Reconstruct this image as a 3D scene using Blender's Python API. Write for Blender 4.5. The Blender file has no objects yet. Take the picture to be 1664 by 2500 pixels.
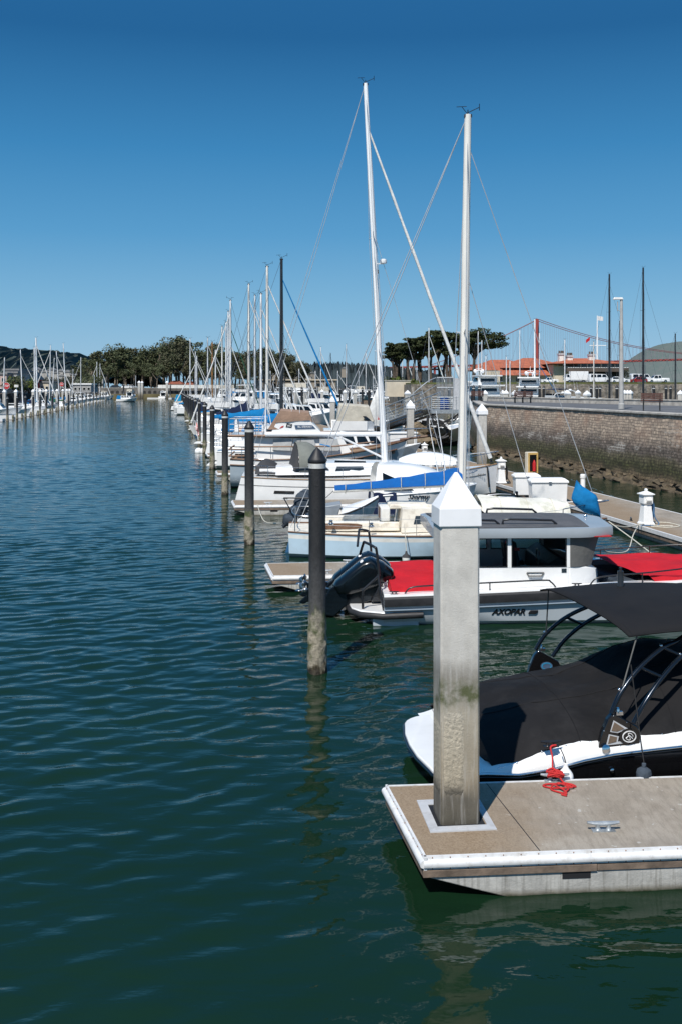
import bpy, bmesh, math, random
from mathutils import Vector, Matrix
R = math.radians
rng = random.Random(7)
scene = bpy.context.scene
col = scene.collection
F, CX, HZ, CH = 2450.0, 832.0, 946.0, 6.0      # measured lens (photo pixels), horizon row, eye height

def gx(px, d):                                   # lateral position of a bearing at distance d
    return (px - CX) * d / F
def gz(py, d):
    return CH - (py - HZ) * d / F
ORD = ['first','second','third','fourth','fifth','sixth','seventh','eighth','ninth','tenth','eleventh','twelfth','thirteenth','fourteenth','fifteenth','sixteenth','seventeenth','eighteenth','nineteenth','twentieth','twenty-first','twenty-second','twenty-third','twenty-fourth','twenty-fifth','twenty-sixth','twenty-seventh','twenty-eighth','twenty-ninth','thirtieth','thirty-first','thirty-second','thirty-third','thirty-fourth','thirty-fifth','thirty-sixth','thirty-seventh','thirty-eighth','thirty-ninth','fortieth']

# ------------------------------------------------------------------ scene tree
def tag(o, label=None, cat=None, group=None, kind=None):
    if label: o['label'] = label
    if cat: o['category'] = cat
    if group: o['group'] = group
    if kind: o['kind'] = kind
    return o
def thing(name, label, cat, loc=(0, 0, 0), rz=0.0, group=None):
    o = bpy.data.objects.new(name, None)
    col.objects.link(o)
    o.empty_display_size = .2
    o.location = loc
    o.rotation_euler = (0, 0, rz)
    return tag(o, label, cat, group)
def dup(root, loc, rz, label, group=None, parent=None):
    c = root.copy(); col.objects.link(c)
    if parent is None:
        c.location = loc; c.rotation_euler = (0, 0, rz); c['label'] = label
        if group: c['group'] = group
    else:
        c.parent = parent
    for ch in list(root.children):
        dup(ch, None, None, None, None, c)
    return c

class MB:
    def __init__(s): s.v = []; s.f = []; s.m = []
    def add(s, vs, fs, mi=0):
        b = len(s.v); s.v += [tuple(p) for p in vs]
        for f in fs:
            s.f.append([b + i for i in f]); s.m.append(mi)
        return s
    def box(s, x0, x1, y0, y1, z0, z1, mi=0):
        v = [(x0,y0,z0),(x1,y0,z0),(x1,y1,z0),(x0,y1,z0),(x0,y0,z1),(x1,y0,z1),(x1,y1,z1),(x0,y1,z1)]
        return s.add(v, [(0,3,2,1),(4,5,6,7),(0,1,5,4),(1,2,6,5),(2,3,7,6),(3,0,4,7)], mi)
    def obox(s, c, size, rz=0, mi=0, rx=0, ry=0):
        M = Matrix.Translation(c) @ Matrix.Rotation(rz,4,'Z') @ Matrix.Rotation(ry,4,'Y') @ Matrix.Rotation(rx,4,'X')
        a, b, h = size[0]/2, size[1]/2, size[2]/2
        v = [M @ Vector(p) for p in [(-a,-b,-h),(a,-b,-h),(a,b,-h),(-a,b,-h),(-a,-b,h),(a,-b,h),(a,b,h),(-a,b,h)]]
        return s.add(v, [(0,3,2,1),(4,5,6,7),(0,1,5,4),(1,2,6,5),(2,3,7,6),(3,0,4,7)], mi)
    def hexa(s, v8, mi=0):                       # bottom ring of 4 then top ring of 4
        return s.add(v8, [(0,3,2,1),(4,5,6,7),(0,1,5,4),(1,2,6,5),(2,3,7,6),(3,0,4,7)], mi)
    def tube(s, pts, r, n=6, closed=False, caps=True, mi=0, sq=1.0):
        pts = [Vector(p) for p in pts]; k = len(pts)
        rs = r if isinstance(r, (list, tuple)) else [r]*k
        rings = []; up = None
        for i, p in enumerate(pts):
            a = pts[i-1] if (i > 0 or closed) else p
            b = pts[(i+1) % k] if (i < k-1 or closed) else p
            t = (b - a)
            t = t.normalized() if t.length > 1e-9 else Vector((0,0,1))
            if up is None:
                up = Vector((0,0,1)) if abs(t.z) < .9 else Vector((1,0,0))
            side = t.cross(up)
            if side.length < 1e-6: side = t.cross(Vector((0,1,0)))
            side.normalize(); up = side.cross(t).normalized()
            rings.append([p + rs[i]*(math.cos(2*math.pi*j/n)*side + sq*math.sin(2*math.pi*j/n)*up) for j in range(n)])
        return s.loft(rings, closed, caps, mi)
    def loft(s, rings, closed=False, caps=True, mi=0, mis=None, ringclosed=True):
        n = len(rings[0]); vs = [p for r in rings for p in r]; k = len(rings); b = len(s.v)
        s.v += [tuple(p) for p in vs]
        for i in range(k if closed else k-1):
            for j in range(n if ringclosed else n-1):
                a0 = i*n+j; a1 = i*n+(j+1)%n; c0 = ((i+1)%k)*n+j; c1 = ((i+1)%k)*n+(j+1)%n
                s.f.append([b+a0,b+a1,b+c1,b+c0]); s.m.append(mis(i,j) if mis else mi)
        if caps and not closed and ringclosed:
            s.f.append([b+j for j in range(n)][::-1]); s.m.append(mi)
            s.f.append([b+(k-1)*n+j for j in range(n)]); s.m.append(mi)
        return s
    def lathe(s, prof, o=(0,0,0), n=12, mi=0, caps=True, rot=0.0):
        rings = [[(o[0]+r*math.cos(2*math.pi*j/n+rot), o[1]+r*math.sin(2*math.pi*j/n+rot), o[2]+z) for j in range(n)] for r, z in prof]
        return s.loft(rings, False, caps, mi)
    def prism(s, poly, axis, a, b, mi=0):        # polygon extruded along an axis
        def P(u, w, t):
            return (t,u,w) if axis == 'x' else (u,t,w) if axis == 'y' else (u,w,t)
        return s.loft([[P(u,w,a) for u, w in poly],[P(u,w,b) for u, w in poly]], False, True, mi)
    def ball(s, c, r, n=10, k=7, mi=0):
        rx, ry, rzz = r if isinstance(r, (list,tuple)) else (r,r,r)
        rings = []
        for i in range(k+1):
            a = math.pi*i/k; q = max(math.sin(a), .02)
            rings.append([(c[0]+rx*q*math.cos(2*math.pi*j/n), c[1]+ry*q*math.sin(2*math.pi*j/n), c[2]-rzz*math.cos(a)) for j in range(n)])
        return s.loft(rings, False, True, mi)
    def grid(s, fn, nu, nv, mi=0, mif=None):
        b = len(s.v)
        for i in range(nu+1):
            for j in range(nv+1):
                s.v.append(tuple(fn(i/nu, j/nv)))
        for i in range(nu):
            for j in range(nv):
                a = b+i*(nv+1)+j
                s.f.append([a, a+nv+1, a+nv+2, a+1]); s.m.append(mif(i/nu, j/nv) if mif else mi)
        return s
    def build(s, name, mats, parent=None, smooth=35, bevel=0, seg=2, recalc=True, solid=0, sub=0):
        if not isinstance(mats, (list, tuple)): mats = [mats]
        me = bpy.data.meshes.new(name)
        me.from_pydata(s.v, [], s.f)
        for mt in mats: me.materials.append(mt)
        me.polygons.foreach_set('material_index', s.m)
        if recalc:
            bm = bmesh.new(); bm.from_mesh(me)
            bmesh.ops.recalc_face_normals(bm, faces=bm.faces)
            bm.to_mesh(me); bm.free()
        if smooth:
            me.shade_smooth(); me.set_sharp_from_angle(angle=R(smooth))
        me.update()
        o = bpy.data.objects.new(name, me); col.objects.link(o)
        if parent is not None: o.parent = parent
        if sub:
            md = o.modifiers.new('s','SUBSURF'); md.levels = sub; md.render_levels = sub
        if solid:
            md = o.modifiers.new('t','SOLIDIFY'); md.thickness = solid; md.offset = 0
        if bevel:
            md = o.modifiers.new('b','BEVEL'); md.width = bevel; md.segments = seg; md.limit_method = 'ANGLE'; md.angle_limit = R(40)
            md.harden_normals = False
        return o

def text_mesh(name, body, size, mat, parent, M, shear=0.0, extrude=.004, bold=0.0, width=None):
    cu = bpy.data.curves.new('t', 'FONT'); cu.body = body; cu.size = size; cu.shear = shear; cu.extrude = extrude; cu.offset = bold
    cu.align_x = 'CENTER'; cu.align_y = 'CENTER'; cu.resolution_u = 3
    t = bpy.data.objects.new('t', cu); col.objects.link(t)
    dg = bpy.context.evaluated_depsgraph_get(); dg.update()
    me = bpy.data.meshes.new_from_object(t.evaluated_get(dg))
    bpy.data.objects.remove(t)
    me.materials.clear(); me.materials.append(mat)
    if width:
        w = max(v.co.x for v in me.vertices) - min(v.co.x for v in me.vertices)
        me.transform(Matrix.Diagonal((width/w, 1, 1, 1)))
    me.transform(M)
    o = bpy.data.objects.new(name, me); col.objects.link(o); o.parent = parent
    return o

# ------------------------------------------------------------------ materials
MT = {}
def nd(nt, typ, **kw):
    n = nt.nodes.new(typ)
    for k, v in kw.items():
        if k in n.inputs: n.inputs[k].default_value = v
        else: setattr(n, k, v)
    return n
def c4(c): return (c[0], c[1], c[2], 1)
def srgb(r, g, b):
    f = lambda u: ((u/255+.055)/1.055)**2.4 if u > 10 else u/255/12.92
    return (f(r), f(g), f(b))
def base(name):
    m = bpy.data.materials.new(name); m.use_nodes = True
    nt = m.node_tree
    return m, nt, nt.nodes['Principled BSDF']
def coords(nt, rnd=True, space='Object'):
    tc = nd(nt, 'ShaderNodeTexCoord')
    if not rnd: return tc.outputs[space]
    oi = nd(nt, 'ShaderNodeObjectInfo')
    mu = nd(nt, 'ShaderNodeMath', operation='MULTIPLY'); mu.inputs[1].default_value = 57.0
    nt.links.new(oi.outputs['Random'], mu.inputs[0])
    va = nd(nt, 'ShaderNodeVectorMath', operation='ADD')
    nt.links.new(tc.outputs[space], va.inputs[0]); nt.links.new(mu.outputs[0], va.inputs[1])
    return va.outputs[0]
def noise(nt, vec, scale, detail=4, rough=.55, sc3=None):
    n = nd(nt, 'ShaderNodeTexNoise', Scale=scale, Detail=detail, Roughness=rough)
    if sc3:
        mp = nd(nt, 'ShaderNodeMapping'); mp.inputs['Scale'].default_value = sc3
        nt.links.new(vec, mp.inputs['Vector']); vec = mp.outputs[0]
    nt.links.new(vec, n.inputs['Vector'])
    return n.outputs['Fac']
def ramp(nt, fac, stops, interp='LINEAR'):
    r = nd(nt, 'ShaderNodeValToRGB'); r.color_ramp.interpolation = interp
    while len(r.color_ramp.elements) < len(stops): r.color_ramp.elements.new(.5)
    for e, (p, c) in zip(r.color_ramp.elements, sorted(stops, key=lambda q: q[0])):
        e.position = p; e.color = c4(c) if len(c) == 3 else c
    nt.links.new(fac, r.inputs[0])
    return r.outputs[0]
def mix(nt, fac, a, b, blend='MIX'):
    m = nd(nt, 'ShaderNodeMix', data_type='RGBA', blend_type=blend)
    for inp, val in ((m.inputs[0], fac), (m.inputs[6], a), (m.inputs[7], b)):
        if hasattr(val, 'is_linked') or hasattr(val, 'links'): nt.links.new(val, inp)
        elif isinstance(val, (int, float)): inp.default_value = val
        else: inp.default_value = c4(val)
    return m.outputs[2]
def bumpn(nt, bs, h, strength=.3, dist=.02):
    b = nd(nt, 'ShaderNodeBump', Strength=strength, Distance=dist)
    nt.links.new(h, b.inputs['Height']); nt.links.new(b.outputs[0], bs.inputs['Normal'])
def mat(name, c, rough=.5, metal=0, var=.12, scale=2.0, bump=0, bscale=30, coat=0, spec=.5, dirt=None, damt=.35, dsc=(1,1,1), bdist=.02):
    m, nt, bs = base(name)
    v = coords(nt)
    n1 = noise(nt, v, scale, 5)
    lo = [x*(1-var*1.6) for x in c]; hi = [min(1, x*(1+var)) for x in c]
    cc = ramp(nt, n1, [(.3, lo), (.7, hi)])
    if dirt:
        n2 = noise(nt, v, scale*1.7, 6, .65, dsc)
        f = ramp(nt, n2, [(.5, (0,0,0)), (.75, (damt,)*3)])
        cc = mix(nt, f, cc, dirt)
    nt.links.new(cc, bs.inputs['Base Color'])
    rr = ramp(nt, n1, [(.3, (max(0,rough-.08),)*3), (.7, (min(1,rough+.08),)*3)])
    nt.links.new(rr, bs.inputs['Roughness'])
    bs.inputs['Metallic'].default_value = metal
    bs.inputs['Coat Weight'].default_value = coat
    bs.inputs['Specular IOR Level'].default_value = spec
    if bump:
        bumpn(nt, bs, noise(nt, v, bscale, 3), bump, bdist)
    MT[name] = m
    return m
def zmat(name, z0, z1, stops, namt=.3, nscale=2.5, rough=.8, bump=.4, bscale=25, var=.25, sc3=None, vscale=6, streak=None, bdist=.03, patch=None):
    """colour by height above the object's origin, edges broken up by noise"""
    m, nt, bs = base(name)
    tc = nd(nt, 'ShaderNodeTexCoord'); v = coords(nt)
    sx = nd(nt, 'ShaderNodeSeparateXYZ'); nt.links.new(tc.outputs['Object'], sx.inputs[0])
    n1 = noise(nt, v, nscale, 5, .6, sc3)
    ma = nd(nt, 'ShaderNodeMath', operation='MULTIPLY_ADD'); ma.inputs[1].default_value = namt*2; ma.inputs[2].default_value = -namt
    nt.links.new(n1, ma.inputs[0])
    ad = nd(nt, 'ShaderNodeMath', operation='ADD'); nt.links.new(sx.outputs[2], ad.inputs[0]); nt.links.new(ma.outputs[0], ad.inputs[1])
    mr = nd(nt, 'ShaderNodeMapRange'); mr.inputs[1].default_value = z0; mr.inputs[2].default_value = z1
    nt.links.new(ad.outputs[0], mr.inputs[0])
    cc = ramp(nt, mr.outputs[0], [((z-z0)/(z1-z0), c) for z, c in stops])
    n2 = noise(nt, v, vscale, 6, .65)
    cc = mix(nt, 1.0, cc, ramp(nt, n2, [(.3, (1-var,)*3), (.7, (1+var*.4,)*3)]), 'MULTIPLY')
    if streak:
        n3 = noise(nt, v, 5, 4, .6, (4,4,.25))
        cc = mix(nt, ramp(nt, n3, [(.5,(0,0,0)),(.72,(streak[1],)*3)]), cc, streak[0])
    if patch:                                    # moss or rust in blotches between two heights
        pc, pz0, pz1, amt = patch
        n4 = noise(nt, v, 3.5, 5, .6)
        win = ramp(nt, mr.outputs[0], [(max(0,(pz0-.15-z0)/(z1-z0)),(0,0,0)),((pz0-z0)/(z1-z0),(1,1,1)),((pz1-z0)/(z1-z0),(1,1,1)),(min(1,(pz1+.15-z0)/(z1-z0)),(0,0,0))])
        cc = mix(nt, mix(nt, 1.0, win, ramp(nt, n4, [(.45,(0,0,0)),(.6,(amt,)*3)]), 'MULTIPLY'), cc, pc)
    nt.links.new(cc, bs.inputs['Base Color']); bs.inputs['Roughness'].default_value = rough
    if bump: bumpn(nt, bs, noise(nt, v, bscale, 5, .7), bump, bdist)
    MT[name] = m
    return m

mat('gel_white', (.86,.86,.85), .22, var=.04, scale=1.2, coat=.4, dirt=(.55,.52,.45), damt=.18)
mat('white_paint', (.87,.87,.86), .38, var=.04, scale=1.5, dirt=(.5,.48,.42), damt=.16)
mat('dull_white', (.78,.77,.73), .5, var=.08, scale=1.3, dirt=(.45,.40,.30), damt=.35)
mat('cream_deck', (.82,.765,.66), .55, var=.08, scale=1.6, dirt=(.32,.25,.17), damt=.55, bump=.15, bscale=60)
mat('tarp_white', (.74,.72,.64), .7, var=.1, scale=1.1, dirt=(.30,.30,.17), damt=.65, bump=.5, bscale=5, bdist=.05)
mat('plastic_white', (.87,.87,.87), .35, var=.03, scale=2, dirt=(.55,.55,.52), damt=.12)
mat('pale_blue_hull', (.49,.64,.75), .32, var=.08, scale=.8, dirt=(.30,.36,.38), damt=.4, coat=.2)
mat('grey_blue_hull', (.33,.40,.46), .25, var=.05, scale=.8, dirt=(.42,.46,.48), damt=.35, coat=.5)
mat('slate_hull', (.20,.25,.30), .3, var=.08, scale=.8, coat=.3)
mat('navy_hull', (.012,.025,.07), .2, var=.1, scale=.8, coat=.5)
mat('red_hull', (.25,.012,.015), .3, var=.1, scale=.8, coat=.4)
mat('antifoul_blue', (.02,.10,.22), .6, var=.2, scale=3)
mat('antifoul_dark', (.03,.03,.035), .6, var=.2, scale=3)
mat('black_gel', (.006,.006,.007), .12, var=.1, scale=.7, coat=.8)
mat('engine_black', (.004,.006,.008), .2, var=.1, scale=.9, coat=.35, spec=.4)
mat('rubber_black', (.022,.022,.024), .55, var=.2, scale=5, bump=.1)
mat('black_metal', (.018,.018,.02), .3, var=.1, coat=.3)
mat('dark_anod', (.012,.018,.028), .22, var=.1, metal=.6, coat=.5)
mat('chrome', (.75,.75,.76), .12, metal=1, var=.04)
mat('steel', (.55,.56,.57), .3, metal=1, var=.08)
mat('galv', (.42,.45,.47), .5, metal=.6, var=.18, scale=9, bump=.15, bscale=50)
mat('alu_mast', (.74,.75,.76), .4, metal=.1, var=.06, scale=.7)
mat('white_mast', (.87,.88,.89), .35, var=.04, scale=.6)
mat('grey_mast', (.80,.775,.72), .45, var=.06, scale=.6)
mat('black_mast', (.02,.02,.022), .3, var=.15, scale=.6)
mat('orange_mast', (.42,.19,.04), .45, var=.15, scale=1)
mat('wire', (.16,.17,.18), .4, metal=.5, var=.1)
mat('wire_light', (.55,.56,.57), .4, metal=.3, var=.1)
def cloth(name, c, var=.12, scale=1.6, bump=.5, rough=.85, bscale=5):
    return mat(name, c, rough, var=var, scale=scale, bump=bump, bscale=bscale, bdist=.06, spec=.25)
cloth('blue_canvas', (.006,.115,.40)); cloth('bright_blue', (.006,.19,.46)); cloth('navy_canvas', (.012,.022,.065))
cloth('red_canvas', (.50,.012,.022), var=.1); mat('black_canvas', (.0112,.0108,.0118), .85, var=.25, scale=.9, bump=.6, bscale=2.2, bdist=.08, spec=.25, dirt=(.028,.027,.028), damt=.55)
cloth('bimini_black', (.0115,.0115,.013), bump=.2, bscale=3, var=.16)
cloth('tan_canvas', (.33,.22,.16)); cloth('beige_canvas', (.52,.48,.40)); cloth('grey_canvas', (.13,.13,.125), bump=.4)
cloth('olive_canvas', (.19,.20,.18)); cloth('dark_grey_canvas', (.055,.055,.058)); cloth('slate_cover', (.05,.065,.085), bump=.9, bscale=7, var=.3)
cloth('sail_white', (.72,.72,.70)); cloth('green_canvas', (.01,.09,.045)); cloth('cyan_canvas', (.01,.26,.48))
cloth('clear_vinyl', (.45,.46,.46), rough=.3)
mat('grey_roof', (.33,.365,.395), .35, var=.05, scale=1, coat=.3)
mat('grey_nonskid', (.095,.095,.10), .75, var=.12, scale=3, bump=.2, bscale=120)
mat('teak', (.30,.19,.10), .6, var=.2, scale=6, bump=.2, bscale=30)
mat('brown_wood', (.16,.085,.05), .6, var=.25, scale=5)
mat('waler_wood', (.19,.14,.105), .8, var=.3, scale=4, bump=.4, bscale=14, dirt=(.06,.05,.04), damt=.5)
mat('rope_red', (.55,.025,.025), .8, var=.15, scale=20, bump=.6, bscale=90)
mat('rope_white', (.62,.59,.50), .85, var=.15, scale=20, bump=.6, bscale=90)
mat('rope_black', (.015,.015,.016), .8, var=.15, scale=20)
mat('rope_blue', (.06,.16,.30), .8, var=.15, scale=20)
mat('inflatable_grey', (.25,.28,.31), .5, var=.08, scale=2)
mat('yellow_box', (.62,.40,.13), .5, var=.1, scale=3); mat('ext_red', (.5,.02,.02), .35)
mat('cream_wall', (.60,.53,.42), .8, var=.1, scale=.3); mat('pink_wall', (.52,.38,.33), .8, var=.1, scale=.3)
mat('grey_wall', (.33,.33,.33), .8, var=.1, scale=.3); mat('brown_slab', (.10,.075,.06), .7, var=.2, scale=.3)
mat('dark_void', (.014,.014,.016), .7); mat('roof_grey', (.22,.22,.22), .8, var=.15)
mat('car_white', (.78,.79,.80), .25, var=.03, coat=.6); mat('car_red', (.25,.012,.015), .25, coat=.6); mat('car_dark', (.03,.035,.045), .25, coat=.6); mat('car_silver', (.42,.43,.45), .3, coat=.6, metal=.4)
mat('tyre', (.02,.02,.02), .8); mat('sign_red', (.55,.03,.03), .5); mat('sign_white', (.8,.8,.8), .5)
mat('sign_blue', (.05,.09,.16), .5, var=.1); mat('barrel_blue', (.01,.06,.25), .4); mat('dumpster_green', (.01,.12,.06), .5)
mat('bench_wood', (.13,.062,.048), .65, var=.25, scale=4); mat('cast_iron', (.02,.02,.02), .5)
mat('lamp_concrete', (.42,.42,.41), .8, var=.12, scale=2); mat('lens_white', (.7,.7,.68), .3)
mat('bridge_red', (.32,.055,.045), .7, var=.08, scale=.02); mat('bridge_cable', (.20,.085,.09), .7); mat('bridge_wire', (.30,.27,.31), .7)
mat('bark', (.095,.072,.055), .9, var=.35, scale=1.5, bump=.6, bscale=3, bdist=.2); mat('bark_pale', (.20,.165,.13), .9, var=.35, scale=.5)
mat('rock', (.20,.155,.10), .9, var=.4, scale=1.2, bump=.8, bscale=4, bdist=.12)
mat('hull_pink', (.5,.3,.25), .4); mat('orange_thing', (.5,.24,.08), .5)
mat('pile_white_cap', (.87,.87,.88), .42, var=.025, scale=3, dirt=(.6,.6,.6), damt=.1)
mat('collar_grey', (.50,.51,.53), .5, var=.06, scale=5, dirt=(.25,.22,.18), damt=.4)
mat('vinyl_rail', (.74,.74,.74), .4, var=.06, scale=5, dirt=(.35,.30,.24), damt=.5)
mat('rust', (.22,.07,.02), .9, var=.4, scale=30)
mat('letter_black', (.01,.01,.012), .4); mat('letter_white', (.75,.75,.75), .4)
mat('speaker_tan', (.16,.115,.08), .7, var=.15, scale=40)
def glass(name, c, rough=.04, alpha=None):
    m, nt, bs = base(name)
    n = noise(nt, coords(nt), .8, 2)
    nt.links.new(ramp(nt, n, [(.35, [x*.7 for x in c]), (.7, [x*1.4 for x in c])]), bs.inputs['Base Color'])
    bs.inputs['Roughness'].default_value = rough; bs.inputs['Specular IOR Level'].default_value = .6
    MT[name] = m; return m
glass('dark_glass', (.008,.011,.014)); glass('far_glass', (.03,.04,.05), .12); glass('green_glass', (.03,.07,.065))
def cleargl(name, tint, mixf):
    m, nt, bs = base(name)
    out = nt.nodes['Material Output']
    tr = nd(nt, 'ShaderNodeBsdfTransparent'); tr.inputs[0].default_value = c4(tint)
    gl = nd(nt, 'ShaderNodeBsdfGlossy'); gl.inputs['Roughness'].default_value = .02
    fr = nd(nt, 'ShaderNodeFresnel', IOR=1.5)
    mx = nd(nt, 'ShaderNodeMixShader'); nt.links.new(fr.outputs[0], mx.inputs[0]); nt.links.new(tr.outputs[0], mx.inputs[1]); nt.links.new(gl.outputs[0], mx.inputs[2])
    nt.links.new(mx.outputs[0], out.inputs[0]); MT[name] = m
cleargl('tinted_pane', (.84,.90,.90), .1)

# dock concrete: pale broom finish with darker blotches and rusty brown end
def mk_dock_top():
    m, nt, bs = base('dock_concrete'); v = coords(nt, False)
    n1 = noise(nt, v, 1.1, 6, .65); n2 = noise(nt, v, 7, 5, .7, (2.5,.5,1)); n3 = noise(nt, v, 60, 3)
    c = ramp(nt, n1, [(.3,(.27,.228,.178)),(.5,(.35,.303,.245)),(.72,(.415,.37,.31))])
    c = mix(nt, ramp(nt, n2, [(.46,(0,0,0)),(.72,(.6,)*3)]), c, (.17,.14,.11))
    c = mix(nt, ramp(nt, n3, [(.35,(.22,)*3),(.6,(0,0,0))]), c, (.12,.095,.07))
    c = mix(nt, ramp(nt, noise(nt, v, .55, 4, .6, (1,1.6,1)), [(.50,(0,0,0)),(.62,(.35,)*3)]), c, (.20,.175,.145))
    c = mix(nt, ramp(nt, noise(nt, v, 9, 2, .5), [(.70,(0,0,0)),(.73,(.7,)*3)]), c, (.50,.48,.44))
    # algae-brown wash at the outer end of the finger
    sx = nd(nt, 'ShaderNodeSeparateXYZ'); nt.links.new(v, sx.inputs[0])
    ma = nd(nt, 'ShaderNodeMath', operation='MULTIPLY_ADD'); ma.inputs[1].default_value = 1.4; ma.inputs[2].default_value = -.7; nt.links.new(n1, ma.inputs[0])
    ad = nd(nt, 'ShaderNodeMath', operation='ADD'); nt.links.new(sx.outputs[0], ad.inputs[0]); nt.links.new(ma.outputs[0], ad.inputs[1])
    mr = nd(nt, 'ShaderNodeMapRange'); mr.inputs[1].default_value = .7; mr.inputs[2].default_value = 2.0; mr.inputs[3].default_value = .75; mr.inputs[4].default_value = 0.; nt.links.new(ad.outputs[0], mr.inputs[0])
    c = mix(nt, mr.outputs[0], c, mix(nt, ramp(nt, noise(nt, v, 45, 4, .7), [(.35,(0,0,0)),(.65,(1,1,1))]), (.17,.105,.05), (.33,.24,.15)))
    nt.links.new(c, bs.inputs['Base Color']); bs.inputs['Roughness'].default_value = .85
    bumpn(nt, bs, noise(nt, v, 90, 4, .7), .3, .01); MT['dock_concrete'] = m
mk_dock_top()
zmat('dock_float', -.2, .5, [(-.2,(.02,.02,.012)),(0.0,(.05,.05,.025)),(.03,(.24,.22,.18)),(.08,(.46,.445,.41)),(.4,(.56,.55,.52))], .025, 3, bump=.3, var=.35, sc3=(2.2,2.2,.5), vscale=3, streak=((.12,.11,.09),.55))
zmat('near_pile_concrete', 0, 5, [(0,(.04,.035,.025)),(.45,(.08,.07,.05)),(.8,(.13,.115,.09)),(1.0,(.30,.25,.18)),(1.85,(.42,.37,.29)),(2.1,(.33,.30,.25)),(2.35,(.30,.275,.235)),(2.62,(.58,.55,.50)),(5,(.66,.63,.58))], .22, 2.2, bump=.25, bscale=45, var=.2, sc3=(1.6,1.6,.8), vscale=4, streak=((.62,.60,.57),.35), patch=((.06,.075,.014),2.05,2.2,.85))
zmat('barnacles', 0, 2.4, [(0,(.10,.085,.06)),(.9,(.13,.115,.09)),(1.1,(.46,.395,.295)),(1.75,(.54,.475,.37)),(2.0,(.44,.40,.33)),(2.4,(.36,.33,.275))], .2, 3, bump=.6, bscale=38, var=.3, vscale=26, bdist=.03)
zmat('far_pile_concrete', 0, 5, [(0,(.05,.045,.03)),(.9,(.14,.12,.09)),(1.5,(.26,.235,.195)),(2.4,(.48,.455,.42)),(5,(.60,.575,.53))], .35, 2, bump=.3, var=.2, streak=((.24,.22,.19),.4))
zmat('pile_sleeve', 0, 5, [(0,(.03,.022,.012)),(.08,(.07,.055,.03)),(.2,(.36,.32,.245)),(.8,(.40,.35,.265)),(1.2,(.27,.245,.19)),(1.32,(.09,.088,.085)),(2.0,(.055,.055,.057)),(2.6,(.024,.024,.026)),(5,(.014,.014,.016))], .40, 3.2, rough=.55, bump=.7, bscale=30, var=.55, vscale=16, sc3=(3,3,1.1), patch=((.05,.07,.014),.45,1.25,.9))
mat('pile_cap_black', (.014,.014,.016), .5, var=.2, scale=4, dirt=(.05,.05,.05), damt=.3)
mat('pile_band', (.62,.62,.60), .5, var=.12, scale=6, dirt=(.2,.2,.18), damt=.5)
mat('growth', (.17,.15,.11), .95, var=.5, scale=20, bump=1, bscale=30, bdist=.04)
# ------------------------------------------------------------------ sky, sun, camera
SUN_EL, SUN_AZ = 52.0, 202.5
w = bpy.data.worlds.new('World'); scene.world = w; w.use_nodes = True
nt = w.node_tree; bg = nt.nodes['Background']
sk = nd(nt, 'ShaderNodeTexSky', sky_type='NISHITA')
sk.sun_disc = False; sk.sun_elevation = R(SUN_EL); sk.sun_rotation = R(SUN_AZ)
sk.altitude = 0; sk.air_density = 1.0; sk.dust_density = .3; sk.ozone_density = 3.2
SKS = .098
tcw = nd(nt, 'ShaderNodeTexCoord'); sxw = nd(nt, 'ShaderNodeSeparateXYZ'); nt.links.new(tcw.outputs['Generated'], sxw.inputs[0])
clear = [(0.0,(146,188,216)),(.03,(145,189,220)),(.08,(122,178,215)),(.15,(84,155,204)),(.23,(54,132,187)),(.33,(26,97,152)),(.45,(36,104,160)),(.8,(60,122,178))]  # stops above the frame run brighter, to lift the ambient fill
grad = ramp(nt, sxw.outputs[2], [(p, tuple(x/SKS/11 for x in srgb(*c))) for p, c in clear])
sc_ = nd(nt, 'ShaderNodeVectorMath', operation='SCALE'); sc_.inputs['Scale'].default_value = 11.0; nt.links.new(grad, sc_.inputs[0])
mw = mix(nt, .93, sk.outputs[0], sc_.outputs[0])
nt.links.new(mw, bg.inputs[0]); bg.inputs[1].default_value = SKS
sl = bpy.data.lights.new('sun', 'SUN'); sl.energy = 4.9; sl.angle = R(.53); sl.color = (1, .955, .885)
so = bpy.data.objects.new('sun', sl); col.objects.link(so)
sd = Vector((-.385*math.cos(R(SUN_EL)), -.923*math.cos(R(SUN_EL)), math.sin(R(SUN_EL))))
so.rotation_euler = sd.to_track_quat('Z', 'Y').to_euler(); so.location = sd*60
cam = bpy.data.cameras.new('camera'); co = bpy.data.objects.new('camera', cam); col.objects.link(co)
cam.sensor_fit = 'HORIZONTAL'; cam.sensor_width = 36; cam.lens = F/1664*36
cam.shift_y = -(1250-HZ)/1664; cam.clip_end = 20000; cam.clip_start = .1
co.location = (0, 0, CH); co.rotation_euler = (R(90), 0, 0)
scene.camera = co
scene.view_settings.view_transform = 'Standard'; scene.view_settings.look = 'None'; scene.view_settings.exposure = 0
scene.cycles.max_bounces = 6; scene.cycles.transparent_max_bounces = 12

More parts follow.
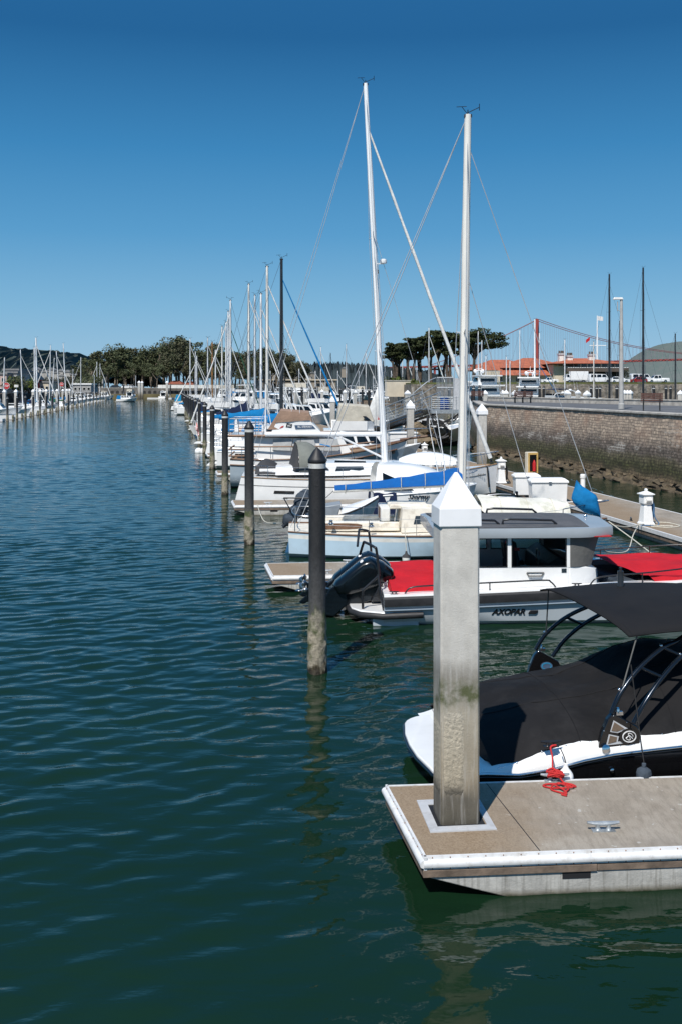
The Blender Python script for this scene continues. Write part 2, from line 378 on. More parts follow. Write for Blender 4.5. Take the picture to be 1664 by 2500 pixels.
# ------------------------------------------------------------------ water
def mk_water():
    m, nt, bs = base('water'); tc = nd(nt, 'ShaderNodeTexCoord'); v = tc.outputs['Object']
    def layer(rot, sc, scale, detail, rough, dist=0.0):
        mp = nd(nt, 'ShaderNodeMapping'); mp.inputs['Rotation'].default_value = (0,0,R(rot)); mp.inputs['Scale'].default_value = sc
        nt.links.new(v, mp.inputs['Vector'])
        n = nd(nt, 'ShaderNodeTexNoise', Scale=scale, Detail=detail, Roughness=rough, Distortion=dist)
        nt.links.new(mp.outputs[0], n.inputs['Vector']); return n.outputs['Fac']
    a = layer(-24, (.62,1.9,1), 1.12, 2, .45, .3)
    b = layer(4, (.5,1.5,1), 2.3, 3, .5, .2)
    c = layer(-50, (1,1.6,1), 5.5, 2, .5)
    e = layer(-15, (.10,.16,1), 1.0, 2, .5)
    def ma(op, x, y):
        k = nd(nt, 'ShaderNodeMath', operation=op)
        for i, q in enumerate((x, y)):
            if isinstance(q, float): k.inputs[i].default_value = q
            else: nt.links.new(q, k.inputs[i])
        return k.outputs[0]
    wind = ramp(nt, e, [(.3,(.55,)*3),(.65,(1.15,)*3)])
    h = ma('ADD', ma('ADD', ma('MULTIPLY', a, 1.0), ma('MULTIPLY', b, .5)), ma('MULTIPLY', c, .16))
    h = ma('MULTIPLY', h, wind)
    bp = nd(nt, 'ShaderNodeBump', Strength=1.0, Distance=.03); nt.links.new(h, bp.inputs['Height'])
    nt.links.new(bp.outputs[0], bs.inputs['Normal'])
    cc = ramp(nt, e, [(.3,(.0044,.0182,.0075)),(.7,(.0062,.0240,.0115))])
    nt.links.new(cc, bs.inputs['Base Color'])
    bs.inputs['Roughness'].default_value = .05; bs.inputs['IOR'].default_value = 1.333; bs.inputs['Specular IOR Level'].default_value = .5
    MT['water'] = m
mk_water()
def wave_sheet():
    """one sheet: real ripples (sum of wind waves) in the harbour, coarser with distance from the quay, flat far out"""
    import numpy as np
    g = np.random.default_rng(4); N = 84
    lam = np.concatenate([np.exp(g.uniform(np.log(.30), np.log(.80), 58)), np.exp(g.uniform(np.log(.8), np.log(2.1), 26))])
    ang = np.where(g.random(N) < .62, R(119)+g.normal(0, R(16), N), R(86)+g.normal(0, R(24), N))
    kk = 2*np.pi/lam; amp = .098*np.sqrt(2/N)/kk*np.where(lam > .8, .5, 1.0); ph = g.uniform(0, 6.283, N)
    V, Fc = [], []; base = 0
    def block(x0, x1, y0, y1, dx, dy):
        nonlocal base
        xs = np.linspace(x0, x1, int(round((x1-x0)/dx))+1); ys = np.linspace(y0, y1, int(round((y1-y0)/dy))+1)
        Xg, Yg = np.meshgrid(xs, ys, indexing='ij'); Z = np.zeros_like(Xg)
        gust = .8+.28*np.sin(.11*Xg+.07*Yg+1.)*np.sin(.05*Yg-.09*Xg)+.15*np.sin(.31*Xg-.2*Yg)
        cell = np.clip(.075*(Yg/40), .075, .62)
        for q in range(N):
            wgt = np.clip(lam[q]/(cell*3.6)-.35, 0, 1)
            Z += wgt*amp[q]*np.sin(kk[q]*(np.cos(ang[q])*Xg+np.sin(ang[q])*Yg)+ph[q])
        Z *= gust; nx, ny = Xg.shape
        V.append(np.stack([Xg, Yg, Z], -1).reshape(-1, 3))
        idx = np.arange(nx*ny).reshape(nx, ny)+base
        Fc.append(np.stack([idx[:-1,:-1], idx[1:,:-1], idx[1:,1:], idx[:-1,1:]], -1).reshape(-1, 4)); base += nx*ny
    block(-18, 16, 5, 40, .075, .068)
    block(-44, 15, 40, 110, .2, .14)
    block(-104, 22, 110, 300, .5, .34)
    block(-190, 60, 300, 560, 1.0, .62)
    for x0, x1, y0, y1 in ((-3500,-18,-60,40),(16,4000,-60,40),(-18,16,-60,5),(-3500,-44,40,110),(15,4000,40,110),(-3500,-104,110,300),(22,4000,110,300),(-3500,-190,300,560),(60,4000,300,560),(-3500,4000,560,6500)):
        block(x0, x1, y0, y1, x1-x0, y1-y0); V[-1][:,2] = 0
    V = np.concatenate(V); Fc = np.concatenate(Fc)
    me = bpy.data.meshes.new('water'); me.vertices.add(len(V)); me.vertices.foreach_set('co', V.ravel())
    me.loops.add(Fc.size); me.loops.foreach_set('vertex_index', Fc.ravel().astype(np.int32)); me.polygons.add(len(Fc)); me.polygons.foreach_set('loop_start', np.arange(0, Fc.size, 4, dtype=np.int32))
    me.update(calc_edges=True); me.materials.append(MT['water']); me.shade_smooth()
    o = bpy.data.objects.new('water', me); col.objects.link(o); tag(o, kind='structure')
wave_sheet()

# ------------------------------------------------------------------ floating docks
def cleat(parent, loc, L, rz=0, m='galv'):
    b = MB(); h = L*.2
    for s in (-1, 1):
        b.lathe([(L*.13,0),(L*.09,h*.25),(L*.065,h*.6),(L*.075,h)], (s*L*.17,0,0), 8)
    n = 9; rings = []
    for i in range(n):
        t = -1+2*i/(n-1); r = L*.075*(1-.45*abs(t)**2); zc = h*1.1+L*.035*t*t
        rings.append([(t*L/2, r*1.1*math.cos(a), zc+r*math.sin(a)) for a in [2*math.pi*j/8 for j in range(8)]])
    b.loft(rings); b.box(-L*.36, L*.36, -L*.13, L*.13, 0, L*.035)
    o = b.build('cleat', MT[m], parent, 40); o.location = loc; o.rotation_euler = (0,0,rz); return o

def finger(k, label):
    A = Vector((.947-.1685*17.55*k, 11.72+17.55*k, 0)); hero = k < 3
    U = Vector((1,.08,0)).normalized(); W = Vector((-.168,1,0)); W = W/W.y*2.16
    xr = 11.3-.168*(A.y-43.5)+.35; Lg = (xr-A.x)/U.x
    P = lambda u, q, z: tuple(U*u+W*q+Vector((0,0,z)))
    t = thing('finger_dock', label, 'floating dock', tuple(A), 0, 'finger docks of the marina')
    iu, iw = .06, .03
    def slab(b, u0, u1, w0, w1, z0, z1, mi=0):
        b.hexa([P(u0,w0,z0),P(u1,w0,z0),P(u1,w1,z0),P(u0,w1,z0),P(u0,w0,z1),P(u1,w0,z1),P(u1,w1,z1),P(u0,w1,z1)], mi)
    d = MB(); slab(d, iu, Lg, iw, 1-iw, .40, .5)
    d.build('deck', MT['dock_concrete'], t, 0, .006)
    # rub rail: flat riveted flange with a half-round bumper below, on three sides
    r = MB()
    def rail(p0, p1, out):
        p0, p1 = Vector(p0), Vector(p1); o = Vector(out); n = max(2, int((p1-p0).length/3)+1)
        prof = [(0,.506),(.03,.506),(.036,.470),(.062,.462),(.08,.442),(.084,.415),(.076,.39),(.05,.378),(.038,.374),(.036,.352),(0,.352)]
        rings = []
        for i in range(n):
            q = p0.lerp(p1, i/(n-1)); rings.append([(q+o*a+Vector((0,0,z)))[:] for a, z in prof])
        r.loft(rings)
        if k == 0:
            m = int((p1-p0).length/.21)
            for i in range(m):
                q = p0.lerp(p1, (i+.5)/m)
                r.ball((q+o*.035+Vector((0,0,.490)))[:], .0075, 6, 4, 1); r.ball((q+o*.037+Vector((0,0,.362)))[:], .0075, 6, 4, 1)
    nf = Vector((.08,-1,0)).normalized(); nl = Vector((-1,-.168,0)).normalized()
    e = .02
    rail(P(e,.025,0), P(Lg,.025,0), nf); rail(P(e+.02,1-.025,0), P(Lg,1-.025,0), -nf); rail(P(.055,.0,0), P(.055,1.0,0), nl)
    r.build('rub_rail', [MT['vinyl_rail'], MT['rust']], t, 40)
    wl = MB(); slab(wl, .01, Lg*.13, .0, .035, .265, .349); slab(wl, Lg*.1305, Lg*.31, .004, .035, .267, .347); slab(wl, Lg*.3105, Lg, .0, .035, .265, .349)
    slab(wl, .04, Lg, .965, 1., .265, .349); slab(wl, .008, .06, .037, .963, .265, .349)
    wl.build('timber_waler', MT['waler_wood'], t, 0, .006)
    f = MB(); zt = .262
    for (u0, u1) in ((.0, Lg),):
        lo = [P(u0+1.15,.012,-.05),P(u1,.012,-.05),P(u1,.988,-.05),P(u0+1.15,.988,-.05)]
        hi = [P(u0+.05,.012,zt),P(u1,.012,zt),P(u1,.988,zt),P(u0+.05,.988,zt)]
        f.hexa(lo+hi)
    f.build('float', MT['dock_float'], t, 0, .012)
    if hero:
        for uu in (.29, .75):
            v = MB(); slab(v, Lg*uu*.36, Lg*uu*.36+.34, .009, .075, .18, .255); v.build('float_vent', MT['dark_void'], t, 0)
    if k == 0:
        return t, P
    cleat(t, P(1.6,.12,.5), .4, .08); cleat(t, P(2.6,.9,.5), .4, .08)
    return t, P
t0, P0 = finger(0, 'nearest concrete finger dock carrying the tall white-capped pile')
cleat(t0, (3.25-.947, 12.45-11.72, .5), .4, .03); cleat(t0, (2.98-.947, 14.0-11.72, .5), .4, .03)
for u_ in (1.42, 4.3): 
    b = MB(); b.hexa([P0(u_,.03,.5),P0(u_+.012,.03,.5),P0(u_+.012,.97,.5),P0(u_,.97,.5),P0(u_,.03,.5015),P0(u_+.012,.03,.5015),P0(u_+.012,.97,.5015),P0(u_,.97,.5015)]); b.build('joint', MT['dark_void'], t0, 0)
FN = [(t0, P0)]
for k in range(1, 19):
    FN.append(finger(k, 'concrete finger dock beside the grey cabin boat with red covers' if k == 1 else 'concrete finger dock in front of the large white sloop with grey dodger' if k == 2 else '%s finger dock from the camera, at the foot of the black pile row' % ORD[k]))
# collar round the near pile
b = MB(); cxp, cyp = 1.47, 12.86
fr = [((-.42,-.44),(.42,-.30)),((-.42,.37),(.42,.52)),((-.42,-.30),(-.30,.37)),((.33,-.30),(.42,.37))]
for (a0, a1), (b0, b1) in fr: b.obox(((a0+b0)/2,(a1+b1)/2,.5075), (b0-a0, b1-a1, .015))
for i in range(8):
    for (x, y) in ((-.36+i*.103,-.37),(-.36+i*.103,.445)): b.lathe([(.010,.515),(.008,.520)], (x,y,0), 6)
o = b.build('pile_collar', MT['collar_grey'], t0, 0); o.location = (cxp-.947, cyp-11.72, .0); o.rotation_euler = (0,0,.10)
b = MB(); b.obox((0,0,.502),(.63,.68,.004)); o = b.build('pile_gap_shade', MT['dark_void'], t0, 0); o.location = (cxp-.947, cyp-11.72+.03, .0); o.rotation_euler = (0,0,.10)  # flat dark sheet standing in for the shaded gap round the pile

# main walkway along the wall side
def XM(d): return 11.3-.168*(d-43.5)
t = thing('main_dock', 'long concrete walkway dock running along the stone seawall', 'floating dock', (XM(40),40,0))
L0, L1 = 6, 330
def mp(d, off, z): return (XM(d)+off-XM(40), d-40, z)
b = MB(); b.hexa([mp(L0,.05,.40),mp(L0,3.45,.40),mp(L1,3.45,.40),mp(L1,.05,.40),mp(L0,.05,.5),mp(L0,3.45,.5),mp(L1,3.45,.5),mp(L1,.05,.5)]); b.build('deck', MT['dock_concrete'], t, 0)
b = MB()
for off in (0, 3.5):
    b.hexa([mp(L0,off-.05,.36),mp(L0,off+.047,.36),mp(L1,off+.047,.36),mp(L1,off-.05,.36),mp(L0,off-.05,.505),mp(L0,off+.047,.505),mp(L1,off+.047,.505),mp(L1,off-.05,.505)])
b.build('rub_rail', MT['vinyl_rail'], t, 0)
b = MB()
for off in (.01, 3.44): b.hexa([mp(L0,off-.03,.2),mp(L0,off+.05,.2),mp(L1,off+.05,.2),mp(L1,off-.03,.2),mp(L0,off-.03,.355),mp(L0,off+.05,.355),mp(L1,off+.05,.355),mp(L1,off-.03,.355)])
b.build('timber_waler', MT['waler_wood'], t, 0)
b = MB(); b.hexa([mp(L0,.1,-.1),mp(L0,3.4,-.1),mp(L1,3.4,-.1),mp(L1,.1,-.1),mp(L0,.1,.39),mp(L0,3.4,.39),mp(L1,3.4,.39),mp(L1,.1,.39)]); b.build('float', MT['dock_float'], t, 0)
for i in range(14):
    d = 33+i*2.1; MB().obox(mp(d,.085,.28), (.04,.45,.12), .168).build('float_vent', MT['dark_void'], t, 0)
for d in (37, 41.5, 46.5): cleat(t, mp(d,.35,.5), .42, 1.4, 'black_metal')

# ------------------------------------------------------------------ piles
def square_pile(name, label, x, y, half, top, rz, mt, base_z=-.6, group=None, cap_h=.42, cap_b=.22, rough=False):
    t = thing(name, label, 'pile', (x,y,0), rz, group)
    b = MB(); c = half*.86 if rough else half; e = half*.10
    pr = [(-c+e,-c),(c-e,-c),(c,-c+e),(c,c-e),(c-e,c),(-c+e,c),(-c,c-e),(-c,-c+e)] if not rough else [(-half+e,-half),(half-e,-half),(half,-half+e),(half,half-e),(half-e,half),(-half+e,half),(-half,half-e),(-half,-half+e)]
    zs = [base_z+(top-base_z)*i/24 for i in range(25)] if rough else [base_z, top]
    b.loft([[(px,py,z) for px,py in pr] for z in zs]); b.build('shaft', mt, t, 30)
    h2 = half*(1.09 if rough else 1.2); zc = top-.02
    b = MB(); b.loft([[(sx*h2,sy*h2,zc) for sx,sy in ((-1,-1),(1,-1),(1,1),(-1,1))],[(sx*h2*.985,sy*h2*.985,zc+cap_b) for sx,sy in ((-1,-1),(1,-1),(1,1),(-1,1))],[(sx*.02,sy*.02,zc+cap_b+cap_h) for sx,sy in ((-1,-1),(1,-1),(1,1),(-1,1))]])
    b.build('cap', MT['pile_white_cap'], t, 0, .012 if rough else 0)
    return t
npile = square_pile('concrete_pile', 'tall square concrete pile with white pyramid cap through the nearest dock', 1.47, 12.86, .25, 4.27, .10, MT['near_pile_concrete'], rough=True, cap_b=.225, cap_h=.44)
# crust of barnacles: thin roughened jacket standing proud of two faces
b = MB(); hb = .25
def crust(face, u0, u1, z0, z1, nu, nz):
    def fn(u, q):
        a = u0+(u1-u0)*u; z = z0+(z1-z0)*q
        edge = min(1, min(u,1-u)*6)*min(1, min(q,1-q)*8)
        n = .5+.5*math.sin(a*61+z*37)*math.sin(z*53-a*29); n = .55*n+.45*rng.random()
        o = hb-.006+(.007+.014*n)*edge
        return (a,-o,z) if face == 'f' else (-o,a,z)
    b.grid(fn, nu, nz)
crust('f', -.235, .065, .82, 1.98, 16, 64); crust('s', -.24, .24, .8, 1.8, 18, 50)
b.build('barnacle_crust', MT['barnacles'], npile, 60)

def black_pile(name):
    t = thing(name, 'x', 'pile')
    b = MB(); r = .178
    zs = [-.7,-.1]+[.07*i for i in range(20)]+[1.4,1.6,2,2.6,3.3,4.34]
    rings = []
    for z in zs:
        q = []
        for j in range(26):
            a = 2*math.pi*j/26; rr = r
            if z < 1.25: rr += (.006+.042*rng.random()**1.5)*min(1,(1.35-z)*1.6)
            q.append((rr*math.cos(a), rr*math.sin(a), z))
        rings.append(q)
    b.loft(rings); b.build('shaft', MT['pile_sleeve'], t, 50)
    MB().lathe([(r+.008,4.30),(r+.010,4.40)], (0,0,0), 20).build('band', MT['pile_band'], t, 40)
    MB().lathe([(r+.006,4.405),(r+.018,4.42),(r+.018,4.48),(r+.006,4.5),(.09,4.66),(.012,4.74)], (0,0,0), 20).build('cap', MT['pile_cap_black'], t, 40)
    return t
bp0 = black_pile('black_pile')
ROWP = [(-.50+ -2.97*i, 21.18+17.55*i) for i in range(18)]
ROWP[1] = (-3.50, 38.4); ROWP[2] = (-6.47, 56.1); ROWP[3] = (-9.45, 73.8)
for i, (x, y) in enumerate(ROWP):
    lb = 'nearest black sleeved pile with white band and barnacle-crusted foot' if i == 0 else '%s black pile from the camera in the row along the slips' % ORD[i]
    if i == 0: bp0.location = (x,y,0); bp0['label'] = lb; bp0['group'] = 'black piles along the near row of slips'
    else: dup(bp0, (x,y,0), rng.uniform(0,6), lb)
CP = [(8.4,60.0,'square concrete pile with white cap standing right of the blunt white bow and in front of the seawall'),(5.3,77.0,'square concrete pile with white cap in front of the gangway'),(-.95,111,'square white-capped pile beyond the beige flybridge cover')]
CP[0] = (8.4,60.0,'white-capped concrete pile beside the white bow, against the seawall')
for x, y, lb in CP: square_pile('concrete_pile', lb, x, y, .25, 4.42, .12, MT['far_pile_concrete'], group='concrete piles along the main dock')

# ------------------------------------------------------------------ ropes and fenders at the near dock
def spl(pts, n=8):                               # Catmull-Rom through points
    P = [Vector(p) for p in pts]; out = []
    for i in range(len(P)-1):
        a, b_, c, d = P[max(i-1,0)], P[i], P[i+1], P[min(i+2,len(P)-1)]
        for j in range(n):
            t = j/n
            out.append(.5*((2*b_)+(-a+c)*t+(2*a-5*b_+4*c-d)*t*t+(-a+3*b_-3*c+d)*t**3))
    out.append(P[-1]); return out
def rope(name, label, pts, r, m, cat='rope', n=8, sm=8, parent=None):
    P = spl(pts, n); o = P[0].copy() if parent is None else Vector()
    ob = MB().tube([p-o for p in P], r, sm).build(name, MT[m], parent, 60)
    if parent is None: ob.location = o; tag(ob, label, cat)
    return ob
cy, cx0 = 14.0, 2.98
pts = [(3.02,14.33,.86),(3.06,14.30,.90),(2.98,14.28,.88),(2.99,14.22,.76),(2.97,14.1,.62),(2.96,14.02,.60)]
for i in range(5):                                # figure-eight turns on the cleat
    s = 1 if i % 2 == 0 else -1
    pts += [(2.98+s*.11,13.96-.01*i,.575+.012*i),(2.98,13.92,.60+.012*i),(2.98-s*.11,14.03,.58+.012*i),(2.98,14.06,.61+.012*i)]
pts += [(3.05,13.90,.56),(3.12,13.80,.525),(3.22,13.78,.517),(3.16,13.86,.52),(2.98,13.84,.53),(2.84,13.86,.518),(2.78,13.80,.517),(2.90,13.72,.52),(3.06,13.70,.53),(3.18,13.74,.535),(3.10,13.82,.545),(2.92,13.78,.54),(2.86,13.68,.52),(2.96,13.58,.517),(3.04,13.54,.517),(3.02,13.64,.53),(2.94,13.74,.545),(3.0,13.82,.55),(3.1,13.7,.54),(3.05,13.6,.525),(2.97,13.52,.517),(3.03,13.47,.517)]
rope('mooring_line', 'coiled red mooring line on the dock cleat below the black covered boat', pts, .0125, 'rope_red')
t = thing('fender', 'white round fender hanging at the black boat above the red line', 'fender', (3.17,14.17,.50))
MB().lathe([(.01,-.11),(.06,-.095),(.1,-.045),(.11,0),(.1,.045),(.07,.09),(.04,.125),(.03,.16),(.034,.19),(.01,.195)], n=18).build('body', MT['plastic_white'], t, 60)
rope('lanyard', None, [(0,0,.19),(-.02,.03,.28),(-.05,.12,.36)], .008, 'rope_black', parent=t)
t = thing('fender', 'dark ribbed fender hanging from the black boat tower by a long line', 'fender', (4.29,14.22,.48))
b = MB(); rg = []
for z, r in ((-.2,.03),(-.19,.09),(-.15,.108),(.05,.108),(.10,.095),(.13,.05),(.14,.03),(.19,.03),(.2,.01)):
    rg.append([((r*(1 if j % 2 else (.93 if r > .1 else 1)))*math.cos(2*math.pi*j/24), (r*(1 if j % 2 else (.93 if r > .1 else 1)))*math.sin(2*math.pi*j/24), z) for j in range(24)])
b.loft(rg); b.build('body', MT['slate_cover'], t, 50)
rope('lanyard', None, [(0,0,.2),(-.02,.12,.55),(-.05,.26,1.05),(-.09,.33,1.5)], .009, 'rope_black', parent=t)

# ------------------------------------------------------------------ hull generator
class Hull:
    def __init__(s, L, B, fa, fm, fb, tw=.8, tm=.45, brake=.6, srake=.1, draft=.35, sec=.2, pw=2.0, n=22, bowv=.9):
        s.__dict__.update(L=L,B=B,fa=fa,fm=fm,fb=fb,tw=tw,tm=tm,brake=brake,srake=srake,draft=draft,sec=sec,pw=pw,n=n,bowv=bowv)
    def sheer(s, t):
        a = 2*s.fa+2*s.fb-4*s.fm; b = -3*s.fa-s.fb+4*s.fm
        return a*t*t+b*t+s.fa
    def plan(s, t):
        if t < s.tm: return s.tw+(1-s.tw)*math.sin(math.pi/2*t/s.tm)
        return max(0, 1-((t-s.tm)/(1-s.tm))**s.pw)
    def pt(s, t, h, side, off=0, dz=0):
        xs = -s.srake*(1-h) if s.srake < 0 else s.srake*h
        xb = s.L-s.brake*(1-h)**1.2
        dr = s.draft*(1-.8*t**4)
        z = -dr+h*(s.sheer(t)+dr)
        y = s.B/2*s.plan(t)*(min(1,h/.38)**.55)*(.955+.045*h)*(h**(s.bowv*t**3)) if h > 0 else 0
        return (xs+(xb-xs)*t, side*(y+off), z+dz)
    def sh(s, t, side, inset=0, dz=0): return s.pt(t, 1, side, -inset, dz)
    def build(s, mats, parent, zone=None, hs=None, name='hull'):
        hs = hs or [0,.06,.14,.24,.36,.48,.6,.72,.84,.93,1]
        b = MB(); n = s.n
        ts = [1-(1-i/n)**1.25 for i in range(n+1)]
        for side in (-1, 1):
            b.grid(lambda u, q: s.pt(ts[round(u*n)], hs[round(q*(len(hs)-1))], side), n, len(hs)-1,
                   mif=(lambda u, q: zone(ts[min(n,round(u*n))], hs[round(q*(len(hs)-1))])) if zone else None)
        k = len(hs)
        for i in range(k-1):
            b.add([s.pt(0,hs[i],-1),s.pt(0,hs[i],1),s.pt(0,hs[i+1],1),s.pt(0,hs[i+1],-1)], [(0,1,2,3)], zone(0,hs[i]) if zone else 0)
        bm_o = b.build(name, mats, parent, 40)
        me = bm_o.data; bm = bmesh.new(); bm.from_mesh(me); bmesh.ops.remove_doubles(bm, verts=bm.verts, dist=.003); bmesh.ops.recalc_face_normals(bm, faces=bm.faces); bm.to_mesh(me); bm.free()
        me.shade_smooth(); me.set_sharp_from_angle(angle=R(40))
        return bm_o
    def deck(s, m, parent, camber=.06, dz=-.012, name='deck', t1=1.0):
        b = MB(); n = s.n
        def fn(u, q):
            t = u*t1; a = s.pt(t,1,-1); y = a[1]*(1-2*q)
            return (a[0], y*-1 if False else y, a[2]+dz+camber*(1-(1-2*q)**2)*min(1, abs(a[1])))
        b.grid(fn, n, 6); return b.build(name, m, parent, 40)
    def rail(s, m, parent, r=.02, dz=.0, name='toe_rail', t0=0, t1=1, off=0, n=24):
        b = MB()
        for side in (-1, 1): b.tube([s.pt(t0+(t1-t0)*i/n,1,side,off,dz) for i in range(n+1)], r, 6)
        return b.build(name, m, parent, 50)
# ------------------------------------------------------------------ black boat under its cover (nearest)
BO = Vector((1.0, 15.87, 0)); BR = .115
bb = thing('covered_motorboat', 'black and white motorboat under a black cover with tower, moored at nearest dock', 'motorboat', tuple(BO), BR)
cb, sb = math.cos(BR), math.sin(BR)
def LB(X, d, z=0.0):
    x, y = X-BO.x, d-BO.y
    return (x*cb+y*sb, -x*sb+y*cb, z)
RAILZ = [(0,.40),(.9,.46),(1.35,.45),(1.85,.52),(2.3,.63),(2.75,.70),(3.4,.75),(4.2,.80),(6,.9),(8,1.05),(9.2,1.15)]
def interp(tab, x):
    if x <= tab[0][0]: return tab[0][1]
    for (a, p), (c, q) in zip(tab, tab[1:]):
        if x <= c: return p+(q-p)*(x-a)/(c-a)
    return tab[-1][1]
HB = [(0,1.45),(.8,1.62),(1.4,1.70),(2.4,1.74),(5,1.74),(6.5,1.5),(8,.95),(9.2,.06)]
xs = [.75,.9,1.1,1.35,1.6,1.85,2.1,2.3,2.55,2.75,3.1,3.4,3.8,4.2,5,5.8,6.5,7.2,8,8.6,9.2]
b = MB()
b.loft([[(x,-interp(HB,x),interp(RAILZ,x)),(x,-interp(HB,x)*.985,interp(RAILZ,x)*.6),(x,-interp(HB,x)*.93,.08),(x,-interp(HB,x)*.8,-.15),(x,0,-.4),(x,interp(HB,x)*.8,-.15),(x,interp(HB,x)*.93,.08),(x,interp(HB,x)*.985,interp(RAILZ,x)*.6),(x,interp(HB,x),interp(RAILZ,x))] for x in xs], ringclosed=False)
b.add([(.75,-interp(HB,.75),.42),(.75,-1.3,-.1),(.75,1.3,-.1),(.75,interp(HB,.75),.42)],[(0,1,2,3)])
b.build('hull', MT['black_gel'], bb, 40)
# white deck moulding above the rail
DK = [(.7,.02),(1.0,.09),(1.4,.15),(1.7,.26),(1.95,.25),(2.2,.26),(2.75,.19),(3.2,.20),(4,.17),(9.2,.18)]
def dk(x, s):
    h = interp(HB,x); z = interp(RAILZ,x); t = interp(DK,x)
    return [(x,s*h*1.0,z),(x,s*(h+.015),z+.03),(x,s*(h-.01),z+t*.55),(x,s*(h-.07),z+t*.92),(x,s*(h-.13),z+t),(x,s*max(.02,h-.45),z+t+.03)]
b = MB()
for s in (-1,1): b.loft([dk(x,s) for x in (xs if s < 0 else xs[6:])], ringclosed=False)
# transom scoop: from platform up to the sun pad
b.grid(lambda u, q: (.50+.55*u+.06*math.sin(math.pi*q), (-1+2*q)*(1.5+.06*u), .34+.17*(u**1.5)), 8, 12)
b.build('deck', MT['gel_white'], bb, 50)
b = MB()
for s in (-1,1): b.tube([(x,s*(interp(HB,x)+.012),interp(RAILZ,x)+.012) for x in ([.35,.6]+xs if s < 0 else xs[6:])], .024, 8)
b.build('rub_rail', MT['chrome'], bb, 60)
b = MB()
for s in (-1,1): b.tube([(x,s*(interp(HB,x)+.004),interp(RAILZ,x)-.03) for x in xs], .018, 6)
b.build('rail_insert', MT['black_gel'], bb, 60)
# swim platform with rounded corners
poly = []
for a in range(0, 91, 15): poly.append((.12+.45*(1-math.cos(R(a))), .95+.45*math.sin(R(a))))
poly = [(.08,0),(.10,.5)]+[( .16+.5*(1-math.cos(R(a))), .85+.5*math.sin(R(a))) for a in range(0,91,15)]+[(1.0,1.45),(1.0,-1.55)]+[(.20+.5*(1-math.cos(R(a))), -1.0-.52*math.sin(R(a))) for a in range(90,-1,-15)]+[(.11,-.5)]
MB().prism(poly, 'z', .27, .365).build('swim_platform', MT['gel_white'], bb, 35, .02)
pts = [(p[0]-.012, p[1]*1.006, .30) for p in poly[:9]]; pts2 = [(p[0]-.012, p[1]*1.006, .30) for p in poly[10:]][1:]
MB().tube(pts2+pts, .028, 8).build('platform_edge', MT['dark_anod'], bb, 60)
MB().obox((.36,-1.42,.367),(.13,.09,.006)).build('platform_hatch', MT['dark_anod'], bb, 0)
rope('grab_handle', None, [(1.05,-1.56,.44),(1.05,-1.60,.52),(1.3,-1.58,.58),(1.6,-1.52,.64),(1.62,-1.5,.58)], .013, 'chrome', parent=bb)
# the cover: stretched cloth over seats, sun pad and windscreen
CEN = [(1.0,.98),(1.25,1.06),(1.9,1.17),(2.6,1.24),(3.2,1.38),(3.7,1.66),(4.2,1.82),(5.2,1.78),(6.5,1.45),(8.0,1.30),(8.6,1.25)]
cr = random.Random(3)
ph = [cr.uniform(0,6) for _ in range(8)]
def cov(u, q):
    x = 1.0+7.6*u; v = 2*q-1
    h = interp(HB,x)-.10+.012*math.sin(x*9+ph[0]); ze = interp(RAILZ,x)+interp(DK,x)-.02+.02*math.cos(x*7.4)
    c = interp(CEN,x); f = (1-abs(v)**(2.6))**.8
    z = ze+(c-ze)*f
    z += .02*math.sin(7*v+ph[1]+2.2*x)*(1-v*v)+.022*math.sin(3.1*x+ph[2]+3*v)*(1-v*v)
    z -= .045*math.exp(-((v+.35-.10*x)/.12)**2)*max(0,1-abs(x-2.4)/1.6)
    z += .03*math.exp(-((x-2.05-.5*v)/.10)**2)*(1-v*v)-.035*math.exp(-((x-2.95+.7*v)/.13)**2)*(1-v*v)
    return (x-.16*(1-v*v)*max(0,1-u*6), v*h, z)
b = MB().grid(cov, 70, 36)
b.grid(lambda u, q: (lambda p: (p[0]-.07*(1-u)*(1-(2*q-1)**2), p[1], p[2]-(p[2]-.50)*(1-u)*(1-abs(2*q-1)**10)))(cov(0,q)), 4, 36)
b.build('boat_cover', MT['black_canvas'], bb, 60)
for nm, q0 in (('cover_seam',.30),('cover_seam',.70)):
    MB().tube([tuple(Vector(cov(u/50,q0))+Vector((0,0,.004))) for u in range(51)], .007, 4).build(nm, MT['bimini_black'], bb, 50)
for u0 in (.17,.36):
    MB().tube([tuple(Vector(cov(u0,q/40))+Vector((0,0,.004))) for q in range(41)], .007, 4).build('cover_seam', MT['bimini_black'], bb, 50)
b = MB()
for s in (-1,1):
    for i in range(18):
        x = 1.35+i*.36; b.ball((x, s*(interp(HB,x)-.085), interp(RAILZ,x)+interp(DK,x)+.0), .012, 6, 4)
b.build('cover_snaps', MT['chrome'], bb, 60)
b = MB().lathe([(.0,0),(.05,0),(.06,.02),(.02,.03)], (0,0,0), 14)
b.lathe([(.02,.03),(.02,.12),(.05,.13)], (0,0,0), 10); o = b.build('stern_emblem', MT['chrome'], bb, 40); o.location = LB(1.85,15.9,.98); o.rotation_euler = (0,-1.2,0)
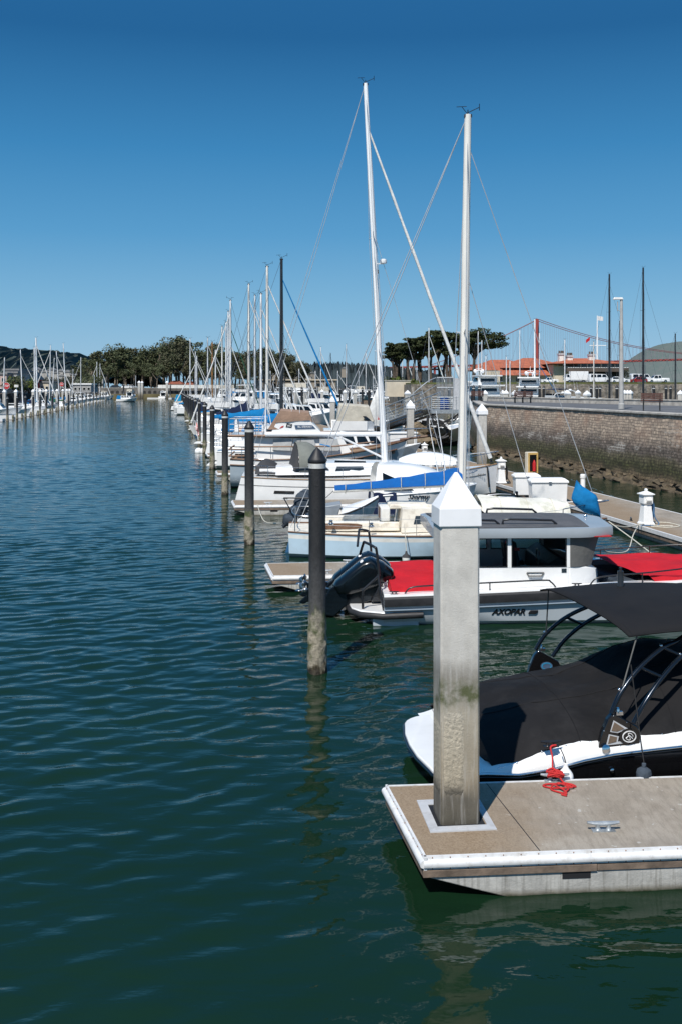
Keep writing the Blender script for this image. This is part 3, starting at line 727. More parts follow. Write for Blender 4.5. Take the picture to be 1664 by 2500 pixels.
# wakeboard tower
def side_base(parent, xw, dw, z0, sgn, emb):
    # polygon in the fore-aft plane
    o = LB(xw, dw, z0); T = lambda x, z, y=0: (o[0]+x, o[1]+y*sgn, o[2]+z)
    pol = [(-.02,0),(.60,.02),(.62,.20),(.56,.30),(.20,.50),(.12,.42),(.03,.22)]
    b = MB()
    th = .05
    b.loft([[T(x,z,-th) for x,z in pol],[T(x,z,th) for x,z in pol]])
    pb = b.build('tower_base', MT['black_gel'], parent, 30, .015)
    if emb == 'near':
        b2 = MB()
        for tri in ([(.20,.40),(.42,.27),(.26,.215),(.15,.235)],[(.13,.20),(.28,.165),(.26,.09),(.37,.085),(.36,.06),(.09,.045)]):
            b2.loft([[T(x,z,-th-.004) for x,z in tri],[T(x,z,-th-.010) for x,z in tri]])
        b2.build('speaker_trim', MT['collar_grey'], pb, 0)
        b3 = MB()
        for tri in ([(.21,.375),(.36,.275),(.25,.235),(.165,.25)],[(.145,.185),(.25,.155),(.24,.09),(.115,.065)]):
            b3.loft([[T(x,z,-th-.011) for x,z in tri],[T(x,z,-th-.016) for x,z in tri]])
        b3.build('speaker_grille', MT['speaker_tan'], pb, 0)
        b4 = MB(); c = (.42,.16)
        n = 28
        disc = [(c[0]+.14*math.cos(2*math.pi*j/n), c[1]+.115*math.sin(2*math.pi*j/n)) for j in range(n)]
        b4.loft([[T(x,z,-th-.012) for x,z in disc],[T(x,z,-th-.022) for x,z in disc]]); b4.build('speaker', MT['black_gel'], pb, 30)
        b5 = MB(); c2 = (.43,.16)
        b5.tube([T(c2[0]+.098*math.cos(2*math.pi*j/n), c2[1]+.078*math.sin(2*math.pi*j/n), -th-.024) for j in range(n)], .0085, 5, closed=True)
        b5.tube([T(c2[0]+.055*math.cos(a)*math.cos(a*.5), c2[1]+.05*math.sin(a), -th-.024) for a in [i*.35 for i in range(18)]], .006, 5)
        b5.tube([T(c2[0]-.05,c2[1]-.02,-th-.024),T(c2[0],c2[1]+.02,-th-.024),T(c2[0]+.05,c2[1]-.03,-th-.024)], .007, 5)
        b5.build('emblem', MT['letter_white'], pb, 50)
    else:
        b5 = MB(); n = 20; c = (.32,.20)
        d1 = [(c[0]+.10*math.cos(2*math.pi*j/n), c[1]+.065*math.sin(2*math.pi*j/n)) for j in range(n)]
        b5.loft([[T(x,z,th+.003) for x,z in d1],[T(x,z,th+.012) for x,z in d1]]); b5.build('emblem', MT['sign_blue'], pb, 30)
    b6 = MB()
    for x, z in ((.10,.03),(.30,.03),(.52,.04),(.58,.26),(.4,.36),(.06,.25),(.2,.46)): b6.ball(T(x,z,-th-.003), .010, 6, 4)
    b6.build('bolts', MT['chrome'], pb, 60)
tw = MB(); NZ = lambda px, py, d: LB(gx(px,d), d, gz(py,d))
side_base(bb, 3.72, 14.50, .80, 1, 'near')
a1 = [NZ(1491,1742,14.48),NZ(1516,1689,14.55),NZ(1562,1629,14.7),NZ(1618,1581,14.9),NZ(1656,1562,15.05)]
a2 = [NZ(1546,1766,14.48),NZ(1575,1713,14.55),NZ(1616,1654,14.7),NZ(1664,1602,14.9),NZ(1712,1570,15.05)]
yc = .06
top = [(5.15,yc-.55,2.36),(5.2,yc,2.40),(5.15,yc+.55,2.36)]
def mir(p): return (p[0], 2*yc-p[1]+.0, p[2])
for a, dx in ((a1,0),(a2,.34)):
    full = a+[(4.55+dx,-.75,2.36),(4.62+dx,yc,2.40),(4.55+dx,2*yc+.75,2.36)]+[mir(p) for p in a[::-1]]
    tw.tube(spl(full,7), .036, 10)
for pa, pb_, in ((a1[2],a2[2]),(a1[3],a2[3])):
    tw.tube([pa,pb_], .026, 8); tw.tube([mir(pa),mir(pb_)], .026, 8)
tw.build('tower_tube', MT['dark_anod'], bb, 60)
fo = mir(LB(3.72,14.50,.80))
# far bracket is the mirror image of the near one
side_base(bb, 3.72+.0, 14.50, .80, 1, 'far') if False else None
o_ = Vector(fo)
def fb():
    T = lambda x, z, y=0: (o_.x+x, o_.y+y, o_.z+z)
    pol = [(-.02,0),(.60,.02),(.62,.20),(.56,.30),(.20,.50),(.12,.42),(.03,.22)]
    b = MB(); b.loft([[T(x,z,-.05) for x,z in pol],[T(x,z,.05) for x,z in pol]]); pb = b.build('tower_base', MT['black_gel'], bb, 30, .015)
    n = 20; c = (.34,.22); d1 = [(c[0]+.11*math.cos(2*math.pi*j/n), c[1]+.075*math.sin(2*math.pi*j/n)) for j in range(n)]
    MB().loft([[T(x,z,-.053) for x,z in d1],[T(x,z,-.062) for x,z in d1]]).build('emblem', MT['sign_blue'], pb, 30)
    b5 = MB().tube([T(c[0]+.085*math.cos(2*math.pi*j/n), c[1]+.055*math.sin(2*math.pi*j/n), -.064) for j in range(n)], .006, 5, closed=True); b5.build('emblem_ring', MT['cyan_canvas'], pb, 50)
fb()
b = MB()
for p in (a1[0],mir(a1[0])):
    b.obox((p[0]+.12,p[1],p[2]+.0),(.10,.05,.05)); b.lathe([(.03,0),(.03,.06),(.02,.08)], (p[0]+.1,p[1],p[2]+.0), 8)
for p in (a1[1],a1[3],mir(a1[1]),mir(a1[3]),a2[3]): b.ball((p[0]-.03,p[1],p[2]+.03), .026, 8, 5)
b.build('tower_fittings', MT['chrome'], bb, 50)
# bimini
def bim(u, q):
    v = 2*q-1; x = LB(3.5,16.9)[0]+.05+3.3*u; y = -.1+1.48*v*(1-.04*u)
    aft = .55*(1-(q))*(1-u)                           # near side of the trailing edge sits further forward
    z = 2.50+.13*(1-v*v)-.12*(1-v)*.5*.7+.10*math.sin(math.pi*min(1,u*1.1))-.05*(abs(v)**6)-.04*(1-abs(2*u-1))*abs(v)**3
    if u == 0: x += -.12*math.sin(math.pi*q)
    return (x+aft*.7, y, z)
MB().grid(bim, 24, 20).build('bimini_top', MT['bimini_black'], bb, 60, solid=.022)
b = MB(); b.tube([bim(.02,q/20) for q in range(21)], .017, 6); b.tube([bim(u/24,0) for u in range(25)], .016, 6); b.tube([bim(u/24,1) for u in range(25)], .016, 6)
b.build('bimini_hem', MT['bimini_black'], bb, 60)
b = MB(); p1 = bim(.06,.02); b.tube([p1, a1[1]], [.012,.012], 4)
p2 = bim(.03,.96); b.tube([p2, mir(a1[1])], .012, 4)
b.build('bimini_strap', MT['grey_canvas'], bb, 0)
b = MB(); pm = bim(.30,.68); b.lathe([(.05,0),(.055,.02),(.05,.03),(.05,.27),(.02,.28),(.02,.31),(.03,.32),(.0,.35)], pm, 12); b.build('navigation_light', MT['black_metal'], bb, 40)
b = MB()
for q in (.25,.6): b.tube([bim(.45,q), (bim(.45,q)[0]+.25,bim(.45,q)[1]-.2,bim(.45,q)[2]+.0)], .006, 4)
b.build('bimini_seam', MT['grey_canvas'], bb, 0)
cleat(bb, LB(3.0,14.36,.86), .30, 0, 'black_metal')
b = MB(); q = LB(3.62,14.26,.72); b.lathe([(.055,0),(.062,.02),(.035,.03)], (0,0,0), 16); o = b.build('fuel_cap', MT['chrome'], bb, 40); o.location = (2.62,-interp(HB,2.62)-.005,.80); o.rotation_euler = (1.4,0,0)
b = MB().lathe([(.03,0),(.034,.015),(.02,.02)], (0,0,0), 12); o = b.build('through_hull', MT['chrome'], bb, 40); o.location = (2.72,-interp(HB,2.72)-.0,.48); o.rotation_euler = (1.5,0,0)

# ------------------------------------------------------------------ grey cabin boat with red covers
AX = Vector((.29, 27.05, 0)); ar = .035
ab = thing('cabin_boat', 'grey and white cabin motorboat with red covers and twin black outboards', 'motorboat', tuple(AX), ar)
ca, sa = math.cos(ar), math.sin(ar)
def LA(X, d, z=0.0):
    x, y = X-AX.x, d-AX.y
    return (x*ca+y*sa, -x*sa+y*ca, z)
def G(x): return .72+.026*x+.0016*x*x               # gunwale height
def HA(x): return 1.95 if x < 7.2 else 1.95*max(.02,(1-((x-7.2)/5.2)**2.2))
XS = [.72,.9,1.3,2,3,4,5,6,7,7.8,8.6,9.4,10.2,11,11.6,12.1,12.38]
def sect(x):
    h = HA(x); g = G(x); fl = max(0,(x-7.2)/5.2)
    return [(h*.99,g),(h+.03,g-.05),(h+.04,g-.15),(h+.03,g-.24),(h-.035,g-.25),(h*.965-.02*fl,g-.42),(h*(.93-.18*fl),.10+.3*fl**2),(h*(.86-.3*fl),-.02+.25*fl**2),(h*(.5-.3*fl),-.22),(0,-.42+.3*fl**3)]
b = MB()
for s in (-1,1):
    b.loft([[(x,s*y,z) for y,z in sect(x)] for x in XS], ringclosed=False, mis=lambda i,j: 1 if j in (0,1,2,3) else (2 if j >= 7 else 0))
b.add([(.72,s_*y,z) for s_ in (1,) for y,z in sect(.72)]+[(.72,-y,z) for y,z in sect(.72)], [tuple(list(range(10))+list(range(18,9,-1)))])
b.build('hull', [MT['pale_grey_hull'] if 'pale_grey_hull' in MT else mat('pale_grey_hull',(.47,.52,.56),.22,var=.05,scale=.6,coat=.5,dirt=(.5,.53,.55),damt=.3), MT['rubber_black'], MT['antifoul_dark']], ab, 35)
b = MB()
for s in (-1,1): b.tube([(x,s*(HA(x)-.02),G(x)-.335) for x in XS if x < 11.8], .05, 6, sq=.5)
b.build('spray_rail', MT['slate_hull'], ab, 40)
# deck, cockpit sole, side decks
b = MB()
for s in (-1,1):
    b.loft([[(x,s*(HA(x)*.995),G(x)+.0),(x,s*(HA(x)-.02),G(x)+.045),(x,s*max(.0,HA(x)-.36),G(x)+.06),(x,s*max(0,HA(x)-.40),G(x)+.02),(x,s*max(0,HA(x)-.42),.42)] for x in XS], ringclosed=False)
b.grid(lambda u,q: (.72+11.3*u, (2*q-1)*max(.02,HA(.72+11.3*u)-.40), .43+.02*u), 14, 4)
b.grid(lambda u,q: (9.3+3.0*u, (2*q-1)*max(.02,HA(9.3+3.0*u)-.10), G(9.3+3.0*u)+.06+.05*(1-(2*q-1)**2)), 8, 6)
b.box(.72,.95,-1.85,1.85,.42,.80)
b.build('deck', MT['gel_white'], ab, 40)
for s in (-1, 1):                                   # two swim platforms either side of the engines
    poly = [(-.12,.62),(-.06,1.3),(.15,1.66),(.7,1.90),(.95,1.90),(.95,.62)]
    pl = MB().prism([(x,s*y) for x,y in poly], 'z', .26, .35).build('swim_platform', MT['gel_white'], ab, 30, .02)
    MB().tube([(x-.02,s*(y+.02),.25) for x,y in poly[:4]]+[(1.7,s*1.93,.29)], .065, 8, sq=1.2).build('platform_fender', MT['rubber_black'], pl, 50)
    MB().prism([(.42,s*.7),(.45,s*1.78),(1.6,s*1.82),(1.6,s*.7)], 'z', -.1, .19).build('stern_step', MT['pale_grey_hull'], ab, 30, .02)
# engines
def outboard(lbl, dy, first):
    e = MB()
    side = [(1.09,1.05),(1.06,1.20),(.78,1.42),(.47,1.545),(.22,1.46),(-.15,1.17),(-.46,.92),(-.54,.80),(-.42,.58),(-.1,.58),(.4,.72),(.85,.86)]
    c = (.30,1.0)
    def ring(k, y): return [(c[0]+(x-c[0])*k, dy+y, c[1]+(z-c[1])*k) for x,z in side]
    e.loft([ring(.55,-.355),ring(.74,-.35),ring(.86,-.325),ring(.93,-.27),ring(.975,-.18),ring(1,-.07),ring(1,.07),ring(.975,.18),ring(.93,.27),ring(.86,.325),ring(.74,.35),ring(.55,.355)])
    o = e.build('engine_cowl', MT['engine_black'], ab, 50, .035, 3)
    e = MB(); e.lathe([(0,0),(.05,0),(.05,.012),(.0,.014)], n=16); q = e.build('cowl_badge', MT['letter_white'], o, 40); q.location = (.22,dy-.20,1.45); q.rotation_euler = (.45,-.72,0)
    e = MB()
    e.prism([(-.36,.90),(-.62,.72),(-.82,.40),(-.80,.05),(-.50,.0),(-.2,.28),(.05,.60)], 'y', dy-.2, dy+.2)
    e.prism([(-.55,.70),(-1.05,.78),(-1.22,.68),(-1.2,.56),(-.9,.44),(-.7,.30)], 'y', dy-.10, dy+.10)
    e.prism([(-.9,.5),(-1.3,.30),(-1.42,.36),(-1.15,.6)], 'y', dy-.025, dy+.025)
    e.prism([(-.2,.6),(.75,.86),(.8,.5),(.45,.42),(-.2,.2)], 'y', dy-.2, dy+.2)
    e.build('engine_leg', MT['engine_black'], ab, 30, .03)
    e = MB()
    for k in range(3):
        a = 2*math.pi*k/3+.4; M = Matrix.Translation((-1.28,dy,.70)) @ Matrix.Rotation(a,4,(.75,0,-.66)) 
        e.add([M @ Vector(p) for p in [(0,0,0),(.06,.10,.12),(.03,.0,.27),(-.04,-.09,.16)]], [(0,1,2,3)])
    e.ball((-1.25,dy,.68), (.06,.06,.06)); e.build('propeller', MT['steel'], ab, 30, solid=.012)
outboard('', -.62, True); outboard('', .28, False)
e = MB(); e.prism([(.45,.42),(1.0,.42),(1.0,1.08),(.72,1.02),(.6,.7)], 'y', -.93, .56); e.build('engine_bracket', MT['black_metal'], ab, 30, .02)
e = MB()
for i in range(14):
    y = -.9+rng.random()*1.3; e.tube(spl([(.35+.3*rng.random(),y,.55),(.6,y+.05,.45+.2*rng.random()),(.8,y-.05,.3+.3*rng.random()),(1.0,y,.5)],4), .02, 5)
e.build('engine_hoses', MT['rubber_black'], ab, 50)
M = Matrix.Translation((.80,-.945,.74)) @ Matrix.Rotation(R(90),4,'X') @ Matrix.Rotation(R(-96),4,'Z')
text_mesh('engine_lettering', 'MERCURY', .16, MT['letter_white'], ab, M, bold=.002, width=.47)
def gp(px, py, d): return LA(gx(px,d), d, gz(py,d))
for (dn, df) in ((25.55, 26.5), (28.3, 27.6)):
    g1 = [gp(885,1495,25.6),gp(885,1447,25.6),gp(890,1437,25.6),gp(921,1408,25.6),gp(924,1400,25.6),gp(918,1345,25.6),gp(913,1336,25.6),gp(890,1324,25.9),gp(886,1327,26.0),gp(878,1353,26.4)]
    k = dn-25.55
    g1 = [(x, (y+k if k < 1 else -y), z) for x,y,z in g1]
    b = MB().tube(spl(g1,5), .034, 8); m2 = [gp(922,1402,25.6),gp(928,1450,25.5),gp(936,1491,25.4)]
    if k > 1: m2 = [(x,-y,z) for x,y,z in m2]
    b.tube(m2, .032, 8); b.build('engine_guard', MT['black_metal'], ab, 60)
# cabin
cz0, cz1, cz2 = .74, 1.39, 2.14
hw = 1.47; x0, x1 = 2.55, 5.52
b = MB()
for s in (-1,1):
    y0, y1 = s*hw, s*(hw-.07)
    b.box(x0, x1, min(y0,y1), max(y0,y1), .42, cz1)
b.box(x0,x0+.07,-hw+.07,hw-.07,.42,1.0)
b.loft([[(x1,-hw,.42),(x1,-hw,cz1),(x1,hw,cz1),(x1,hw,.42)],[(6.0,-hw+.05,.42),(5.98,-hw+.08,cz1-.01),(5.98,hw-.08,cz1-.01),(6.0,hw-.05,.42)],[(6.35,-hw+.25,.42),(6.28,-hw+.3,1.30),(6.28,hw-.3,1.30),(6.35,hw-.25,.42)],[(6.5,-hw+.6,.42),(6.42,-hw+.65,1.24),(6.42,hw-.65,1.24),(6.5,hw-.6,.42)]])
cab = b.build('cabin', MT['gel_white'], ab, 30, .02)
b = MB()
for s in (-1,1):
    for xa, xb in ((x0,x0+.07),(3.92,4.02),(x1-.07,x1+.02)): b.obox(((xa+xb)/2, s*(hw-.02), (cz1+cz2)/2), (xb-xa,.05,cz2-cz1+.02))
b.build('window_pillar', MT['gel_white'], cab, 0)
for s in (-1,1):
    for xa, xb in ((x0+.07,3.92),(4.02,x1-.07)):
        f = MB(); t_ = .03
        for bx_ in ((xa,xb,cz1,cz1+t_),(xa,xb,cz2-t_,cz2),(xa,xa+t_,cz1+t_,cz2-t_),(xb-t_,xb,cz1+t_,cz2-t_)): f.box(bx_[0],bx_[1],s*hw-.012,s*hw+.012,bx_[2],bx_[3])
        wf = f.build('window', MT['black_metal'], cab, 0)
        MB().box(xa+t_,xb-t_,s*hw-.004,s*hw+.004,cz1+t_,cz2-t_).build('pane', MT['tinted_pane'], wf, 0)
b = MB()                                             # fabric screen cover, raked forward
b.grid(lambda u,q: (x1+.02+(.60+.20*q)*u, -(hw+.012-.22*u*u), cz1+.0+(cz2-cz1)*q+.008*math.sin(9*u+3)*math.sin(8*q)), 14, 12)
b.grid(lambda u,q: (x1+.62+.20*q+.16*math.sin(math.pi*u), -(hw-.21)+2*(hw-.21)*u, cz1+(cz2-cz1)*q), 14, 8)
b.grid(lambda u,q: (x1+.02+(.60+.20*q)*u, (hw+.012-.22*u*u), cz1+.0+(cz2-cz1)*q), 10, 6)
b.build('windscreen_cover', MT['grey_canvas'], cab, 60)
# roof with long overhang and darker non-slip panel
rl = [(1.85,0),(6.70,0)]
def rf(x, s, k):
    e = 1.63 if x < 5.7 else 1.63-.42*((x-5.7)/1.05)**2
    e = e if x > 2.15 else e-.25*((2.15-x)/.15)**2
    return [(x,s*e,2.16+.02*(x>5.7)*(x-5.7)),(x,s*(e+.02),2.27),(x,s*(e-.02),2.40),(x,s*(e-.10),2.405),(x,0,2.485)][k]
xr_ = [2.0,2.05,2.15,2.6,3.5,4.5,5.2,5.7,6.0,6.3,6.55,6.72]
b = MB()
b.loft([[rf(x,-1,0),rf(x,-1,1),rf(x,-1,2),rf(x,-1,3),rf(x,1,4),rf(x,1,3),rf(x,1,2),rf(x,1,1),rf(x,1,0)] for x in xr_])
roof = b.build('roof', MT['grey_roof'], ab, 30)
MB().grid(lambda u,q: (2.15+3.9*u, (2*q-1)*(1.56-.3*max(0,u-.45)**1.2), 2.418+.09*(1-abs(2*q-1)**1.6)), 10, 8).build('nonslip_panel', MT['grey_nonskid'], roof, 40)
for s in (-1,1):
    for xa in (2.35,3.85):
        ln = 1.42
        MB().tube([(xa+.0,s*1.15,2.45),(xa+.02,s*1.15,2.56),(xa+.2,s*1.15,2.585),(xa+.8,s*1.15,2.57),(xa+ln-.12,s*1.15,2.55),(xa+ln,s*1.15,2.45)], .034, 6).build('roof_rail', MT['black_metal'], roof, 40)
MB().lathe([(.05,0),(.05,.03),(.03,.06)], (6.35,0,2.48), 10).build('roof_light', MT['chrome'], roof, 40)
b = MB().box(6.1,6.6,-1.55,-1.28,2.17,2.19); b.build('running_light', MT['ext_red'], roof, 0)
# cabin contents
for s in (-1,1):
    for xa, mm in ((2.85,'rubber_black'),(4.25,'rubber_black')):
        st = MB(); st.box(xa,xa+.5,s*.62-.3,s*.62+.3,.9,1.25); st.prism([(xa,1.25),(xa+.15,1.25),(xa+.02,1.95),(xa-.1,1.95)],'y',s*.62-.27,s*.62+.27)
        q = st.build('seat', MT[mm], cab, 30, .05)
        MB().box(xa-.03,xa+.1,s*.62-.29,s*.62-.275,1.72,1.80).build('seat_tab', MT['ext_red'], q, 0)
b = MB(); b.prism([(4.95,1.0),(5.5,1.0),(5.55,1.5),(5.3,1.62),(5.0,1.42)],'y',-1.3,1.3); b.build('dashboard', MT['rubber_black'], cab, 30, .03)
b = MB(); b.tube([(4.9+.1*math.cos(0)*0,-.62+.2*math.cos(a),1.52+.2*math.sin(a)) for a in [2*math.pi*i/16 for i in range(16)]], .017, 6, closed=True); b.build('steering_wheel', MT['steel'], cab, 50)
MB().box(x0+.08,x1,-hw+.08,hw-.08,.70,.74).build('cabin_floor', MT['grey_nonskid'], cab, 0)
b = MB(); b.tube([(4.42,-hw-.005,1.24),(4.46,-hw-.05,1.17),(4.78,-hw-.05,1.17),(4.86,-hw-.005,1.24)], .02, 6); b.tube([(4.42,-hw-.012,1.25),(4.86,-hw-.012,1.25)], .014, 6); b.build('door_handle', MT['grey_canvas'], cab, 50)
MB().obox((5.38,-hw-.006,1.30),(.13,.012,.11)).build('door_lock', MT['steel'], cab, 0)
# covers
def redgrid(nu, nv, fn, name): return MB().grid(fn, nu, nv).build(name, MT['red_canvas'], ab, 50)
def aft(u, q):
    x = .92+1.66*u; v = 2*q-1
    z = 1.02+.05*v+.03*u-.02*math.sin(math.pi*2*u)+.012*math.sin(6*v+5*u)
    y = v*1.62
    return (x, y, z-.05*abs(v)**6)
b = MB().grid(aft, 16, 16)
dp = lambda u: .14 if u < .25 else (.14+.16*min(1,(u-.25)/.12))
b.grid(lambda u,q: (lambda p: (p[0], p[1]-.05*q+.015*math.sin(17*u)*q, p[2]-dp(u)*q))(aft(u,0)), 24, 6)
b.grid(lambda u,q: (lambda p: (p[0], p[1]+.05*q, p[2]-.3*q))(aft(u,1)), 16, 4)
b.grid(lambda u,q: (lambda p: (p[0]-.04*q, p[1], p[2]-.22*q))(aft(0,u)), 16, 4)
b.build('aft_cover', MT['red_canvas'], ab, 50)
MB().box(.98,2.55,-1.5,1.5,.42,.93).build('cockpit_seat', MT['gel_white'], ab, 30, .04)
def fore(u, q):
    x = 6.45+3.3*u; v = 2*q-1
    lead = .95*max(0,-v*.5+.5)*(1-u)
    z = 1.29+.03*u-.09*abs(v)**2+.025*math.sin(4*v+6*u)+.015*math.sin(9*v-11*u)-.03*(1-(2*u-1)**2)
    return (x+lead*.95, v*min(1.72,HA(x)-.22), z)
b = MB().grid(fore, 20, 16)
b.grid(lambda u,q: (lambda p: (p[0]+.16*q*(1-u), p[1]-.06*q+.012*math.sin(23*u)*q, p[2]-(p[2]-G(p[0])-.04)*q))(fore(.06+.94*u,0)), 20, 5)
b.build('fore_cover', MT['red_canvas'], ab, 50)
MB().box(6.75,9.4,-1.2,1.2,.44,.98).build('fore_seat', MT['slate_cover'], ab, 30, .05)
# rails, cleats
def hrail(pts, parent=ab, r=.02, name='handrail', m='black_metal', posts=()):
    b = MB().tube(spl(pts,5), r, 8)
    for p, q in posts: b.tube([p,q], r*.9, 6)
    return b.build(name, MT[m], parent, 60)
for s in (-1,1):
    y = lambda x: s*(HA(x)-.13)
    g = lambda x, h: (x, y(x), G(x)+.05+h)
    hrail([g(1.25,0),g(1.42,.15),g(2.0,.18),g(3.4,.19),g(4.75,.19),g(4.95,.14),g(5.08,0)], posts=[(g(2.3,.18),g(2.3,0)),(g(3.4,.19),g(3.4,0))])
    hrail([g(5.95,0),g(6.12,.17),g(6.5,.22),g(7.6,.25),g(9.0,.3),g(10.4,.34),g(11.4,.34),g(11.6,0)], posts=[(g(7.3,.245),g(7.3,0)),(g(8.7,.29),g(8.7,0)),(g(10,.33),g(10,0))])
    for x in (.98, 5.62, 9.6): cleat(ab, (x, y(x), G(x)+.05), .26, 0, 'black_metal')
M = Matrix.Translation((3.86,-(HA(4)*.955+.012),.335)) @ Matrix.Rotation(R(90+5),4,'X')
text_mesh('hull_lettering', 'AXOPAR', .19, MT['letter_black'], ab, M, shear=.35, bold=.008, width=.86)
MB().prism([(4.36,.28),(4.38,.33),(4.42,.375),(4.62,.375),(4.60,.31),(4.56,.28)], 'y', -(HA(4)*.955+.026), -(HA(4)*.955+.006)).build('hull_badge', MT['letter_black'], ab, 30, .01)
b = MB()
for i in range(3): b.ball((7.62+.14*i,-(HA(7.6)-.02),G(7.6)-.36-.0*i), (.032,.02,.032), 8, 5)
b.build('hull_vents', MT['chrome'], ab, 50)
# ------------------------------------------------------------------ generic boats
def curve_line(a, b_, sag, n=8):
    a, b_ = Vector(a), Vector(b_); return [a.lerp(b_, i/n)+Vector((0,0,-sag*4*(i/n)*(1-i/n))) for i in range(n+1)]
def box_cabin(b, x0, x1, w0, w1, z0, z1, fr=.5, ar=.15, tum=.12, cam_=.06):
    """trunk or deckhouse: raked front and back, tumbled sides, cambered top"""
    r = []
    for k in range(9):
        u = k/8; xx = x0+(x1-x0)*u; r.append(xx)
    def ring(x, hw, za, zb, xr):
        return [(x,-hw,za),(xr,-hw+tum,zb),(xr,-(hw-tum)*.5,zb+cam_*.75),(xr,0,zb+cam_),(xr,(hw-tum)*.5,zb+cam_*.75),(xr,hw-tum,zb),(x,hw,za)]
    rings = []
    for u in (0,.25,.5,.75,1):
        x = x0+(x1-x0)*u; hw = w0+(w1-w0)*u
        rings.append(ring(x, hw, z0, z1-(.12*(z1-z0))*u, x0+ar+(x1-fr-x0-ar)*u))
    b.loft(rings)
def sail_boat(label, cat, X, d, L, B, mt_x, top, o, rz=.05, flip=False, group=None, foot_z=None, lean=0.0):
    """X,d: world place of the stern; bow towards +X unless flip"""
    t = thing('sailboat', label, cat, (X,d,0), rz+(math.pi if flip else 0), group)
    fb = o.get('fb', .95)
    H = Hull(L, B, fb*.95, fb*.88, fb*1.22, tw=o.get('tw',.72), brake=o.get('brake',L*.09), srake=o.get('srake',.35), draft=.35, n=16, bowv=o.get('bowv',.9))
    st = o.get('stripe')
    H.build([MT[o.get('hull','gel_white')], MT[o.get('boot','antifoul_blue')], MT[st or o.get('hull','gel_white')]], t, zone=lambda tt,h: 1 if h < .27 else (2 if st and .82 < h < .93 else 0), hs=[0,.1,.2,.28,.4,.55,.7,.83,.9,.94,1])
    dk = H.deck(MT[o.get('deck','gel_white')], t); H.rail(MT[o.get('toe','gel_white')], t, .03, .02)
    c0, c1 = L*.34, L*.74; zc = fb+.02; hgt = o.get('cab',.42)
    b = MB(); box_cabin(b, c0, c1, B*.33, B*.17, zc-.1, zc+hgt, fr=.8, ar=.05); cb_ = b.build('cabin', MT[o.get('deck','gel_white')], t, 35)
    for s in (-1,1):
        b = MB()
        for u0, u1 in ((.10,.42),(.48,.70)):
            q = []
            for u, zz in ((u0,.35),(u1,.35),(u1-.02,.68),(u0+.02,.70)):
                hw = B*.33+(B*.17-B*.33)*u; z_ = zc-.1+(hgt+.1)*zz
                q.append((c0+.05+(c1-c0-.8)*u, s*(hw-.12*zz+.012), z_))
            b.add(q, [(0,1,2,3)])
        b.build('cabin_window', MT['far_glass'], cb_, 0)
    # cockpit coaming and well
    for s in (-1,1): MB().box(L*.10,c0-.05,min(s*B*.22,s*B*.27),max(s*B*.22,s*B*.27),fb-.05,fb+.26).build('coaming', MT[o.get('deck','gel_white')], t, 30, .03)
    MB().box(L*.11,c0-.1,-B*.21,B*.21,fb-.02,fb+.08).build('cockpit_well', MT['dull_white'], t, 0)
    mr = o.get('mr', .085); mz0 = foot_z or zc+hgt*.8
    mx = mt_x; tp = Vector((mx+lean, 0, top)); ft = Vector((mx,0,mz0-.3))
    at = lambda u: ft.lerp(tp, u)
    b = MB().tube([at(i/8) for i in range(9)], [mr*(1-.22*(i/8)**2) for i in range(9)], 8); mast = b.build('mast', MT[o.get('mast','alu_mast')], t, 50)
    b = MB(); sp = []
    for u in o.get('spr', (.52,)):
        for s in (-1,1):
            e = at(u)+Vector((-.12,s*B*.27,.10)); b = MB().tube([at(u), e], [.035,.022], 5); b.build('spreader', MT[o.get('mast','alu_mast')], mast, 40); sp.append((s,u,e))
    b = MB().tube([tp+Vector((0,0,-.05)), tp+Vector((0,0,.18))], .02, 5); b.tube([tp+Vector((-.05,.0,.05)), tp+Vector((.45,.15,.32))], .014, 4); b.tube([tp+Vector((.45,.15,.2)), tp+Vector((.45,.15,.45))], .014, 4)
    b.tube([tp, tp+Vector((-.22,0,.28))], .012, 4); b.tube([tp+Vector((-.42,0,.28)), tp+Vector((-.05,0,.30))], .012, 4); b.box(tp.x-.14,tp.x+.14,-.08,.08,tp.z-.1,tp.z+.0); b.build('masthead', MT['black_metal'], mast, 0)
    rg = MB(); wr = o.get('wr', .012)
    bow = Vector(H.pt(.985,1,0)); stn = Vector((H.srake+.1, 0, H.sheer(0)))
    bow.y = 0
    for s in (-1,1):
        ch = Vector((mx-.25, s*(B*.46), fb+.1)); last = at(.97)
        pts = [at(.985)]+[e for (q,u,e) in sorted(sp, key=lambda k: -k[1]) if q == s]+[ch]
        for p, q in zip(pts, pts[1:]): rg.tube([p,q], wr, 4)
        for (qs,u,e) in sp:
            if qs == s: rg.tube([at(u-.02), ch+Vector((.25,0,0))], wr, 4)
    rg.tube([tp, stn+Vector((0,-.3,0))], wr, 4)
    for u_, dx_ in ((.97,.22),(.80,.35),(.97,-.2)): rg.tube([at(u_)+Vector((.1 if dx_ > 0 else -.1,.05,0)), Vector((mx+dx_,.25*(1 if dx_ > .3 else -1),mz0))], wr*.65, 4)
    rg.tube([at(.62), bow.lerp(Vector((mx,0,bow.z)),.45)], wr*.9, 4)
    if o.get('split'): rg.tube([tp, stn+Vector((.3,.6,0))], wr, 4)
    if not o.get('jib'): rg.tube([at(.93), bow], wr, 4)
    rg.build('rigging', MT[o.get('wire','wire')], t, 0)
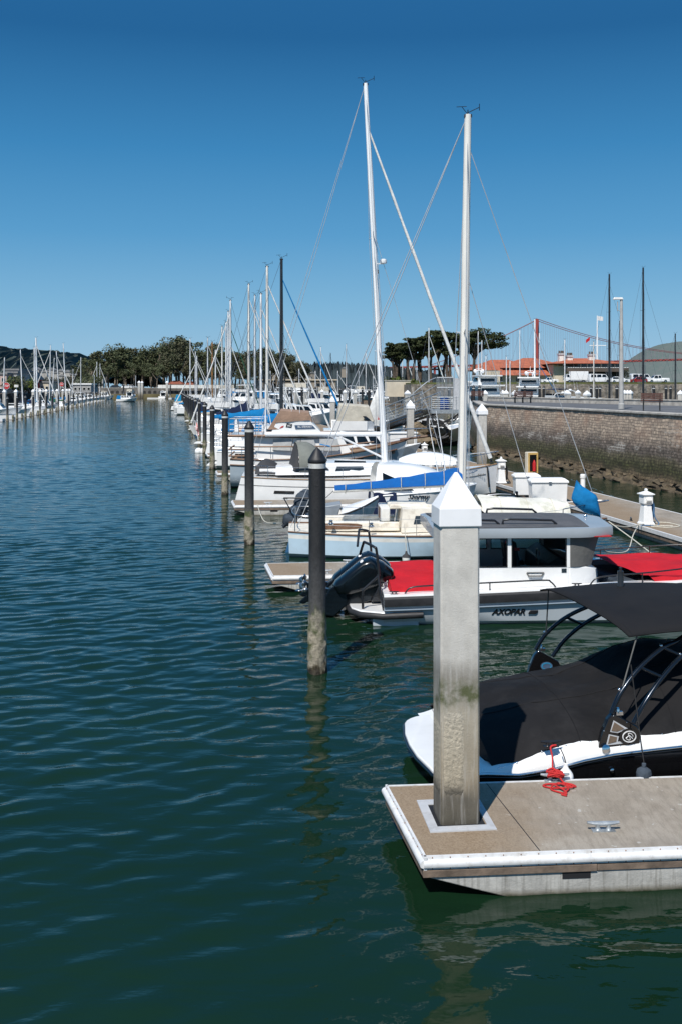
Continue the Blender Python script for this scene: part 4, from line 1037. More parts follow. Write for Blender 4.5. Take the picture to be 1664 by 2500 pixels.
    if o.get('jib'):
        a, e = at(o.get('jtop',.9)), bow+Vector((-.15,0,.35))
        n = 14; rr = o.get('jr', .075)
        b = MB().tube([a.lerp(e,i/n)+Vector((0,.03*math.sin(i*1.9),-.10*math.sin(math.pi*i/n))) for i in range(n+1)], [rr*(.45+.75*(i/n)**.6)*(1+.10*math.sin(i*2.7)) for i in range(n+1)], 7); b.build('furled_jib', MT[o['jib']], t, 60)
        MB().lathe([(.12,0),(.12,.05),(.05,.06),(.05,.16),(.11,.17)], tuple(bow+Vector((-.12,0,.12))), 10).build('furling_drum', MT['black_metal'], t, 40)
    # boom and its cover
    bz = mz0+o.get('boomz',.55); bl = o.get('boom', L*.36); xb = mx-.12
    if o.get('cover','none') != 'skip':
        bm_ = MB().tube([(xb,0,bz),(xb-bl,0,bz+o.get('brise',-.05))], o.get('br',.06), 10).build('boom', MT[o.get('mast','alu_mast')], t, 40)
        if o.get('cover'):
            rings = []
            for i in range(13):
                u = i/12; x = xb+.14-(bl+.1)*u; z = bz+o.get('brise',-.05)*u; h = (.62*(1-u)**1.4+.24)*o.get('ch',1)*(1+.06*math.sin(i*2.3)); w_ = (.15*(1-u)+.085)*(1+.12*math.sin(i*1.7+1))
                rings.append([(x, w_*math.cos(a)*(1 if math.sin(a) < .3 else .75), z+.03+(h if math.sin(a) > 0 else o.get('cb',.11))*math.sin(a)) for a in [2*math.pi*j/10 for j in range(10)]])
            MB().loft(rings).build('sail_cover', MT[o['cover']], bm_, 60)
    pulpit(t, H, L, B, fb, o)
    if o.get('dodger'):
        x = c0+.1; hw = B*.3; hh = o.get('dh', .75)
        b = MB().grid(lambda u,q: (x-.75+.95*u-.0*q, hw*math.cos(math.pi*q)*(1-.18*u), zc+hgt*.7+hh*(math.sin(math.pi*q)**.45)*(math.sin(math.pi*.5*min(1,(1-u)*1.9))**.6)), 8, 14)
        b.build('dodger', MT[o['dodger']], t, 60, solid=.03)
    return t, H
def pulpit(t, H, L, B, fb, o):
    s_ = o.get('rail','steel'); r = .018
    b = MB(); P = lambda u, s, h: (H.pt(u,1,s)[0], H.pt(u,1,s)[1]*.96, H.pt(u,1,s)[2]+h)
    b.tube(spl([P(.84,-1,.62),P(.93,-1,.66),(L+.08,0,H.fb+.68),P(.93,1,.66),P(.84,1,.62)],5), r, 6)
    for s in (-1,1):
        b.tube([P(.84,s,0),P(.84,s,.62)], r, 6); b.tube([P(.95,s,0),P(.94,s,.66)], r, 6)
    b.build('pulpit', MT[s_], t, 50)
    b = MB(); b.tube(spl([P(.10,-1,.62),P(.02,-1,.62),P(.02,1,.62),P(.10,1,.62)],4), r, 6)
    for s in (-1,1): b.tube([P(.10,s,0),P(.10,s,.62)], r, 6); b.tube([P(.02,s,0),P(.02,s,.62)], r, 6)
    b.build('pushpit', MT[s_], t, 50)
    b = MB()
    for s in (-1,1):
        pr = None
        for u in (.10,.24,.38,.52,.66,.76,.84):
            q = P(u,s,.6); b.tube([P(u,s,0), q], .013, 5)
            if pr: b.tube([pr,q], .007, 4); b.tube([(pr[0],pr[1],pr[2]-.28),(q[0],q[1],q[2]-.28)], .006, 4)
            pr = q
    b.build('lifeline', MT[s_], t, 40)

def motor_boat(label, cat, X, d, L, B, o, rz=.05, flip=False, group=None, name='motorboat'):
    t = thing(name, label, cat, (X,d,0), rz+(math.pi if flip else 0), group)
    fb = o.get('fb',1.15)
    H = Hull(L, B, fb*.85, fb*.95, fb*o.get('bk',1.45), tw=.92, tm=.5, brake=L*.14, srake=0, draft=.4, n=14, bowv=1.3)
    st = o.get('stripe')
    H.build([MT[o.get('hull','gel_white')], MT[o.get('boot','antifoul_dark')], MT[st or 'gel_white']], t, zone=lambda tt,h: 1 if h < .25 else (2 if st and .72 < h < .85 else 0), hs=[0,.12,.25,.27,.4,.58,.72,.86,.94,1])
    H.deck(MT['gel_white'], t); H.rail(MT[o.get('toe','gel_white')], t, .04, .02)
    MB().box(-.75,.05,-B*.42,B*.42,.22,.32).build('swim_platform', MT['dull_white'], t, 0, .03)
    z0 = fb-.1; ch = o.get('cab',1.25); x0, x1 = o.get('cx',(L*.22,L*.72))
    b = MB(); box_cabin(b, x0, x1, B*.42, B*.30, z0, z0+ch, fr=1.25, ar=.1, tum=.18); cbn = b.build('cabin', MT['gel_white'], t, 35)
    for s in (-1,1):
        for u0, u1 in ((.06,.34),(.38,.62),(.66,.88)):
            q = []
            for u, zz in ((u0,.48),(u1,.46),(u1-.03,.82),(u0+.01,.86)):
                hw = B*.42-(B*.12)*u; q.append((x0+.1*zz+(x1-x0-.1*zz-1.25*zz)*u, s*(hw-.18*zz+.014), z0+ch*zz))
            MB().add(q, [(0,1,2,3)]).build('window', MT['dark_glass'], cbn, 0)
    hw = B*.30-.16
    MB().add([(x1-.58,-hw*.9,z0+ch*.42),(x1-.58,hw*.9,z0+ch*.42),(x1-1.12,hw*.86,z0+ch*.80),(x1-1.12,-hw*.86,z0+ch*.80)],[(0,1,2,3)]).build('windscreen', MT['dark_glass'], cbn, 0).location = (.03,0,.02)
    b = MB(); b.add([(x0-.005,-B*.3,z0+.12),(x0-.005,B*.3,z0+.12),(x0+.06,B*.27,z0+ch*.84),(x0+.06,-B*.27,z0+ch*.84)],[(0,1,2,3)]); ob = b.build('saloon_door', MT['dark_glass'], cbn, 0); ob.location.x = -.02
    zt = z0+ch
    if o.get('fly'):
        b = MB(); n = 10
        xa, xb = x0-.4, x1-1.5; hw = B*.38
        pth = [(xa,-hw),(xb-.5,-hw*.95),(xb,-hw*.6),(xb+.1,0),(xb,hw*.6),(xb-.5,hw*.95),(xa,hw)]
        b.loft([[(x,y,zt-.02) for x,y in pth],[(x+.02,y*1.03,zt+.62) for x,y in pth],[(x-.03,y*.96,zt+.62) for x,y in pth],[(x-.03,y*.96,zt+.03) for x,y in pth]], ringclosed=False)
        b.hexa([(xa-.6,-hw,zt-.04),(xb,-hw*.9,zt-.04),(xb,hw*.9,zt-.04),(xa-.6,hw,zt-.04),(xa-.6,-hw,zt+.04),(xb,-hw*.9,zt+.04),(xb,hw*.9,zt+.04),(xa-.6,hw,zt+.04)])
        fl = b.build('flybridge', MT['gel_white'], t, 35)
        MB().loft([[(x,y*1.0,zt+.62) for x,y in pth[1:-1]],[(x-.28,y*.92,zt+.95) for x,y in pth[1:-1]]], ringclosed=False, caps=False).build('wind_deflector', MT[o.get('flyglass','dark_glass')], fl, 30, solid=.015)
        if o.get('flytop'):
            b = MB().grid(lambda u,q: (xa+.1+(xb-xa-.5)*u, hw*.95*(2*q-1), zt+1.75+.14*(1-(2*q-1)**4)-.08*(2*u-1)**2), 6, 8); b.build('bimini', MT[o['flytop']], fl, 60, solid=.05)
            b = MB()
            for sx in (xa+.3,xb-.7):
                for s in (-1,1): b.tube([(sx,s*hw*.9,zt+.5),(sx,s*hw*.9,zt+1.8)], .025, 6)
            b.build('bimini_frame', MT['steel'], fl, 50)
        if o.get('flycover'):
            b = MB(); box_cabin(b, xa+.3, xb+.05, hw*.98, hw*.7, zt+.55, zt+o.get('fch',1.2), fr=.35, ar=.15, tum=.10, cam_=.10); b.build('flybridge_cover', MT[o['flycover']], fl, 60, .05)
    if o.get('arch'):
        b = MB(); xa = x0+.5
        pr = [(xa-.2,-B*.38,zt-.6),(xa-.5,-B*.36,zt+.5),(xa-.75,-B*.28,zt+1.0),(xa-.8,0,zt+1.05),(xa-.75,B*.28,zt+1.0),(xa-.5,B*.36,zt+.5),(xa-.2,B*.38,zt-.6)]
        b.tube(spl(pr,4), .11, 6, sq=.5); b.build('radar_arch', MT['gel_white'], t, 50)
        MB().lathe([(.0,0),(.28,.02),(.28,.18),(.2,.26),(0,.28)], (xa-.8,0,zt+1.08), 12).build('radar_dome', MT['plastic_white'], t, 50)
    if o.get('canvas'):
        b = MB(); box_cabin(b, o.get('c0',.15), x0+.15, B*.40, B*.41, fb-.0, zt+.02, fr=.0, ar=.5, tum=.12, cam_=.12); b.build('cockpit_canvas', MT[o['canvas']], t, 50, .03)
    for i_, (ax_, ay_) in enumerate(((x0+.8,-B*.3),(x0+1.4,B*.28))):
        MB().tube([(ax_,ay_,zt-.1),(ax_-.5,ay_,zt+2.6+.5*i_)], [.03,.012], 4).build('whip_antenna', MT['white_mast'], t, 0)
    if o.get('pole'):
        b = MB().tube([(x0+1,.2,zt),(x0+1,.2,zt+o['pole'])], [.035,.015], 5); b.build('antenna', MT['white_mast'], t, 40)
    b = MB(); P = lambda u, s, h: (H.pt(u,1,s)[0], H.pt(u,1,s)[1]*.95, H.pt(u,1,s)[2]+h)
    us = [.5,.6,.7,.8,.9,.97]
    for s in (-1,1):
        b.tube([P(u,s,.55) for u in us]+[(L+.05,0,H.fb+.6)], .018, 5)
        for u in us: b.tube([P(u,s,0),P(u,s,.55)], .013, 5)
    b.build('bow_rail', MT['steel'], t, 40)
    return t, H
# ------------------------------------------------------------------ pale blue sloop with blue sail cover
t, H = sail_boat('weathered pale blue sailboat with cream deck and blue cover along its boom', 'sailboat', -1.9, 36.55, 11.7, 3.9, 6.3, 16.02,
    dict(hull='pale_blue_hull', stripe='dull_white', toe='brown_wood', boot='antifoul_blue', deck='cream_deck', fb=.95, cab=.72, mast='grey_mast', mr=.165, spr=(.46,), cover='blue_canvas', ch=.72, cb=.02, boom=4.55, brise=-.22, br=.085,
         boomz=1.0, split=True, wr=.014, wire='wire_light', srake=-.05, brake=1.3, tw=.62), rz=.04, foot_z=1.45, lean=.25)
lb = t
b = MB()
def tarp(u, q):
    x = 6.9+3.3*u; v = 2*q-1; hw = 1.25*(1-.45*u**1.5)
    z = .98+(1.02-.22*u**2)*(1-abs(v)**3)**.6+.03*math.sin(9*u+4*v)+.03*math.sin(5*v-7*u)
    return (x, hw*v, z)
b.grid(tarp, 22, 16); b.build('tarp', MT['tarp_white'], t, 60)
b = MB()
for i, x in enumerate((7.6,8.6,9.6)): b.tube([tuple(Vector(tarp((x-6.9)/3.3, q/14))+Vector((0,0,.012))) for q in range(15)], .010, 4)
b.build('tarp_lashing', MT['rope_white'], t, 40)
# bagged jib standing on the forestay
def LT(o, X, d, z):
    m = o.matrix_basis if False else Matrix.Translation(o.location) @ o.rotation_euler.to_matrix().to_4x4(); return m.inverted() @ Vector((X,d,z))
OUTL = [(8.60,2.62),(8.52,2.35),(8.46,2.10),(8.44,1.92),(8.50,1.76),(8.66,1.58),(8.90,1.45),(9.20,1.33),(9.48,1.22),(9.49,1.45),(9.42,1.75),(9.38,1.98),(9.34,2.10),(9.20,2.17),(9.02,2.25),(8.84,2.36),(8.70,2.50)]
c0 = (8.95,1.85); rings = []; br_ = random.Random(8)
for k_, yo in ((.30,-.30),(.72,-.24),(.93,-.12),(1,0),(.93,.12),(.72,.24),(.30,.30)):
    rings.append([tuple(LT(t, c0[0]+(x-c0[0])*k_+br_.uniform(-.02,.02), 36.75+yo, c0[1]+(z-c0[1])*k_+.03*math.sin(9*x+4*z))) for x, z in OUTL])
MB().loft(rings).build('sail_bag', MT['bright_blue'], t, 60)
b = MB()
for x, zz in ((2.9,1.12),): b.lathe([(.10,-.02),(.11,.02),(.06,.06),(.07,.12),(.05,.14)], (x,-1.5,zz), 10)
b.lathe([(.10,-.02),(.11,.02),(.06,.06),(.07,.12),(.05,.14)], (1.5,-1.35,1.2), 10)
b.build('winch', MT['steel'], t, 40)
for zz, x0_, x1_ in ((1.12,.9,2.6),):
    b = MB(); n = 16
    rim = [(x0_+(x1_-x0_)*.5+(x1_-x0_)*.5*max(-1,min(1,1.12*math.cos(2*math.pi*j/n))), -1.06-.004, 1.08+.11*max(-1,min(1,1.15*math.sin(2*math.pi*j/n)))) for j in range(n)]
    b.add(rim, [tuple(range(n))]); b.build('coaming_locker', MT['brown_wood'], t, 0)
b = MB(); b.box(3.3,3.62,-.80,.80,1.2,1.70); b.build('companionway', MT['dull_white'], t, 30, .04)
b = MB(); b.box(3.285,3.30,-.4,.4,1.25,1.64); b.build('washboard', MT['brown_wood'], t, 0)
b = MB(); b.prism([(3.6,1.62),(3.62,1.80),(5.0,1.78),(5.1,1.66)],'y',-.62,.62); b.build('sliding_hatch', MT['cream_deck'], t, 30, .04)
rope('boom_strop', None, [(1.7,.1,2.28),(1.0,-.2,1.7),(.3,-.1,1.2)], .012, 'rope_black', parent=t)
b = MB()
for q in (.12,.27,.46,.7,.9):
    x = 6.2-4.6*q; z = 2.45-.22*q; hh = (.62*(1-q)**1.4+.24)*.72
    b.tube([(x,.19*math.cos(a),z+.02+(hh+.025 if math.sin(a) > 0 else .14)*math.sin(a)) for a in [2*math.pi*j/12 for j in range(12)]], .012, 4, closed=True)
b.build('sail_tie', MT['rope_white'], t, 40)
b = MB(); b.prism([(-.18,-.2),(.05,.6),(.2,.6),(.2,-.2)],'y',-.03,.03); b.build('rudder', MT['antifoul_blue'], t, 0)
f = thing('fender', 'small weathered fender hanging on the pale blue hull beside the nearest white cap', 'fender', (gx(991,34.35),34.40,gz(1362,34.35)))
MB().lathe([(.02,-.16),(.13,-.15),(.14,0),(.14,.02)], (0,0,0), 14).build('body', MT['dull_white'], f, 40)
MB().lathe([(.145,.015),(.13,.07),(.05,.13),(.03,.22),(.01,.23)], (0,0,0), 14).build('fender_cap', MT['dark_grey_canvas'], f, 50)
rope('lanyard', None, [(0,0,.2),(-.02,.05,.6),(-.05,.25,1.1)], .014, 'rope_white', parent=f)

# ------------------------------------------------------------------ small tender with covered outboards
t = thing('tender', 'small white tender with outboards wrapped in dark covers, beyond the pale blue sailboat', 'dinghy', (-1.75,40.6,0), .04)
H = Hull(3.3,2.0,.9,.95,1.55,tw=.9,tm=.45,brake=.75,srake=0,draft=.25,n=14,bowv=.35)
H.build([MT['gel_white'],MT['gel_white']], t); H.rail(MT['rubber_black'], t, .035, .0)
b = MB(); b.grid(lambda u,q: (1.75+1.5*u, (2*q-1)*max(.02,H.pt(min(1,(1.75+1.5*u)/3.3),1,1)[1]), .98+.5*u+.14*(1-(2*q-1)**2)), 8, 8); b.build('foredeck', MT['gel_white'], t, 50)
MB().box(.1,1.75,-.8,.8,.25,.5).build('floor', MT['collar_grey'], t, 0)
b = MB(); b.prism([(.9,.5),(1.5,.5),(1.75,1.35),(1.1,1.25)],'y',-.55,.55); b.build('console', MT['inflatable_grey'], t, 30, .04)
for y, x_ in ((-.42,0),(.30,.12)):
    b = MB(); rr = random.Random(int(y*100))
    b.ball((.22+x_,y,1.42),(.36,.30,.42),14,10); b.ball((-.05+x_,y,1.0),(.30,.27,.34),12,8); b.ball((-.28+x_,y,.70),(.34,.26,.28),12,8)
    b.v = [(px+.035*rr.uniform(-1,1),py+.035*rr.uniform(-1,1),pz+.035*rr.uniform(-1,1)) for px,py,pz in b.v]
    b.tube([(-.25+x_,y,.7),(-.6+x_,y,.42)],.09,6)
    b.build('covered_outboard', MT['slate_cover'], t, 40)
b = MB(); b.tube([(-.55,-.75,1.62),(.6,-.75,1.6)],.03,6); b.tube([(.6,-.75,1.6),(.75,-.75,.9)],.03,6); b.tube([(-.55,-.75,1.62),(-.2,-.75,1.0)],.025,6); b.build('stern_rail', MT['black_metal'], t, 40)
rope('mooring_line', 'grey mooring line from the tender stern to the third dock', [(-2.6,40.2,.55),(-3.3,43.0,.3),(-3.9,46.9,.52)], .02, 'rope_white')

# ------------------------------------------------------------------ white boat with a name on its side
t, H = motor_boat('white high-sided boat with its name in script, behind the blue sail cover', 'motorboat', 1.35, 43.3, 4.5, 3.6, dict(fb=1.72, bk=1.05, cab=.25, cx=(2.0,2.4), boot='antifoul_dark'))
for ch in [c for c in t.children if c.name.startswith(('cabin','swim_platform'))]:
    for g in list(ch.children): bpy.data.objects.remove(g)
    bpy.data.objects.remove(ch)
def coach(u, q):
    v = 2*q-1; x = .0+3.6*u; hw = 1.62-.95*u**2.2
    z = 1.55+(1.18*(1-u**3.2)+.04)*(1-abs(v)**3.2)**.55
    return (x+.3*(1-abs(v)), hw*v, z)
b = MB().grid(coach, 18, 22); cabn = b.build('cabin', MT['gel_white'], t, 60)
for s in (-1,1):
    b = MB(); ps = [(.32,1.75),(1.0,1.72),(1.6,1.70),(1.35,1.98),(.75,2.25),(.30,2.45)]
    b.add([(x, s*(1.66-.25*(z-1.6)**1.5-.02*x), z) for x,z in ps], [tuple(range(6))]); b.build('window', MT['dark_glass'], cabn, 0)
MB().grid(lambda u,q: (-.12-.25*math.sin(math.pi*u)*.4, -1.55+1.2*q, .75+1.2*u), 4, 6).build('stern_cloth', MT['navy_canvas'], t, 40)
MB().grid(lambda u,q: (-.1+.95*q, -1.72-.06*math.sin(8*q)-.10*u*(1-u), 1.62-.95*u+.04*math.sin(9*q)), 5, 8).build('side_cloth', MT['navy_canvas'], t, 40)
tt = (3.1-1.35)/4.5; p = Vector(H.pt(tt,.93,-1))
text_mesh('hull_lettering', 'Stormy', .29, MT['letter_black'], t, Matrix.Translation((p.x,p.y-.03,1.47)) @ Matrix.Rotation(R(88),4,'X'), shear=.45, bold=.004)
b = MB()
for dx in (-1.35,-.95):
    q = Vector(H.pt(max(.01,(p.x+dx)/4.5),.80,-1)); b.ball((q.x,q.y-.01,1.03), (.06,.03,.05), 8, 6)
b.build('through_hull', MT['chrome'], t, 50)

# ------------------------------------------------------------------ large white sloop with grey dodger
t, H = sail_boat('large white modern sloop with tall white mast, bare silver boom and grey dodger', 'sailboat', -5.55, 52.1, 13.75, 5.0, 7.85, 21.9,
    dict(hull='gel_white', boot='antifoul_dark', fb=1.62, cab=.55, mast='white_mast', mr=.15, spr=(.60,.30), boom=6.1, brise=.0, br=.125, boomz=1.42, jib='sail_white', jtop=.886, jr=.095, wr=.013, wire='wire_light', split=True,
         srake=.5, brake=.12, bowv=.25, tw=.86, toe='teak'), rz=.045, foot_z=2.15, lean=-1.02)
wb = t
b = MB()
for s in (-1,1): b.tube([(H.pt(i/20,.80,s)[0],H.pt(i/20,.80,s)[1]+s*.006,H.pt(i/20,.80,s)[2]) for i in range(20)], .016, 4)
b.build('rub_line', MT['grey_canvas'], t, 40)
def hull_panel(u0, u1, h0, h1, name, m, nseg=6, off=.02):
    b = MB().grid(lambda u,q: (lambda p: (p[0],p[1]-off,p[2]))(H.pt(u0+(u1-u0)*u, h0+(h1-h0)*q, -1)), nseg, 2); return b.build(name, MT[m], t, 0)
hull_panel(.135,.21,.60,.68,'hull_window','dark_glass')
b = MB().add([(3.1,-1.66,1.80),(4.9,-1.62,1.83),(4.75,-1.58,1.98),(3.25,-1.60,1.90)],[(0,1,2,3)]); b.build('low_window', MT['dark_glass'], t, 0)
MB().grid(lambda u,q: (2.2+4.2*u, (2*q-1)*(1.85-.5*u), 1.60+(.42+.1*u)*(1-abs(2*q-1)**5)), 10, 10).build('coachroof', MT['gel_white'], t, 50)
b = MB(); w0, w1 = 1.62, 1.36
b.add([(5.15,-1.36,2.08),(6.8,-1.17,2.02),(6.75,-1.13,2.24),(5.2,-1.32,2.30)],[(0,1,2,3)]); b.build('saloon_window', MT['dark_glass'], t, 0)
# dodger: canvas hood, dark sheet standing in for the shade of its open back, and low cockpit cover behind it
def dod(u, q):
    v = 2*q-1; a = abs(v)**2.6
    x = 3.15+1.75*u+.25*(1-u)*abs(v)
    z = 1.75+(1.42*(1-a)**.5)*(1-.72*max(0,(u-.28)/.72)**1.7)
    return (x, 1.62*v*(1-.10*u), z)
MB().grid(dod, 12, 20).build('dodger', MT['olive_canvas'], t, 50, solid=.02)
MB().grid(lambda u,q: (lambda p: (p[0]-.35*(1-u)-.02, p[1]*.98, 1.72+(p[2]-1.74)*u))(dod(0,q)), 4, 20).build('dodger_back_shade', MT['dark_grey_canvas'], t, 50)
MB().grid(lambda u,q: (1.15+1.7*u, (2*q-1)*1.45, 1.62+(.28+.38*math.sin(math.pi*min(1,u*1.35))+.05*math.sin(9*u))*(1-abs(2*q-1)**4)), 10, 10).build('cockpit_cover', MT['dark_grey_canvas'], t, 50)
MB().lathe([(.0,0),(.10,.0),(.11,.02),(.0,.03)], (3.9,-1.50,2.05), 12).build('dodger_patch', MT['letter_white'], t, 0)
MB().grid(lambda u,q: (4.45+.55*u, .2-.35*q, 3.05-.12*u+.03*math.sin(6*q)), 3, 3).build('blue_strap', MT['bright_blue'], t, 0)
b = MB(); zr = gz(636,52)
b.lathe([(0,0),(.17,.01),(.19,.06),(.18,.20),(.10,.24),(0,.25)], (7.85-.52+.42,-.05,zr-.1), 14); b.box(7.85-.52+.05,7.85-.52+.42,-.07,.0,zr-.13,zr-.09); b.build('radar_dome', MT['plastic_white'], t, 50)
MB().box(7.42,7.52,-.05,.05,zr-.62,zr-.42).build('mast_light', MT['black_metal'], t, 0)
b = MB().tube([(7.72,0,2.35),(5.6,0,3.38)], .055, 8); b.build('boom_vang', MT['alu_mast'], t, 50)
b = MB()
for x in (3.1,3.5): b.tube([(x,0,3.42),(x-.1,-.1,3.0),(x+.3,-.2,2.2)], .016, 4)
b.build('mainsheet', MT['rope_black'], t, 0)
q = Vector(H.pt(.932,.80,-1))
text_mesh('bow_number', '22313', .19, MT['grey_canvas'], t, Matrix.Translation((q.x-.1,q.y-.10,q.z)) @ Matrix.Rotation(R(-14),4,'Z').inverted() @ Matrix.Rotation(R(90),4,'X'))
q0, q1 = Vector(H.pt(.955,.98,-1)), Vector(H.pt(.968,.45,-1)); MB().tube([q0+Vector((0,-.05,0)),q1+Vector((.0,-.08,0))], .045, 6).build('bow_strap', MT['rubber_black'], t, 0)
b = MB(); zz = 2.05                                  # dinghy turned over on the foredeck
b.grid(lambda u,q: (8.6+2.9*u, .2+(2*q-1)*.85*math.sin(math.pi*min(1,.30+.70*(1-u)))**.5, 2.0+.62*(1-abs(2*q-1)**3)**.5*math.sin(math.pi*(.12+.80*(1-u)))**.6), 14, 14); b.build('upturned_dinghy', MT['gel_white'], t, 60)

# ------------------------------------------------------------------ trawler yacht with brown canvas
t = thing('trawler_yacht', 'trawler yacht with brown canvas covers, name board and slate grey bow', 'yacht', (-6.6,61.3,0), .03)
H = Hull(10.6,4.6,1.75,1.85,2.75,tw=.85,tm=.45,brake=.9,srake=.0,draft=.5,n=18,bowv=1.0)
H.build([MT['grey_blue_hull'],MT['antifoul_dark'],MT['gel_white']], t, zone=lambda tt,h: 1 if h < .28 else (2 if h >= .84 else 0), hs=[0,.1,.2,.28,.45,.6,.72,.84,.86,.95,1])
H.deck(MT['teak'], t); H.rail(MT['brown_wood'], t, .06, .03)
b = MB()
for s in (-1,1): b.tube([(H.pt(i/20,.86,s)[0],H.pt(i/20,.86,s)[1]+s*.03,H.pt(i/20,.86,s)[2]) for i in range(20)], .045, 6)
b.build('rub_strake', MT['brown_wood'], t, 50)
b = MB()
for x in (.55,.63,.72): q = H.pt(x,.80,-1); b.box(q[0]-.32,q[0]+.32,q[1]-.03,q[1]+.06,q[2]-.12,q[2]+.16)
b.build('hull_window', MT['dark_glass'], t, 0)
b = MB(); q = H.pt(.93,.82,-1); b.lathe([(0,0),(.12,0),(.12,.03)], (0,0,0), 12); o = b.build('hawse', MT['black_metal'], t, 40); o.location = (q[0],q[1]-.02,q[2]); o.rotation_euler = (1.6,0,.3)
b = MB(); box_cabin(b, 1.3, 7.4, 1.85, 1.55, 1.75, 3.05, fr=.7, ar=.05, tum=.06); cbn = b.build('cabin', MT['gel_white'], t, 35)
for x0_, x1_ in ((2.5,3.75),(3.9,5.1),(5.25,6.5)):
    MB().add([(x0_,-1.86+.0*x0_,2.25),(x1_,-1.82,2.25),(x1_-.15,-1.76,2.95),(x0_+.05,-1.80,2.95)],[(0,1,2,3)]).build('window_cover', MT['clear_vinyl'], cbn, 0)
b = MB(); b.hexa([(-.1,-2.0,3.08),(6.0,-1.75,3.08),(6.0,1.75,3.08),(-.1,2.0,3.08),(-.1,-2.0,3.2),(6.0,-1.75,3.2),(6.0,1.75,3.2),(-.1,2.0,3.2)]); b.build('boat_deck', MT['gel_white'], t, 30, .03)
b = MB(); b.tube([(-.1,-2.03,3.14),(2.2,-2.02,3.14),(6.0,-1.78,3.16),(6.15,0,3.2),(6.0,1.78,3.16),(-.1,2.03,3.14)], .09, 6); b.tube([(-.1,-1.0,3.14),(-.1,1.0,3.14)], .08, 6); b.build('deck_edge_canvas', MT['tan_canvas'], t, 50)
fbk = MB(); z0 = 3.2
pz = [(2.35,z0),(2.75,z0+.78),(4.6,z0+.95),(5.35,z0+.18),(5.3,z0)]
fbk.prism(pz, 'y', -1.62, -1.56); fbk.prism(pz, 'y', 1.56, 1.62); fbk.add([(4.6,-1.6,z0+.95),(5.35,-1.6,z0+.18),(5.35,1.6,z0+.18),(4.6,1.6,z0+.95)],[(0,1,2,3)])
fy = fbk.build('flybridge', MT['gel_white'], t, 0)
MB().prism([(3.85,z0+.33),(5.05,z0+.36),(4.85,z0+.56),(3.8,z0+.56)],'y',-1.66,-1.625).build('name_board', MT['sign_blue'], fy, 0)
text_mesh('name_lettering', 'R.L. STEWART', .15, MT['letter_white'], fy, Matrix.Translation((4.42,-1.668,z0+.46)) @ Matrix.Rotation(R(90),4,'X'), bold=.004, width=.85)
MB().prism([(3.28,z0+.44),(3.62,z0+.40),(3.66,z0+.62),(3.34,z0+.68)],'y',-1.645,-1.625).build('black_flag', MT['letter_black'], fy, 0)
text_mesh('flag_lettering', 'AC', .16, MT['letter_white'], fy, Matrix.Translation((3.48,-1.65,z0+.53)) @ Matrix.Rotation(R(90),4,'X'), bold=.006)
MB().prism([(2.90,z0+.36),(3.12,z0+.44),(3.16,z0+.54),(3.0,z0+.48)],'y',-1.645,-1.625).build('red_pennant', MT['ext_red'], fy, 0)
b = MB(); box_cabin(b, 2.2, 5.0, 1.66, 1.5, z0+.30, z0+1.42, fr=.35, ar=.75, tum=.15, cam_=.1); b.grid(lambda u,q: (2.65+2.15*u, -1.67+.02*math.sin(12*u), z0+.70+.16*u-.0*q+.26*q), 10, 2); b.build('flybridge_cover', MT['tan_canvas'], t, 60)
b = MB()
for x in (-.05,.5,1.0,1.5,2.0):
    for s in (-1,1): b.tube([(x,s*1.92,3.2),(x,s*1.92,4.15)], .022, 5)
for z in (3.5,3.82,4.15):
    for s in (-1,1): b.tube([(-.05,s*1.92,z),(2.0,s*1.92,z)], .018, 5)
    b.tube([(-.05,-1.92,z),(-.05,1.92,z)], .018, 5)
b.build('deck_rail', MT['steel'], t, 40)
b = MB()
for z in (1.95,2.35): b.tube([(-.05,-2.0,z),(1.4,-2.0,z),(1.45,-2.0,z)], .05, 6); b.tube([(-.05,-2.0,z),(-.05,2.0,z)], .05, 6)
b.tube([(1.4,-2.05,2.5),(6.2,-2.1,2.52),(8.5,-1.5,2.75)], .05, 6); b.build('rail_canvas', MT['tan_canvas'], t, 50)
b = MB()
for x in (.1,.7,1.3,2.4,3.6,4.8,6.0,7.2): b.tube([(x,-2.05,1.8),(x,-2.05,2.5)], .02, 5)
b.build('stanchion', MT['steel'], t, 40)
b = MB(); b.tube([(2.0,0,3.2),(2.0,0,6.2)], [.05,.03], 6); b.tube([(4.1,-1.4,4.1),(4.1,-1.4,4.9)], .015, 4); b.tube([(3.6,-1.4,4.1),(3.62,-1.4,5.0)], .015, 4); b.build('signal_mast', MT['white_mast'], t, 40)
b = MB(); b.tube([(10.2,0,2.8),(12.2,0,3.05)], .08, 6); b.build('bowsprit', MT['brown_wood'], t, 40)
b = MB(); b.tube([(9.3,-1.0,3.3),(10.3,-.6,3.45),(12.0,0,3.5),(10.3,.6,3.45),(9.3,1.0,3.3)], .025, 6); b.tube([(9.3,-1,2.6),(9.3,-1,3.3)], .02, 5); b.tube([(11.2,-.2,2.95),(11.2,-.2,3.47)], .02, 5); b.build('pulpit', MT['steel'], t, 50)

